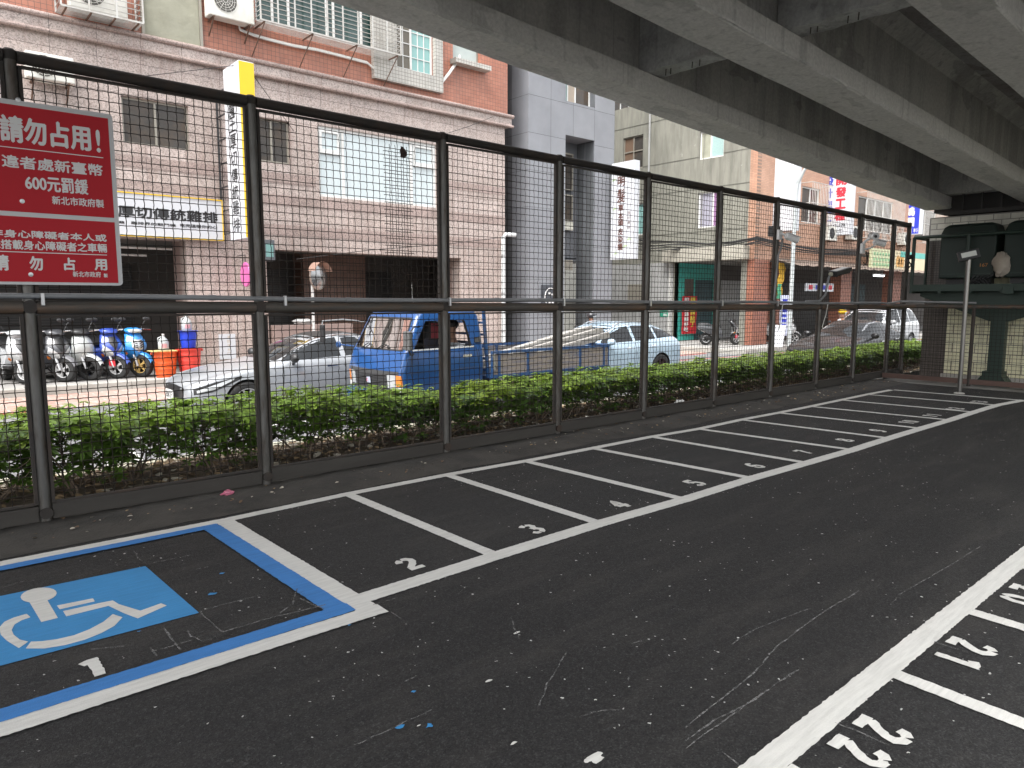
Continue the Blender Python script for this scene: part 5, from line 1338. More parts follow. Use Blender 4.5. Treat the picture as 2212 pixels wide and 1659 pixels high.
# ================================================================== VEHICLES
def paint(name, col, metal=0.0, rough=0.28, coat=0.8, var=0.04, dirt=None, damt=.4):
    return mat(name, col, rough, metal, var=var, scale=2, coat=coat, dirt=dirt, dscale=3, damt=damt)
M_TYRE = mat('tyre_rubber', (.018, .018, .018), .8, var=.2, scale=10)
M_RIMS = mat('silver_rim', (.46, .46, .46), .35, .25)
M_RIMB = mat('black_rim', (.03, .03, .03), .35, .5)
M_TINT = mat('tinted_car_glass', (.016, .018, .02), .05, var=.2, scale=1.5, spec=.38)
M_LAMP = mat('lamp_glass', (.55, .57, .58), .08, .3, var=.25, scale=14, coat=1)
M_REDL = mat('red_lamp', (.4, .02, .02), .15, coat=1)
M_ORAL = mat('orange_lamp', (.65, .20, .02), .2, coat=1)
M_CHROME = mat('chrome', (.65, .65, .65), .15, 1.0)
M_PLATE = mat('plate_white', (.6, .6, .58), .5)
M_DRESS = mat('dark_trim', (.02, .02, .021), .45)

def bvh(o):
    me = o.data
    return BVHTree.FromPolygons([v.co.copy() for v in me.vertices], [tuple(p.vertices) for p in me.polygons])
def patch(tree, ax, lo, hi, off, nu=10, nv=4, side=1):
    """panel moulded on a body: lo/hi are 2D polylines; ax 'y' = seen from the flank (x,z), 'x' = from the nose or tail (y,z)"""
    def samp(pl, t):
        L = [0]
        for a, b in zip(pl[:-1], pl[1:]): L.append(L[-1] + math.dist(a, b))
        s = t * L[-1]
        for i in range(len(pl) - 1):
            if s <= L[i + 1] + 1e-9:
                k = (s - L[i]) / max(1e-9, L[i + 1] - L[i]); return (pl[i][0] + (pl[i + 1][0] - pl[i][0]) * k, pl[i][1] + (pl[i + 1][1] - pl[i][1]) * k)
        return pl[-1]
    vs = []; last = None
    for j in range(nv + 1):
        for i in range(nu + 1):
            a, b = samp(lo, i / nu), samp(hi, i / nu); p = (a[0] + (b[0] - a[0]) * j / nv, a[1] + (b[1] - a[1]) * j / nv)
            if ax == 'y': o_, d = Vector((p[0], 5 * side, p[1])), Vector((0, -side, 0))
            else: o_, d = Vector((6 * side, p[0], p[1])), Vector((-side, 0, 0))
            h, n, _, _ = tree.ray_cast(o_, d)
            if h is None: h = last if last is not None else o_ + d * 4
            h = h - d * off; vs.append(h); last = h
    fs = [(j * (nu + 1) + i, j * (nu + 1) + i + 1, (j + 1) * (nu + 1) + i + 1, (j + 1) * (nu + 1) + i) for j in range(nv) for i in range(nu)]
    return MB().add(vs, fs)
def seam(tree, pts, w=.008, side=-1):
    return patch(tree, 'y', [(a - w / 2, b) for a, b in pts], [(a + w / 2, b) for a, b in pts], .0022, 12, 1, side)

def wheel(t, x, y, r, w, rimm, spokes=10, side=-1, rr=.68, name='wheel', axis='y', z=None, split=False):
    z = r if z is None else z
    c = (x, y, z); h = w / 2
    ty = MB().lathe([(r * rr, -h * .9), (r * .9, -h), (r * .985, -h * .8), (r, -h * .4), (r, h * .4), (r * .985, h * .8), (r * .9, h), (r * rr, h * .9)], c, 28, axis, caps=False).build('tyre', M_TYRE, t, smooth=True, auto=50)
    ty.name = name
    mb = MB(); mb.lathe([(r * rr, -h * .9), (r * (rr - .05), -h * .82), (r * (rr - .07), -h * .2), (r * (rr - .07), h * .2), (r * (rr - .05), h * .82), (r * rr, h * .9)], c, 28, axis, caps=False)
    for k in range(spokes):
        q = 2 * pi * k / spokes
        for dq in ((-.12, .12) if split else (0,)):
            a, b = r * .12, r * (rr - .05)
            e = side * h * .72; e2 = side * h * .62
            P0 = (a * cos(q), a * sin(q)); P1 = (b * cos(q + dq), b * sin(q + dq))
            f = (lambda p, d: (x + p[0], y + d, z + p[1])) if axis == 'y' else (lambda p, d: (x + d, y + p[0], z + p[1]))
            mb.bar(f(P0, e), f(P1, e2), r * .09, .02, up=(0, 1, 0) if axis == 'y' else (1, 0, 0))
    mb.lathe([(0, side * h * .8), (r * .14, side * h * .75), (r * .17, side * h * .4), (r * .17, 0)], c, 14, axis)
    mb.build('rim', rimm, ty, smooth=True, auto=35)
    MB().lathe([(r * (rr - .1), side * h * .05), (0, side * h * .05)], c, 20, axis).build('brake_disc', M_RIMB, ty)
    return ty

SEDAN = [(-2.35, .30, .60, .60, .56, .62, .42), (-2.24, .20, .66, .78, .73, .69, .56), (-1.95, .18, .765, .885, .84, .80, .64), (-1.4, .17, .865, .915, .865, .905, .68), (-.92, .17, .925, .915, .86, .965, .70),
         (-.55, .17, .95, .915, .855, 1.15, .66), (-.05, .17, .965, .915, .85, 1.385, .575), (.45, .17, .98, .915, .85, 1.445, .57), (1.0, .17, 1.0, .915, .85, 1.39, .56), (1.5, .18, 1.02, .915, .845, 1.17, .60), (1.85, .19, 1.02, .91, .83, 1.06, .62), (2.2, .22, .98, .86, .79, 1.01, .60), (2.36, .32, .90, .74, .70, .93, .52)]
WAGON = [(-2.37, .30, .64, .62, .58, .66, .44), (-2.25, .20, .72, .79, .74, .75, .58), (-1.95, .18, .82, .885, .84, .86, .66), (-1.4, .17, .91, .91, .86, .95, .70), (-.95, .17, .955, .91, .86, 1.0, .72), (-.55, .17, .975, .91, .855, 1.2, .67), (-.05, .17, .99, .91, .85, 1.44, .60), (.5, .17, 1.0, .91, .85, 1.49, .595), (1.1, .17, 1.02, .91, .85, 1.47, .585), (1.65, .18, 1.05, .91, .845, 1.38, .57), (2.02, .19, 1.06, .90, .83, 1.2, .60), (2.24, .22, .98, .86, .80, 1.04, .62), (2.38, .34, .86, .76, .72, .90, .55)]
SUV = [(-2.35, .38, .85, .70, .66, .88, .5), (-2.2, .28, .95, .86, .82, .98, .62), (-1.9, .26, 1.02, .91, .87, 1.05, .68), (-1.35, .25, 1.08, .92, .88, 1.12, .74), (-1.05, .25, 1.10, .92, .88, 1.18, .76), (-.7, .25, 1.11, .92, .88, 1.42, .72), (-.3, .25, 1.12, .92, .88, 1.70, .66), (.4, .25, 1.13, .92, .88, 1.79, .66), (1.3, .25, 1.14, .92, .88, 1.78, .65), (1.95, .26, 1.16, .92, .87, 1.72, .64), (2.2, .28, 1.15, .90, .85, 1.45, .66), (2.35, .36, 1.0, .84, .80, 1.05, .66)]
def make_car(name, label, pm, st, rim, wr=.33, wx=(-1.42, 1.38), roofm=None, wag=0, plate='', spokes=10, split=False, rimlip=None, glassm=None):
    t = thing(name, label, 'car')
    rings = []
    for x, zb, zl, w, wb, zr, wr_ in st:
        hz = [(0, zb), (w * .78, zb), (w * .965, zb + .09), (w, zb + (zl - zb) * .5), (w * .992, zl - .10), (wb, zl), (wr_ + (wb - wr_) * .42, zl + (zr - zl) * .55), (wr_ + .01, zr - .035), (wr_ * .72, zr - .002), (0, zr + .012)]
        rings.append([(x, y, z) for y, z in hz] + [(x, -y, z) for y, z in hz[-2:0:-1]])
    body = MB().loft(rings).build('body', [pm, M_DRESS], t)
    b = body.modifiers.new('s', 'SUBSURF'); b.levels = 2
    bake(body)
    tree = bvh(body)
    cut = MB()
    for x in wx:
        for s in (-1, 1): cut.lathe([(wr + .045, s * .62), (wr + .045, s * 1.2)], (x, 0, wr + .0), 28, 'y')
    co = cut.build('cutter', M_DRESS)
    bm = bmesh.new(); bm.from_mesh(co.data); bmesh.ops.recalc_face_normals(bm, faces=bm.faces); bm.to_mesh(co.data); bm.free()
    bm = bmesh.new(); bm.from_mesh(body.data); bmesh.ops.recalc_face_normals(bm, faces=bm.faces); bm.to_mesh(body.data); bm.free()
    bo = body.modifiers.new('b', 'BOOLEAN'); bo.operation = 'DIFFERENCE'; bo.object = co; bo.solver = 'EXACT'; bo.material_mode = 'TRANSFER'
    bake(body); bpy.data.objects.remove(co); shade(body, 35)
    g = glassm or M_TINT
    xe = 1.42 if not wag else (1.98 if wag == 1 else 2.1)
    zt = lambda x: max(0, 1)
    S_ = {s[0]: s for s in st}
    def belt(x):
        for a, b in zip(st[:-1], st[1:]):
            if a[0] <= x <= b[0]: k = (x - a[0]) / (b[0] - a[0]); return a[2] + (b[2] - a[2]) * k, a[5] + (b[5] - a[5]) * k
        return st[-1][2], st[-1][5]
    bl = lambda x: (x, belt(x)[0] + .035)
    tp = lambda x, k=.80: (x, belt(x)[0] + .035 + (belt(x)[1] - belt(x)[0] - .035) * k)
    a0 = -.78 if wag < 2 else -.9
    for sd in (-1, 1):
        ranges = [(a0, .33), (.43, 1.02 if wag == 0 else 1.2)] + ([(1.08, xe)] if wag == 0 else [(1.28, xe)])
        for i, (u, v) in enumerate(ranges):
            N = 8; lo = [bl(u + (v - u) * k / N) for k in range(N + 1)]; hi = [tp(u + (v - u) * k / N, .80 if (0 < i or k > 0) else .15) for k in range(N + 1)]
            patch(tree, 'y', lo, hi, .004, 14, 5, sd).build('side_window', g, t, smooth=True)
        mb = MB()
        N = 20; pts = [tp(a0 + (xe - a0) * k / N, .86) for k in range(N + 1)]
        patch(tree, 'y', pts, [(p[0], p[1] + .014) for p in pts], .006, 24, 1, sd).build('window_trim', M_CHROME, t)
        for xx in ((-.80, .38, 1.32) if wag < 2 else (-.95, .38, 1.4)):
            zl = belt(max(-2.3, xx))[0]; lo, hi = .30, zl + .01
            seam(tree, [(xx - (.05 if xx < 0 else -.0), lo), (xx - .0, (lo + hi) / 2), (xx + .02, hi)], .015, sd).build('door_seam', M_DRESS, t)
        for xx in (.12, 1.05):
            zl = belt(xx)[0] - .12
            patch(tree, 'y', [(xx - .1, zl - .012), (xx + .1, zl - .004)], [(xx - .1, zl + .014), (xx + .1, zl + .022)], .022, 6, 1, sd).build('door_handle', M_CHROME, t, smooth=True)
        # mirror
        y = sd * .98; zl = belt(-.6)[0] + .08
        m_ = MB().blob((-.62, y, zl), .11, 12, 8, 0, (.62, 1.05, .75)).build('wing_mirror', roofm or pm, t, smooth=True)
        MB().bar((-.6, sd * .86, zl - .1), (-.62, sd * .95, zl - .05), .05, .05).build('stalk', M_DRESS, m_)
        for x in wx: wheel(t, x, sd * .80, wr, .21, rim, spokes, sd, split=split)
    zc = belt(-.95)[0] + .06; zr = belt(-.05 if wag < 2 else -.3)[1] - .045
    bw, tw = (.70, .53) if wag < 2 else (.74, .60)
    patch(tree, 'x', [(-bw, zc), (0, zc + .015), (bw, zc)], [(-tw, zr), (0, zr + .02), (tw, zr)], .004, 16, 6, -1).build('windshield', g, t, smooth=True)
    rb, rt = (belt(1.6)[0] + .09, belt(1.1)[1] - .1) if wag == 0 else (belt(2.05)[0] + .06, belt(1.7 if wag == 1 else 2.0)[1] - .08)
    patch(tree, 'x', [(-.6, rb), (.6, rb)], [(-.46, rt), (.46, rt)], .004, 12, 5, 1).build('rear_window', g, t, smooth=True)
    f0 = st[1]
    zh = f0[2] - .03
    for sd in (-1, 1):
        lo = [(-2.24, zh - .13), (-1.98, zh - .09), (-1.52, zh + .10)]; hi = [(-2.24, zh - .03), (-1.95, zh + .06), (-1.5, zh + .15)]
        hl = patch(tree, 'y', lo, hi, .005, 12, 3, sd).build('headlight', M_DRESS, t, smooth=True)
        lo = [(-2.2, zh - .10), (-1.95, zh - .05), (-1.66, zh + .08)]; hi = [(-2.2, zh - .06), (-1.93, zh + .03), (-1.6, zh + .13)]
        patch(tree, 'y', lo, hi, .009, 12, 3, sd).build('headlight_lens', M_LAMP, hl, smooth=True)
        zt_ = st[-2][2] - .08
        patch(tree, 'x', [(sd * .42, zt_ - .09), (sd * .74, zt_ - .06)], [(sd * .42, zt_ + .02), (sd * .74, zt_ + .06)], .006, 8, 3, 1).build('tail_light', M_REDL, t, smooth=True)
    patch(tree, 'x', [(-.46, .24), (0, .22), (.46, .24)], [(-.52, zh - .03), (0, zh + .0), (.52, zh - .03)], .006, 14, 6, -1).build('grille', mat('grille_black', (.015, .015, .016), .35, var=.5, scale=60), t, smooth=True)
    mb = MB().box(st[0][0] - .06, st[0][0] - .045, -.19, .19, .38, .54); pl = mb.build('number_plate', M_PLATE, t)
    if plate: write(MB(), lambda u, v, d=0: (st[0][0] - .063, -u, v), plate, -.16, .41, .16, .51, .01).build('lettering', M_INK, pl)
    if roofm:
        patch_top = MB()
        xs = [(-.02 + 1.1 * k / 10) for k in range(11)]
        vs = []
        for x in xs:
            for j in range(9):
                y = -.50 + 1.0 * j / 8; h, n, _, _ = tree.ray_cast(Vector((x, y, 4)), Vector((0, 0, -1))); vs.append((x, y, h.z + .004))
        patch_top.add(vs, [(i * 9 + j, i * 9 + j + 1, (i + 1) * 9 + j + 1, (i + 1) * 9 + j) for i in range(10) for j in range(8)]).build('roof_panel', roofm, t, smooth=True)
    if wag:
        for sd in (-1, 1):
            mb = MB()
            pts = []
            for k in range(9):
                x = .0 + 1.5 * k / 8; h, n, _, _ = tree.ray_cast(Vector((x, sd * .52, 4)), Vector((0, 0, -1))); pts.append((x, sd * .52, h.z + (.035 if 0 < k < 8 else 0)))
            mb.tube(pts, .014, 6); mb.build('roof_rail', M_CHROME, t, smooth=True)
    return t

sed = make_car('sedan_car', 'silver sedan with black roof heading left behind the blue truck', paint('silver_paint', (.33, .345, .365), .2, .3), SEDAN, M_RIMS, .335, roofm=M_DRESS, plate='BKF', spokes=10)
place(sed, (3.45 + 2.36, 12.72, Z_ST))
wag = make_car('estate_car', 'pale blue estate car with dark spoked wheels behind the blue truck', paint('pale_blue_paint', (.40, .52, .62), .15, .28), WAGON, mat('dark_red_rim', (.05, .025, .028), .35, .5), .335, wag=1, spokes=7, split=True)
place(wag, (15.5 - 2.36, 11.95, Z_ST))
blk = make_car('sedan_car', 'black sedan with bright reflections parked close behind the hedge', paint('black_paint', (.010, .010, .011), .0, .4, .35), SEDAN, M_RIMS, .33, wx=(-1.4, 1.4))
place(blk, (18.75 + 2.36, 9.33, Z_ST))
suv = make_car('suv_car', 'silver white sports utility car behind the black sedan', paint('pearl_paint', (.46, .47, .48), .2, .3), SUV, M_RIMS, .36, wag=2)
place(suv, (26.1 + 2.36, 11.72, Z_ST))

# ---------------------------------------------------------------- blue flatbed truck
M_TRK = paint('blue_truck_paint', (.012, .068, .22), .0, .32, .5, .1, (.012, .045, .13), .45)
M_TRKD = mat('worn_blue_steel', (.02, .075, .20), .55, var=.25, scale=5, dirt=(.10, .085, .075), dscale=6, damt=.7)
M_WOODB = mat('peeling_board', (.27, .235, .20), .85, var=.25, scale=4, stretch=(1, 3, 8), dirt=(.035, .085, .21), dscale=3.4, damt=.55, bmp=.3, bscale=40)
M_DARKI = mat('cab_interior', (.03, .03, .032), .8, var=.2)
trk = thing('flatbed_truck', 'old blue flatbed truck with weathered side boards driving left beyond the hedge', 'truck')
def cabring(z, xf, xr, hw, r, bow, n=6):
    pts = []
    for k in range(9):      # front edge, near to far, bowed forward
        v = -1 + 2 * k / 8; pts.append((xf - bow * (1 - v * v), v * (hw - r)))
    for k in range(1, n): q = pi / 2 * k / n; pts.append((xf + r - r * cos(q), hw - r + r * sin(q)))
    pts.append((xf + r, hw)); pts.append((xr - r, hw))
    for k in range(1, n): q = pi / 2 * k / n; pts.append((xr - r + r * sin(q), hw - r + r * cos(q)))
    pts.append((xr, hw - r)); pts.append((xr, -(hw - r)))
    for k in range(1, n): q = pi / 2 * k / n; pts.append((xr - r + r * cos(q), -(hw - r) - r * sin(q)))
    pts.append((xr - r, -hw)); pts.append((xf + r, -hw))
    for k in range(1, n): q = pi / 2 * k / n; pts.append((xf + r - r * sin(q), -(hw - r) - r * cos(q)))
    return [(x, y, z) for x, y in pts]
levels = [(.40, .10, 1.60, .80, .06, .05), (.60, .02, 1.61, .835, .07, .07), (.93, .0, 1.62, .845, .07, .08), (.97, .012, 1.62, .845, .07, .08), (1.10, .05, 1.62, .845, .08, .08), (1.225, .09, 1.62, .84, .08, .08), (1.24, .105, 1.62, .835, .08, .08),
          (1.50, .225, 1.61, .80, .09, .07), (1.76, .345, 1.59, .755, .10, .06), (1.83, .40, 1.56, .73, .12, .05), (1.875, .50, 1.50, .66, .14, .04), (1.895, .68, 1.38, .5, .14, .02)]
body = MB().loft([cabring(*l) for l in levels]).build('cab', [M_TRK, M_DARKI], trk)
tree = bvh(body)
inner = MB().loft([cabring(z, xf, xr, hw, r, b) for z, xf, xr, hw, r, b in [(.66, .14, 1.5, .78, .05, .04), (1.24, .19, 1.5, .775, .05, .04), (1.77, .43, 1.48, .69, .06, .03), (1.82, .55, 1.42, .6, .06, .02)]]).build('cutter', M_DARKI)
sw = [(.24, 1.27), (.50, 1.70), (1.20, 1.715), (1.27, 1.69), (1.36, 1.30), (1.34, 1.27)]
cut2 = MB().prism(sw, lambda a, b: (a, -1.2, b), lambda a, b: (a, 1.2, b)).build('cutter', M_DRESS)
cut3 = MB().prism([(-.72, 1.265), (.72, 1.265), (.645, 1.735), (-.645, 1.735)], lambda a, b: (-.5, a, b), lambda a, b: (.62, a, b)).build('cutter', M_DRESS)
cut4 = MB().prism([(-.55, 1.32), (.55, 1.32), (.5, 1.68), (-.5, 1.68)], lambda a, b: (1.3, a, b), lambda a, b: (1.9, a, b)).build('cutter', M_DRESS)
for ob_ in (body, inner, cut2, cut3, cut4):
    bm = bmesh.new(); bm.from_mesh(ob_.data); bmesh.ops.recalc_face_normals(bm, faces=bm.faces); bm.to_mesh(ob_.data); bm.free()
for c_ in (inner, cut2, cut3, cut4):
    bo = body.modifiers.new('b', 'BOOLEAN'); bo.operation = 'DIFFERENCE'; bo.object = c_; bo.solver = 'EXACT'; bo.material_mode = 'TRANSFER'
bake(body)
for c_ in (inner, cut2, cut3, cut4): bpy.data.objects.remove(c_)
shade(body, 28)
M_CLEAR = glass('clear_car_glass', (.50, .55, .55), .5)
patch(tree, 'x', [(-.725, 1.262), (0, 1.262), (.725, 1.262)], [(-.65, 1.74), (0, 1.74), (.65, 1.74)], -.006, 18, 6, -1).build('windshield', M_CLEAR, trk, smooth=True)
for lo, hi in (([(-.735, 1.245), (0, 1.245), (.735, 1.245)], [(-.735, 1.268), (0, 1.268), (.735, 1.268)]), ([(-.655, 1.735), (0, 1.735), (.655, 1.735)], [(-.65, 1.757), (0, 1.757), (.65, 1.757)])):
    patch(tree, 'x', lo, hi, .006, 16, 1, -1).build('windshield_seal', M_DRESS, trk)
for sd in (-1, 1):
    patch(tree, 'x', [(sd * .70, 1.26), (sd * .735, 1.26)], [(sd * .63, 1.745), (sd * .66, 1.745)], .006, 2, 8, -1).build('windshield_seal', M_DRESS, trk)
    seam(tree, [(.30, .45), (.16, .95), (.20, 1.24)], .012, sd).build('door_seam', M_DRESS, trk); seam(tree, [(1.50, .45), (1.52, .9), (1.44, 1.28)], .012, sd).build('door_seam', M_DRESS, trk)
    patch(tree, 'y', [(.2, 1.245), (1.40, 1.262)], [(.2, 1.268), (1.40, 1.285)], .008, 10, 1, sd).build('window_sill', M_CHROME, trk)
    patch(tree, 'y', [(.12, .90), (1.58, .93)], [(.12, .915), (1.58, .945)], .004, 12, 1, sd).build('body_crease', M_TRKD, trk)
    hnd = patch(tree, 'y', [(1.16, 1.10), (1.34, 1.105)], [(1.16, 1.145), (1.34, 1.15)], .018, 6, 2, sd).build('door_handle', M_CHROME, trk, smooth=True)
    patch(tree, 'y', [(1.42, 1.33), (1.56, 1.335)], [(1.42, 1.42), (1.56, 1.425)], .008, 4, 2, sd).build('side_vent', M_DRESS, trk)
    mb = MB()
    for k in range(4): mb.add(patch(tree, 'y', [(1.43, 1.345 + .02 * k), (1.55, 1.35 + .02 * k)], [(1.43, 1.352 + .02 * k), (1.55, 1.357 + .02 * k)], .012, 2, 1, sd).v, [(0, 1, 4, 3), (1, 2, 5, 4)])
    mb.build('vent_slats', mat('grey_trim', (.18, .18, .18), .5), trk)
    patch(tree, 'x', [(sd * .50, .66), (sd * .70, .66)], [(sd * .50, .875), (sd * .70, .875)], .012, 6, 4, -1).build('headlight', M_LAMP, trk, smooth=True)
    patch(tree, 'x', [(sd * .705, .70), (sd * .825, .70)], [(sd * .705, .875), (sd * .825, .875)], .014, 5, 3, -1).build('indicator', M_ORAL, trk, smooth=True)
    patch(tree, 'x', [(sd * .705, .60), (sd * .825, .60)], [(sd * .705, .69), (sd * .825, .69)], .012, 5, 3, -1).build('marker_lamp', M_PLATE, trk, smooth=True)
    MB().add([], []); 
    wheel(trk, .72, sd * .72, .28, .18, M_RIMS, 6, sd)
    wheel(trk, 3.65, sd * .70, .28, .24, M_RIMS, 6, sd)
patch(tree, 'x', [(-.83, .60), (0, .60), (.83, .60)], [(-.83, .935), (0, .935), (.83, .935)], .005, 20, 4, -1).build('grille_panel', mat('grille_grey', (.06, .06, .062), .5, var=.2), trk, smooth=True)
for k in range(5):
    z = .655 + k * .047; patch(tree, 'x', [(-.49, z), (0, z), (.49, z)], [(-.49, z + .02), (0, z + .02), (.49, z + .02)], .022, 16, 1, -1).build('grille_slat', M_DRESS, trk)
patch(tree, 'x', [(-.055, .715), (.055, .715)], [(-.055, .815), (.055, .815)], .026, 2, 2, -1).build('badge', mat('badge_pale', (.45, .5, .62), .4), trk)
mb = MB(); x_ = -.112
for a, b in ((0, .018), (-.018, -.012), (.018, -.012)): mb.add([(x_, a, .765 + b - .014), (x_, a + .012, .765 + b), (x_, a, .765 + b + .014), (x_, a - .012, .765 + b)], [(0, 1, 2, 3)])
mb.build('badge_mark', M_INKR, trk)
MB().loft([[(xf - .03 - .08 * (1 - v * v), v * .84, z) for v in [-1 + k / 6 for k in range(13)]] + [(xf + .12, .84, z), (xf + .12, -.84, z)] for z, xf in ((.36, .06), (.40, .0), (.54, -.01), (.58, .03))]).build('front_bumper', M_TRK, trk, smooth=True, auto=40)
MB().box(-.135, -.12, -.17, .17, .40, .54).build('number_plate', M_PLATE, trk)
for y0 in (-.38, .12):
    c_ = [tree.ray_cast(Vector((-3, y0 + .33 * k / 5, 1.265 + .03 + .04 * sin(k))), Vector((1, 0, 0)))[0] - Vector((.018, 0, 0)) for k in range(6)]
    MB().tube(c_, .009, 5).tube([c_[0] + Vector((0, 0, -.09)), c_[0]], .012, 5).build('wiper', M_DRESS, trk)
# mirrors
mb = MB().box(.02, .09, -1.04, -.86, 1.27, 1.56); nm = mb.build('door_mirror', mat('mirror_grey', (.10, .10, .10), .5), trk, bevel=.02)
MB().tube([(.22, -.85, 1.2), (.1, -.95, 1.2), (.06, -.95, 1.3)], .014, 6).tube([(.38, -.80, 1.62), (.2, -.9, 1.62), (.06, -.95, 1.5)], .012, 6).build('mirror_arm', M_DRESS, nm)
fm_ = MB().box(-.42, -.37, .88, 1.02, 1.32, 1.62).build('door_mirror', M_DRESS, trk, bevel=.018)
MB().tube([(.30, .77, 1.66), (-.05, .90, 1.70), (-.39, .95, 1.68), (-.40, .95, 1.55)], .012, 6).build('mirror_arm', M_CHROME, fm_, smooth=True)
MB().blob((-.12, .93, 1.28), .07, 10, 7, 0, (.6, 1, .8)).tube([(.1, .8, 1.25), (-.12, .92, 1.28)], .012, 5).build('door_mirror', M_TRK, trk, smooth=True)
MB().tube([(.5, -.5, 1.88), (.42, -.53, 2.05), (.40, -.55, 2.3)], .006, 5).build('aerial', M_GALV, trk)
# seats, wheel, dashboard things
MB().box(1.08, 1.46, -.68, .68, .66, .92).box(1.40, 1.48, -.66, .66, .92, 1.35).build('seat', mat('dark_seat', (.035, .04, .06), .8), trk, bevel=.04)
MB().box(.16, .42, -.7, .7, .98, 1.21).build('dashboard', M_DRESS, trk, bevel=.04)
MB().tube([(.58 + .09 * sin(q), -.38 + .19 * cos(q), 1.16 + .16 * sin(q)) for q in [2 * pi * k / 20 for k in range(20)]], .014, 6, closed=True).tube([(.3, -.38, 1.0), (.58, -.38, 1.16)], .025, 6).build('steering_wheel', M_DRESS, trk, smooth=True)
for i, (y, c_) in enumerate(((-.45, (.62, .03, .03)), (-.2, (.55, .45, .06)), (.1, (.5, .5, .46)), (.35, (.1, .4, .2)), (-.33, (.65, .05, .04)))):
    MB().blob((.22 + .02 * i, y, 1.26), .06, 8, 6, .3, (.7, 1.5, .55)).build('dashboard_clutter', mat('clutter_%s' % 'red pale white green crimson'.split()[i], c_, .6), trk)
MB().box(1.47, 1.485, .05, .5, 1.25, 1.62).build('rear_sticker', mat('red_blue_cloth', (.38, .05, .07), .7, var=.5, scale=9), trk)
# load bed
bx0, bx1 = 1.78, 4.72
MB().box(bx0, bx1, -.80, .80, .68, .74).build('bed_floor', M_TRKD, trk)
MB().box(.5, bx1 - .1, -.42, -.30, .40, .56).box(.5, bx1 - .1, .30, .42, .40, .56).build('chassis', M_DRESS, trk)
def board(x0, x1, y, z0, z1, along='x'):
    t_ = .03; mb, mr = MB(), MB()
    L = x1 - x0
    n = 3
    for k in range(n):
        a = z0 + .05 + (z1 - z0 - .1) * k / n; b = z0 + .05 + (z1 - z0 - .1) * (k + 1) / n - .006
        if along == 'x': mb.box(x0 + .02, x1 - .02, y - t_ / 2, y + t_ / 2, a, b)
        else: mb.box(y - t_ / 2, y + t_ / 2, x0 + .02, x1 - .02, a, b)
    s = trk_board = mb.build('side_board' if along == 'x' else 'tailgate', M_WOODB, trk)
    R_ = lambda a, b, c, d, e: mr.box(a, b, y - e, y + e, c, d) if along == 'x' else mr.box(y - e, y + e, a, b, c, d)
    R_(x0, x1, z0, z0 + .05, .028); R_(x0, x1, z1 - .045, z1, .028)
    m = 5 if along == 'x' else 3
    for k in range(m):
        c_ = x0 + .15 + (L - .3) * k / (m - 1) if along == 'x' else x0 + .03 + (L - .06) * k / (m - 1)
        R_(c_ - .028, c_ + .028, z0 + .05, z1 - .045, .025)
    R_(x0, x0 + .03, z0 + .05, z1 - .045, .024); R_(x1 - .03, x1, z0 + .05, z1 - .045, .024)
    mr.build('board_frame', M_TRKD, s)
    mh = MB()
    if along == 'x':
        for k in range(m):
            c_ = x0 + .15 + (L - .3) * k / (m - 1); mh.box(c_ - .07, c_ + .07, y - .06, y - .035, z0 - .045, z0 - .015) if y < 0 else mh.box(c_ - .07, c_ + .07, y + .035, y + .06, z0 - .045, z0 - .015)
        mh.build('hinge', M_GALV, s)
for y in (-.83, .83): board(bx0, bx1, y, .72, 1.17)
board(-.80, .80, bx1 + .02, .72, 1.17, 'y')
MB().bar((bx0 + .02, -.85, 1.1), (bx0 + .04, -.86, .85), .03, .03).tube([(bx0, -.85, 1.12), (bx0 + .04, -.865, .98), (bx0 + .1, -.86, .9)], .01, 5).build('latch', M_GALV, trk)
mb = MB()
for y in (-.76, -.35, .35, .76): mb.bar((1.76, y, .72), (1.66, y, 1.93), .05, .04)
for k in range(6): z = .85 + .2 * k; mb.bar((1.76 - .1 * (z - .72) / 1.2, -.76, z), (1.76 - .1 * (z - .72) / 1.2, .76, z), .03, .035)
mb.bar((1.66, -.78, 1.94), (1.66, .78, 1.94), .05, .05); mb.build('headboard_rack', M_TRKD, trk)
MB().box(4.6, 4.75, -.75, -.55, .5, .62).build('tail_light', M_ORAL, trk)
MB().box(2.95, 3.2, -.86, -.6, .4, .62).box(4.05, 4.1, -.8, -.5, .3, .7).build('mudguard', M_DRESS, trk)
place(trk, (5.78, 10.10, Z_ST))
lw = mat('grey_white_timber', (.33, .32, .30), .75, var=.2, scale=5, stretch=(.5, 6, 6), dirt=(.26, .23, .2))
for i, (y, z0, z1, x1) in enumerate(((-.22, 1.12, 1.47, 5.15), (-.02, 1.14, 1.50, 5.05), (.2, 1.10, 1.46, 5.0), (-.44, 1.06, 1.38, 5.1))):
    t = thing('timber_beam', ['wide pale timber beam lying slanted on the truck bed', 'topmost pale beam of the slanted truck load', 'pale beam at the far side of the truck bed', 'grooved pale beam nearest the truck side board'][i], 'timber', (5.78, 10.10, Z_ST), 'timber beams on the truck')
    mb = MB(); mb.bar((1.95, y, z0 - .3 + .05), (x1, y, z1 - .06), .16, .09); mb.bar((1.95, y - .05, z0 - .248 + .05), (x1, y - .05, z1 - .008), .04, .02); o = mb.build('plank', lw); o.parent = t

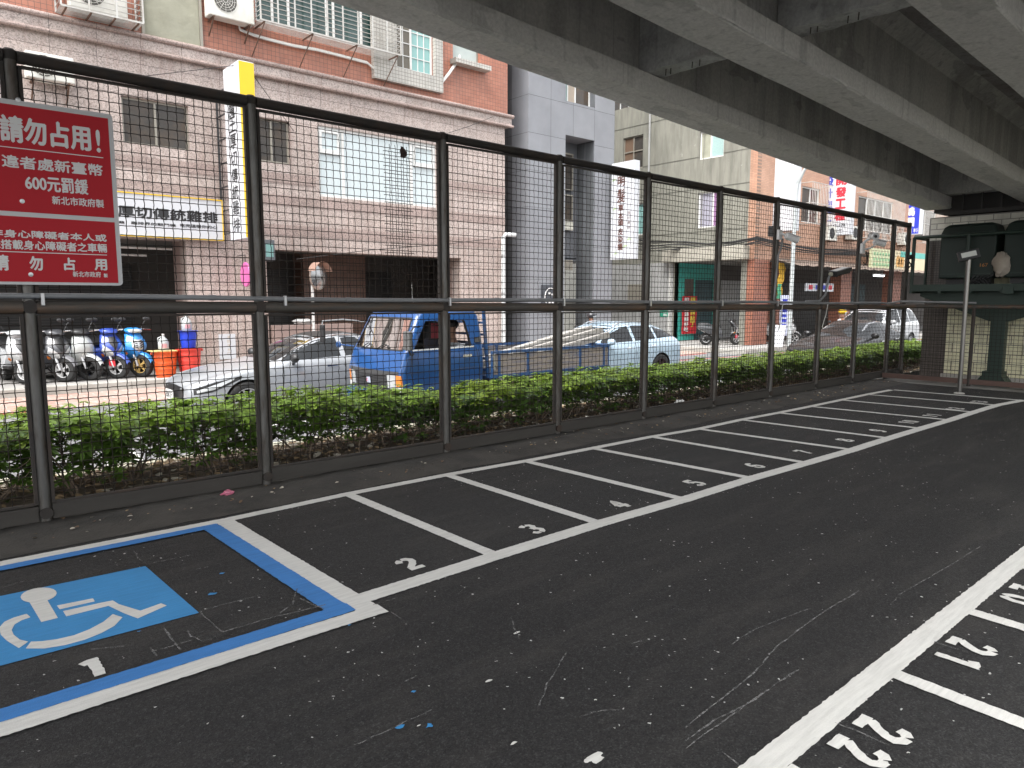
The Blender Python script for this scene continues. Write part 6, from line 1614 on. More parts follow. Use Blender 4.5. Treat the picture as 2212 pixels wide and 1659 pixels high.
# ================================================================== PEOPLE
M_SKIN = mat('skin', (.34, .185, .125), .5, var=.06)
M_HAIR = mat('black_hair', (.015, .013, .012), .6)
def skinned(name, J, E, m, parent, root=0, sub=2):
    me = bpy.data.meshes.new(name); me.from_pydata([j[0] for j in J], E, []); o = bpy.data.objects.new(name, me); COL.objects.link(o)
    sk = o.modifiers.new('k', 'SKIN'); sk.use_smooth_shade = True
    for i, j in enumerate(J):
        r = j[1] if isinstance(j[1], tuple) else (j[1], j[1]); me.skin_vertices[0].data[i].radius = r
        me.skin_vertices[0].data[i].use_root = i == root
    s = o.modifiers.new('s', 'SUBSURF'); s.levels = sub
    bake(o); o.data.materials.clear(); o.data.materials.append(m); o.parent = parent
    o.data.polygons.foreach_set('use_smooth', [True] * len(o.data.polygons))
    return o
def rider(label, shirt, trousers, pose='ride', z0=.0, sleeve=None, group=None):
    """seated figure facing -x with both arms forward; origin under the hips at ground height"""
    t = thing('person', label, 'person', (0, 0, 0), group)
    h = .78 + z0
    J = [((.0, 0, h), (.15, .13)), ((-.02, 0, h + .22), (.13, .12)), ((-.05, 0, h + .42), (.15, .11)), ((-.06, 0, h + .52), (.07, .07)), ((-.075, 0, h + .60), (.055, .055)), ((-.09, 0, h + .68), (.085, .08)), ((-.09, 0, h + .78), (.095, .08)), ((-.085, 0, h + .86), (.06, .055)),
         ((-.05, .19, h + .44), .062), ((-.2, .25, h + .22), .047), ((-.45, .24, h + .17), .036), ((-.53, .235, h + .18), .034),
         ((-.05, -.19, h + .44), .062), ((-.2, -.25, h + .22), .047), ((-.45, -.24, h + .17), .036), ((-.53, -.235, h + .18), .034),
         ((-.12, .1, h - .02), .095), ((-.42, .13, h - .08), .07), ((-.40, .13, h - .42), .05), ((-.50, .13, h - .48), .04),
         ((-.12, -.1, h - .02), .095), ((-.42, -.13, h - .08), .07), ((-.40, -.13, h - .42), .05), ((-.50, -.13, h - .48), .04)]
    E = [(0, 1), (1, 2), (2, 3), (3, 4), (4, 5), (5, 6), (6, 7), (2, 8), (8, 9), (9, 10), (10, 11), (2, 12), (12, 13), (13, 14), (14, 15), (0, 16), (16, 17), (17, 18), (18, 19), (0, 20), (20, 21), (21, 22), (22, 23)]
    body = skinned('body', J, E, M_SKIN, t)
    for s in (-1, 1):       # fingers curled round the grip, thumb from the side of the palm
        for k in range(4):
            y = s * .235 + (k - 1.5) * .02
            skinned('finger', [((-.545, y, h + .19), .010), ((-.585, y, h + .185), .009), ((-.60, y, h + .155), .008), ((-.58, y, h + .14), .007)], [(0, 1), (1, 2), (2, 3)], M_SKIN, body, 0, 1)
        skinned('thumb', [((-.52, s * .205, h + .17), .011), ((-.55, s * .19, h + .15), .010), ((-.575, s * .195, h + .14), .008)], [(0, 1), (1, 2)], M_SKIN, body, 0, 1)
    # shirt follows the torso and upper arms
    g = 1.14
    JS = [((.0, 0, h + .02), (.165, .145)), ((-.02, 0, h + .22), (.148, .135)), ((-.05, 0, h + .42), (.165, .125)), ((-.058, 0, h + .50), (.085, .085)), ((-.05, .19, h + .44), .076)] + [((-.17, .24, h + .27), .06)] + [((-.05, -.19, h + .44), .076), ((-.17, -.24, h + .27), .06)]
    ES = [(0, 1), (1, 2), (2, 3), (2, 4), (4, 5), (2, 6), (6, 7)]
    if sleeve:
        JS += [((-.43, .242, h + .175), .047), ((-.43, -.242, h + .175), .047)]; ES += [(5, 8), (7, 9)]
    skinned('shirt', JS, ES, shirt, t)
    skinned('trousers', [((.0, 0, h), (.165, .145)), ((-.12, .1, h - .02), .108), ((-.42, .13, h - .08), .082), ((-.40, .13, h - .38), .062), ((-.12, -.1, h - .02), .108), ((-.42, -.13, h - .08), .082), ((-.40, -.13, h - .38), .062)], [(0, 1), (1, 2), (2, 3), (0, 4), (4, 5), (5, 6)], trousers, t)
    face = MB().blob((-.165, 0, h + .735), .022, 8, 6, 0, (.9, .75, 1.3)); face.build('nose', M_SKIN, body, smooth=True)
    mb = MB()
    for s in (-1, 1): mb.blob((-.163, s * .032, h + .765), .012, 8, 6, 0, (.6, 1.2, .7))
    mb.build('eyes', M_HAIR, body, smooth=True)
    MB().blob((-.166, 0, h + .695), .012, 8, 6, 0, (.6, 2.0, .5)).build('mouth', mat('lips', (.25, .09, .08), .5), body, smooth=True)
    for s in (-1, 1): MB().blob((-.08, s * .088, h + .745), .026, 8, 6, 0, (.7, .35, 1.2)).build('ear', M_SKIN, body, smooth=True)
    return t, h
def helmet(t, h, m, visor):
    vs = []
    o = MB().blob((-.075, 0, h + .795), .15, 18, 12, 0, (1.02, .9, .93))
    keep = [f for f in o.f if not all((o.v[i][2] < h + .70) or (o.v[i][0] < -.13 and o.v[i][2] < h + .80) for i in f)]
    o.f = keep; hl = o.build('helmet', m, t, smooth=True)
    if visor: MB().blob((-.085, 0, h + .825), .154, 18, 12, 0, (1.0, .88, .62)).build('visor', visor, hl, smooth=True)
    return hl
dr, h = rider('driver in a pale grey shirt at the open window of the blue truck', mat('grey_shirt', (.42, .44, .47), .8, var=.06), mat('dark_trousers', (.04, .045, .06), .8), z0=.06)
MB().blob((-.07, 0, h + .80), .112, 14, 10, 0, (1.0, .88, .85)).build('hair', M_HAIR, dr, smooth=True)
place(dr, (5.78 + 1.37, 10.10 - .38, Z_ST - .02))
r1, h1 = rider('scooter rider in a silver helmet passing behind the pale blue estate car', mat('dark_jacket', (.05, .055, .065), .8), mat('navy_trousers', (.03, .035, .06), .8), sleeve=True)
helmet(r1, h1, paint('silver_helmet', (.45, .47, .49), .2, .25), mat('dark_visor', (.05, .05, .055), .1)); place(r1, (15.05, 13.85, Z_ST - .02))
r2, h2_ = rider('scooter rider in a yellow and white helmet behind the black sedan', mat('navy_shirt', (.025, .028, .05), .8), mat('grey_trousers', (.08, .08, .085), .8))
helmet(r2, h2_, paint('white_helmet', (.62, .62, .6), .0, .25), mat('yellow_visor', (.68, .40, .02), .2)); place(r2, (24.85, 11.22, Z_ST))

# ================================================================== SCOOTERS
def scooter(label, col, style='sport', rim=M_RIMS, fender=None, second=None, lamp=2, group='scooters parked under the arcade', caliper=None, steer=24, vent=False):
    """motor scooter pointing towards -y, standing on its wheels at the origin (front axle at y=0)"""
    t = thing('motor_scooter', label, 'scooter', (0, 0, 0), group)
    body = paint('scooter_' + label.split()[0] + '_paint', col, .1, .3); sec = second or M_BLACK; fen = fender or body
    r = .25
    w1 = wheel(t, 0, 0, r, .11, rim, 5, -1, .64, 'front_wheel', 'x', split=True); wheel(t, 0, 1.26, r, .12, rim, 5, -1, .6, 'rear_wheel', 'x', split=True)
    SM = Matrix.Translation((0, .13, 0)) @ Matrix.Rotation(R(steer), 4, 'Z') @ Matrix.Translation((0, -.13, 0))
    w1.data.transform(SM)
    for ch in w1.children: ch.data.transform(SM)
    mb = MB(); mb.M = SM
    for s in (-1, 1): mb.tube([(s * .085, 0, r), (s * .085, .10, .55), (s * .06, .16, .72)], [.022, .024, .02], 8)
    mb.build('fork', M_GALV, t, smooth=True)
    if caliper:
        mb = MB(); mb.M = SM; mb.box(-.10, -.07, -.04, .10, r + .02, r + .16); mb.build('brake_caliper', caliper, t, bevel=.01)
    # mudguard: a bent strip over the wheel
    rings = []
    for k in range(11):
        q = R(-40 + 112 * k / 10); rr = r + .04
        y, z = -rr * sin(q) if False else -rr * cos(R(90) - q) , r + rr * sin(R(90) - q)
        w_ = .075 * (1 - .35 * (k / 10))
        rings.append([(-w_, y, z - .03), (-w_ * .8, y, z + .0), (0, y, z + .02), (w_ * .8, y, z), (w_, y, z - .03)])
    mb = MB(); mb.M = SM; mb.loft(rings, caps=False, closed=False).build('front_fender', fen, t, smooth=True)
    # leg shield
    prof = {'sport': [(.36, .07, .10), (.44, .15, .02), (.54, .20, -.08), (.66, .215, -.10), (.78, .19, -.04), (.90, .145, .06), (.98, .10, .12)],
            'retro': [(.28, .16, .14), (.40, .175, .08), (.52, .19, .0), (.66, .195, -.04), (.78, .185, -.02), (.88, .155, .04), (.95, .10, .10)]}[style]
    rings = []
    for z, w_, y in prof:
        ring = []
        n = 8
        for k in range(n + 1):
            u = -1 + 2 * k / n; v = abs(u) ** (1.4 if style == 'sport' else 2.2)
            ring.append((u * w_, y + (.17 if style == 'sport' else .12) * v, z + (.05 * v if style == 'sport' else 0)))
        for k in range(n, -1, -1):
            u = -1 + 2 * k / n; v = abs(u) ** 2; ring.append((u * w_ * .93, y + .12 + .12 * v, z))
        rings.append(ring)
    sh = MB().loft(rings).build('leg_shield', body, t); m_ = sh.modifiers.new('s', 'SUBSURF'); m_.levels = 1; bake(sh); shade(sh, 50)
    tr = bvh(sh)
    def face(poly, off=.006, m=None, nm='panel'):
        n = len(poly); cx, cz = sum(p[0] for p in poly) / n, sum(p[1] for p in poly) / n
        def hit(x, z):
            h_, n_, _, _ = tr.ray_cast(Vector((x, -2, z)), Vector((0, 1, 0))); return (h_ if h_ is not None else Vector((x, .1, z))) - Vector((0, off, 0))
        P = []
        for i in range(n):
            p0, p1 = poly[i], poly[(i + 1) % n]; P += [p0, ((p0[0] + p1[0]) / 2, (p0[1] + p1[1]) / 2)]
        n = len(P); vs = [hit(cx + (x - cx) * k, cz + (z - cz) * k) for k in (1, .75, .5, .25) for x, z in P] + [hit(cx, cz)]
        fs = [(r * n + i, r * n + (i + 1) % n, (r + 1) * n + (i + 1) % n, (r + 1) * n + i) for r in range(3) for i in range(n)] + [(3 * n + i, 3 * n + (i + 1) % n, 4 * n) for i in range(n)]
        return MB().add(vs, fs).build(nm, m, t, smooth=True)
    if vent:
        face([(-.09, .82), (-.11, .66), (0, .55), (.11, .66), (.09, .82)], .010, M_GALV, 'vent_panel')
        for k in range(4):
            for s in (-1, 1): face([(s * .02, .63 + .045 * k), (s * .085, .67 + .04 * k), (s * .085, .69 + .04 * k), (s * .02, .655 + .045 * k)], .016, M_BLACK, 'vent_slot')
        for s in (-1, 1): face([(s * .14, .47), (s * .185, .52), (s * .18, .57), (s * .14, .52)], .010, M_ORAL, 'indicator')
    elif style == 'sport':
        for s in (-1, 1): face([(s * .02, .50), (s * .10, .48), (s * .185, .60), (s * .17, .73), (s * .12, .68), (s * .04, .58)], .012, M_LAMP, 'headlight')
        face([(0, .61), (.075, .76), (.06, .90), (-.06, .90), (-.075, .76)], .012, sec, 'front_panel')
        face([(-.09, .45), (0, .42), (.09, .45), (.06, .48), (-.06, .48)], .010, M_BLACK, 'nose_intake')
        for s in (-1, 1): face([(s * .12, .46), (s * .17, .50), (s * .165, .54), (s * .12, .50)], .008, M_ORAL, 'indicator')
    elif lamp == 1:
        face([(.055 * cos(q), .50 + .055 * sin(q)) for q in [2 * pi * k / 12 for k in range(12)]], .012, M_LAMP, 'headlight')
        face([(.075 * cos(q), .50 + .10 * sin(q)) for q in [2 * pi * k / 12 for k in range(12)]], .006, M_CHROME, 'badge')
    # steering head cover and bars
    ring = lambda z, w_, y0, y1: [(-w_, (y0 + y1) / 2, z), (-w_ * .6, y0 + .01, z), (0, y0, z), (w_ * .6, y0 + .01, z), (w_, (y0 + y1) / 2, z), (w_ * .6, y1, z), (-w_ * .6, y1, z)]
    hd = MB().loft([ring(.93, .10, .08, .22), ring(.985, .15, .04, .27), ring(1.04, .165, .10, .30), ring(1.075, .09, .17, .28)]).build('handlebar_cover', body if style == 'sport' else M_BLACK, t, smooth=True, auto=60)
    if vent: MB().blob((0, .075, 1.0), .085, 12, 8, 0, (1.45, .45, .6)).build('front_lamp', M_LAMP, hd, smooth=True)
    mb = MB().tube([(-.34, .32, 1.03), (-.15, .24, 1.04), (.15, .24, 1.04), (.34, .32, 1.03)], .013, 8); hb = mb.build('handlebar', M_CHROME, t, smooth=True)
    for s in (-1, 1):
        MB().tube([(s * .22, .27, 1.035), (s * .345, .322, 1.03)], .019, 8).build('grip', M_BLACK, hb, smooth=True)
        MB().tube([(s * .2, .23, 1.03), (s * .36, .26, 1.01)], .007, 5).build('brake_lever', M_CHROME, hb)
        mr = MB().tube([(s * .17, .24, 1.05), (s * .22, .25, 1.17), (s * .26, .26, 1.22)], .008, 6).build('mirror_stem', M_BLACK, t, smooth=True)
        mr.name = 'mirror'
        MB().blob((s * .28, .26, 1.255), .06, 12, 8, 0, (1.15, .28, .72)).build('mirror_head', M_BLACK, mr, smooth=True)
    MB().loft([[(-.15, .28, .30), (.15, .28, .30), (.15, .28, .36), (-.15, .28, .36)], [(-.16, .75, .29), (.16, .75, .29), (.16, .75, .35), (-.16, .75, .35)]]).build('floorboard', M_BLACK, t, bevel=.015)
    sec2 = [(.62, .12, .30, .55), (.72, .17, .28, .68), (.95, .19, .34, .74), (1.2, .175, .46, .77), (1.45, .12, .58, .80), (1.62, .05, .68, .80)]
    MB().loft([[(-w_, y, z0), (-w_ * 1.08, y, (z0 + z1) / 2), (-w_ * .8, y, z1), (w_ * .8, y, z1), (w_ * 1.08, y, (z0 + z1) / 2), (w_, y, z0)] for y, w_, z0, z1 in sec2]).build('rear_body', body, t, smooth=True, auto=50)
    MB().loft([[(-w_, y, z0), (-w_ * .8, y, z1), (w_ * .8, y, z1), (w_, y, z0)] for y, w_, z0, z1 in ((.66, .1, .70, .76), (.8, .15, .745, .83), (1.1, .16, .78, .84), (1.25, .15, .80, .90), (1.5, .11, .82, .90), (1.6, .06, .83, .86))]).build('seat', M_BLACK, t, smooth=True, auto=60)
    MB().box(-.1, .1, .95, 1.35, .2, .36).build('engine', M_RIMB, t, bevel=.03)
    MB().tube([(.15, .9, .22), (.18, 1.2, .26), (.19, 1.5, .36)], [.03, .05, .055], 10).build('exhaust', M_RIMB, t, smooth=True)
    MB().tube([(.0, .70, .24), (.16, .72, .02)], .014, 6).build('side_stand', M_BLACK, t)
    return t
gold = mat('gold_rim', (.50, .34, .12), .35, .3)
sc = [scooter('white sport scooter with dark lower nose at the far left of the row', (.42, .43, .44), fender=M_BLACK, second=M_BLACK),
      scooter('dark grey sport scooter with twin headlights beside the left fence post', (.06, .062, .068), second=M_RIMB, fender=mat('grey_fender', (.14, .14, .15), .4)),
      scooter('pale grey retro scooter with a rounded shield and single headlight', (.42, .44, .43), 'retro', M_RIMB, lamp=1),
      scooter('royal blue sport scooter with a black V panel and red brake caliper', (.03, .065, .33), caliper=mat('red_caliper', (.5, .03, .04), .4)),
      scooter('sky blue scooter with gold wheels next to the orange buckets', (.03, .24, .62), rim=gold, vent=True)]
for s, (px, rz, st_) in zip(sc, ((50, .12, .0), (134, .2, 0), (190, .26, 0), (250, .2, 0), (302, .16, 0))):
    p = gy(px, 800, 18.62); place(s, (p.x + .0, 18.68, Z_PV), rz, (1.28, 1.12, 1.1))
xx = [scooter('black and white scooter standing sideways before the arcade shutter', (.04, .042, .045), second=mat('white_panel', (.5, .5, .5), .4), fender=mat('white_fender', (.5, .5, .5), .4), group='scooters by the brick pillar', caliper=mat('crimson_caliper', (.5, .03, .06), .4)),
      scooter('grey scooter with a silver nose between the brick pillar and white board', (.30, .30, .30), group='scooters by the brick pillar')]
p = gz(1590, 745, Z_PV); place(xx[0], (p.x, p.y, Z_PV), R(52))
p = gz(1693, 742, Z_PV); place(xx[1], (27.85, 14.55, Z_PV), R(15))
sr1 = scooter('dark scooter ridden behind the estate car', (.05, .05, .055), group='scooters on the road'); place(sr1, (14.35, 13.85, Z_ST), -pi / 2)
sr2 = scooter('grey scooter ridden beside the black sedan', (.2, .2, .2), group='scooters on the road'); place(sr2, (24.15, 11.22, Z_ST), -pi / 2)

# ================================================================== BUCKETS AND BOTTLES
def bucket(label, col, c, r0, r1, h, ribs=True, name='bucket'):
    t = thing(name, label, 'bucket', c, 'plastic buckets by the granite column')
    m = mat('plastic_' + label.split()[0] + '_' + str(round(h * 100)), col, .42, var=.06, dirt=sc3(col, .6), dscale=4)
    pr = [(0, 0), (r0, 0)]
    for k in range(1, 9):
        q = k / 9; rr = r0 + (r1 - r0) * q
        pr += [(rr, h * (q - .02)), (rr + (.006 if ribs else 0), h * q), (rr, h * (q + .02))] if ribs and k % 2 else [(rr, h * q)]
    pr += [(r1, h * .95), (r1 + .025, h * .955), (r1 + .03, h), (r1 - .01, h)]
    b = MB().lathe(pr + [(r1 - .015, h * .9), (0, h * .88)], c, 26); b.build('tub', m, t, smooth=True, auto=50)
    if ribs:
        for s in (-1, 1): MB().bar((c[0] + s * (r1 + .03), c[1] - .05, c[2] + h * .93), (c[0] + s * (r1 + .03), c[1] + .05, c[2] + h * .93), .02, .05).build('handle', m, t)
    return t
c1 = gy(359, 815, 18.35); c2 = gy(409, 813, 18.35)
bucket('orange plastic tub with a board lid and a bottle on top', (.62, .085, .012), (c1.x, 18.35, Z_PV), .21, .27, .62)
bucket('red plastic tub with a blue bucket standing on it', (.60, .05, .035), (c2.x + .02, 18.35, Z_PV), .22, .28, .66)
bucket('blue plastic bucket standing on the red tub', (.012, .045, .50), (c2.x + .02, 18.35, Z_PV + .67), .155, .205, .42, False)
t = thing('lid_board', 'yellowish flat board lying on the orange tub', 'board', (c1.x, 18.35, .5))
MB().box(c1.x - .33, c1.x + .22, 18.1, 18.6, Z_PV + .622, Z_PV + .64).build('board', mat('yellow_board', (.5, .40, .16), .7), t)
def jug(label, c, s=1.0):
    t = thing('jug', label, 'bottle', c, 'clear plastic jugs')
    m = mat('milky_plastic', (.40, .42, .42), .3, var=.08)
    MB().lathe([(0, 0), (.085 * s, 0), (.095 * s, .02 * s), (.095 * s, .15 * s), (.08 * s, .2 * s), (.035 * s, .25 * s), (.025 * s, .27 * s), (.025 * s, .285 * s)], c, 16).build('jug_body', m, t, smooth=True, auto=50)
    MB().lathe([(.03 * s, .285 * s), (.03 * s, .315 * s), (0, .315 * s)], c, 12).build('cap', M_PLATE, t, smooth=True, auto=40)
    MB().loft([[(c[0] + .0975 * s * cos(q), c[1] + .0975 * s * sin(q), c[2] + z * s) for q in [R(-125 + 12 * k) for k in range(6)]] for z in (.05, .13)], caps=False, closed=False).build('paper_label', mat('pink_paper', (.55, .28, .3), .5), t)
    MB().tube([(c[0] - .03 * s, c[1], c[2] + .26 * s), (c[0] - .09 * s, c[1], c[2] + .24 * s), (c[0] - .095 * s, c[1], c[2] + .17 * s)], .012 * s, 6).build('handle', m, t, smooth=True)
jug('plastic jug with pink label on the orange tub', (c1.x - .02, 18.35, Z_PV + .64), 1.25)
jug('plastic jug with pink label on the blue bucket', (c2.x, 18.35, Z_PV + 1.09), 1.25)
MB_ = MB()
t = thing('low_wall_bench', 'low granite ledge with white bags behind the silver sedan', 'ledge', (8.6, 19.0, Z_PV))
MB().box(7.85, 10.2, 18.95, 19.35, Z_PV, 1.02).build('ledge', M_GRANS, t, bevel=.01)
t = thing('white_bag', 'crumpled white bag on the granite ledge', 'bag', (8.8, 19.15, 1.02))
MB().blob((8.75, 19.15, 1.1), .13, 10, 7, .25, (2.6, 1, .6)).build('bag', mat('white_plastic_bag', (.6, .6, .58), .4), t)

# ================================================================== GREEN EQUIPMENT PLATFORM
M_GRN = mat('dark_green_paint', (.013, .030, .021), .5, var=.2, scale=3, dirt=(.014, .03, .022), dscale=2)
M_GRNC = mat('green_cabinet_paint', (.009, .020, .015), .6, var=.15, scale=2)
gp = thing('equipment_platform', 'dark green steel platform on a post carrying equipment cabinets before the tiled pier', 'platform', (16.7, 4.4, 0))
XA, XB = 16.35, 17.15
mb = MB().box(16.58, 16.78, 4.30, 4.56, 0, 1.45); ps = mb.build('post', M_GRN, gp, bevel=.01)
MB().prism([(4.12, 0), (4.78, 0), (4.62, .22), (4.62, .3), (4.28, .3), (4.28, .22)], lambda a, b: (16.5, a, b), lambda a, b: (16.86, a, b)).build('foot', M_GRN, ps)
MB().prism([(4.27, 1.30), (4.59, 1.30), (5.9, 1.80), (5.9, 1.9), (2.9, 1.9), (2.9, 1.80)], lambda a, b: (16.6, a, b), lambda a, b: (16.78, a, b)).build('bracket', M_GRN, gp, bevel=.008)
mb = MB()
for y in (6.0, 5.45, 4.9, 4.35, 3.8, 3.25, 2.7): mb.box(XA, XB, y - .03, y + .03, 1.86, 1.9)
mb.build('cross_bearer', M_GRN, gp)
mb = MB().box(XA, XA + .06, 2.0, 6.02, 1.9, 2.04).box(XB - .06, XB, 2.0, 6.02, 1.9, 2.04).box(XA + .06, XB - .06, 5.96, 6.02, 1.9, 2.04).box(XA + .06, XB - .06, 2.0, 5.958, 1.95, 1.98)
mb.build('deck', M_GRN, gp)
for y in (6.0, 4.99, 3.97, 2.95, 2.05):
    MB().cyl((XA + .03, y, 2.04), (XA + .03, y, 3.02), .035, 10).build('railing_post', M_GRN, gp, smooth=True)
MB().cyl((XB - .03, 6.0, 2.04), (XB - .03, 6.0, 3.02), .03, 10).build('railing_post', M_GRN, gp, smooth=True)
MB().tube([(XB - .03, 6.0, 3.02), (XA + .03, 6.0, 3.02), (XA + .03, 2.05, 3.02)], .035, 10).build('railing', M_GRN, gp, smooth=True)
for y0, y1, nm in ((4.55, 5.55, 0), (3.2, 4.42, 1)):
    rings = []
    for z, e in ((2.16, 0), (3.08, 0), (3.2, .04), (3.26, .12)): rings.append([(16.52 + e, y0 + e, z), (17.08 - e * .3, y0 + e, z), (17.08 - e * .3, y1 - e, z), (16.52 + e, y1 - e, z)])
    cb = MB().loft(rings).build('cabinet', M_GRNC, gp, bevel=.03)
    mb = MB().box(16.505, 16.518, y0 + .04, y1 - .04, 2.24, 2.26).box(16.505, 16.518, (y0 + y1) / 2 - .14, (y0 + y1) / 2 + .14, 2.18, 2.22); mb.build('panel_lip', M_GRN, cb)
    MB().box(16.7, 16.95, y0 + .1, y1 - .1, 2.05, 2.16).build('cabinet_foot', M_DRESS, cb)
    if nm == 0: write(MB(), lambda u, v, d=0: (16.515, -u, v), '167', -4.80, 2.38, -4.66, 2.45, .01).build('lettering', mat('orange_stencil', (.40, .17, .04), .6), cb)
mb = MB()
for k in range(6): mb.tube([(16.5, 4.95 - .08 * k, 2.22), (16.44, 5.0 - .07 * k, 2.10 + .01 * k), (16.6, 4.9 - .06 * k, 2.02)], .014, 6)
mb.build('cable_loom', M_CABK, gp, smooth=True)
MB().tube([(16.3, 6.05, 3.0), (16.28, 6.1, 2.6), (16.3, 6.0, 2.45), (16.34, 6.15, 2.3)], .016, 6).blob((16.3, 6.02, 2.62), .05, 8, 6, .3).build('hanging_cable', M_CABK, gp, smooth=True)
tagb = MB().box(16.32, 16.34, 4.15, 4.33, 1.84, 2.0); tagb.build('bracket_box', M_GRN, gp, bevel=.005)
t = thing('cloth_bundle', 'grubby white cloth bundle stuffed between the green cabinets', 'bundle', (16.6, 4.48, 2.1))
o = MB().blob((16.50, 4.43, 2.42), .2, 16, 12, .17, (.6, .75, 1.15)).build('bundle', mat('grubby_cloth', (.34, .30, .25), .9, var=.35, scale=9, bmp=.8, bscale=12), t, smooth=True, auto=60)

# ================================================================== LIGHT POLE, CAMERAS
lp = thing('floodlight_pole', 'stainless steel pole leaning before the end fence with a floodlight on top', 'light pole', (15.3, 4.62, 0))
b0 = gz(2072, 851); b1 = gx(2093, 556, b0.x)
MB().tube([(b0.x, b0.y, 0), (b1.x, b1.y, b1.z)], .038, 16).build('pole', mat('stainless_steel', (.22, .215, .205), .28, .9, var=.12), lp, smooth=True)
MB().lathe([(.09, 0), (.085, .02), (.045, .03)], (b0.x, b0.y, 0.004), 18).build('base_collar', M_KERB, lp, smooth=True)
def flood(parent, c, w_, h_, tilt, yaw, roll=0):
    M_ = Matrix.Translation(c) @ Matrix.Rotation(yaw, 4, 'Z') @ Matrix.Rotation(roll, 4, 'Y') @ Matrix.Rotation(tilt, 4, 'X')
    mb = MB(); mb.M = M_; mb.box(-w_ / 2, w_ / 2, -.035, .035, -h_ / 2, h_ / 2)
    for k in range(7): mb.box(-w_ / 2 + w_ * k / 7 + .01, -w_ / 2 + w_ * k / 7 + .018, .035, .06, -h_ / 2, h_ / 2)
    f = mb.build('floodlight', M_BLACK, parent, bevel=.006)
    mb = MB(); mb.M = M_; mb.box(-w_ / 2 + .05, w_ / 2 - .05, -.041, -.037, -h_ / 2 + .045, h_ / 2 - .035); mb.build('lens', mat('pale_lens', (.62, .64, .6), .25), f)
    return f
flood(lp, Vector((b1.x - .03, b1.y, b1.z + .04)), .34, .17, R(-12), R(-58), R(-13))
MB().tube([(b0.x + .05, b0.y, 1.64), (b0.x + .9, b0.y + .3, 1.645)], .012, 6).build('feed_cable', M_PVC, lp)

def bullet(parent, c, yaw, pitch, L=.2, r=.05, m=None):
    M_ = Matrix.Translation(c) @ Matrix.Rotation(yaw, 4, 'Z') @ Matrix.Rotation(pitch, 4, 'X')
    mb = MB(); mb.M = M_; mb.lathe([(r * .8, .1), (r, .08), (r, -.1), (r * 1.08, -.105), (r * 1.08, -.13), (r * .85, -.13), (r * .85, -.115), (0, -.115)], (0, 0, 0), 18, 'y'); mb.box(-r * 1.1, r * 1.1, -.15, .1, r * .92, r * 1.06)
    cbd = mb.build('camera_body', m or mat('camera_white', (.5, .5, .5), .4), parent, smooth=True, auto=35)
    mb = MB(); mb.M = M_; mb.lathe([(r * .5, -.116), (r * .45, -.13), (0, -.132)], (0, 0, 0), 16, 'y'); mb.build('lens', mat('camera_lens', (.01, .01, .012), .08), cbd, smooth=True)
    return cbd
M_CAMW = mat('camera_housing', (.72, .72, .72), .4)
t = thing('security_camera', 'white bullet security camera with bracket on the seventh fence post', 'camera', (11.56, FY, 2.8))
p = gy(1685, 510, FY - .15)
MB().box(11.50, 11.62, FY - .09, FY - .042, p.z - .05, p.z + .12).build('base', M_CAMW, t, bevel=.008)
MB().tube([(11.56, FY - .08, p.z + .06), (11.60, FY - .16, p.z + .02)], .02, 8).build('arm', M_CAMW, t, smooth=True)
bullet(t, Vector((11.66, FY - .22, p.z - .02)), R(62), R(18), r=.055, m=M_CAMW)
MB().tube([(11.6, FY - .1, p.z - .03), (11.58, FY - .1, p.z - .15), (11.5, FY - .09, p.z - .32), (11.48, FY - .06, fm(11.5) + .1), (11.6, FY - .06, fm(11.5) + .06)], .016, 6).build('conduit', M_PVC, t, smooth=True)
t = thing('junction_box', 'black junction box behind the white camera on the fence post', 'box', (11.7, FY, 2.9))
MB().box(11.57, 11.80, FY + .05, FY + .16, p.z + .02, p.z + .20).build('box', M_BLACK, t, bevel=.01)
p = gy(1868, 525, FY - .15)
t = thing('security_camera', 'pair of white security cameras fixed to the fence post near the corner', 'camera', (14.81, FY, 2.7))
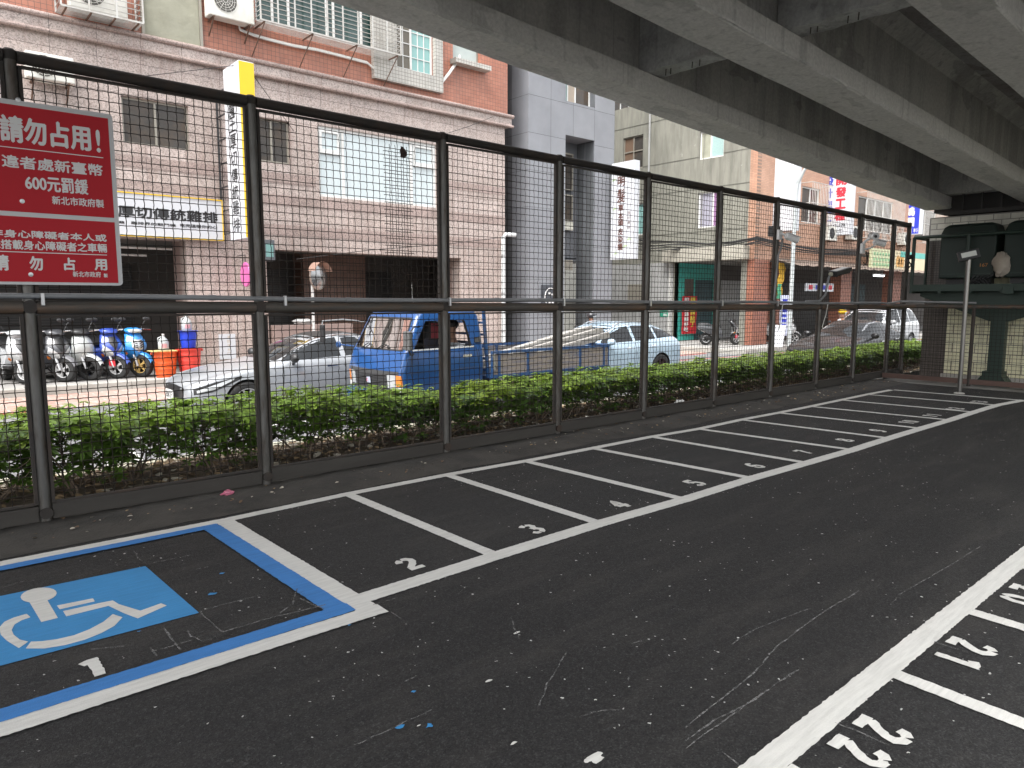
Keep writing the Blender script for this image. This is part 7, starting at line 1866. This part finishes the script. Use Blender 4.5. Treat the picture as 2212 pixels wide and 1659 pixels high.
MB().box(14.74, 14.86, FY - .1, FY - .045, p.z - .2, p.z + .0).build('base', M_CAMW, t, bevel=.008)
MB().tube([(14.8, FY - .08, p.z), (14.8, FY - .14, p.z + .06), (14.82, FY - .2, p.z + .1)], .03, 8).tube([(14.82, FY - .09, p.z - .12), (15.0, FY - .16, p.z - .08), (15.1, FY - .2, p.z)], .018, 8).build('arm', M_CAMW, t, smooth=True)
bullet(t, Vector((14.84, FY - .24, p.z + .14)), R(-42), R(8), r=.065, m=M_CAMW); bullet(t, Vector((15.22, FY - .2, p.z + .03)), R(50), R(14), r=.06, m=M_CAMW)
MB().tube([(14.9, FY - .1, p.z - .15), (15.0, FY - .1, p.z - .3), (14.93, FY - .09, p.z - .42), (14.86, FY - .06, p.z - .35)], .009, 5).tube([(14.95, FY - .09, p.z - .2), (15.02, FY - .08, p.z - .36), (14.88, FY - .07, p.z - .44)], .008, 5).build('cable', M_CABK, t, smooth=True)
p = gy(1795, 588, FY - .2)
t = thing('floodlight', 'black floodlight on a bent conduit arm in front of the fence', 'floodlight', (13.3, FY, 1.8))
MB().tube([(12.6, FY - .06, fm(12.6) + .08), (13.1, FY - .07, fm(13) + .09), (13.28, FY - .09, fm(13) + .2), (13.33, FY - .11, p.z - .1), (13.36, FY - .14, p.z - .02)], .02, 8).build('arm', M_PVC, t, smooth=True)
flood(t, Vector((13.58, FY - .2, p.z + .03)), .46, .2, R(-84), R(-10), R(-12))
MB().blob((13.36, FY - .14, p.z - .03), .05, 10, 8, 0, (1.1, .9, .8)).build('joint', mat('beige_plastic', (.4, .38, .3), .5), t, smooth=True)
t = thing('loose_cable', 'white cable end dangling from the fence middle rail', 'cable', (11.7, FY, 1.5))
MB().tube([(11.72, FY - .09, fm(11.7) + .03), (11.68, FY - .1, 1.45), (11.62, FY - .1, 1.25), (11.6, FY - .1, 1.2)], .008, 5).tube([(13.4, FY - .09, fm(13.4) + .03), (13.32, FY - .1, 1.45), (13.2, FY - .1, 1.22), (13.24, FY - .1, 1.18)], .008, 5).build('cable', M_CABW, t, smooth=True)
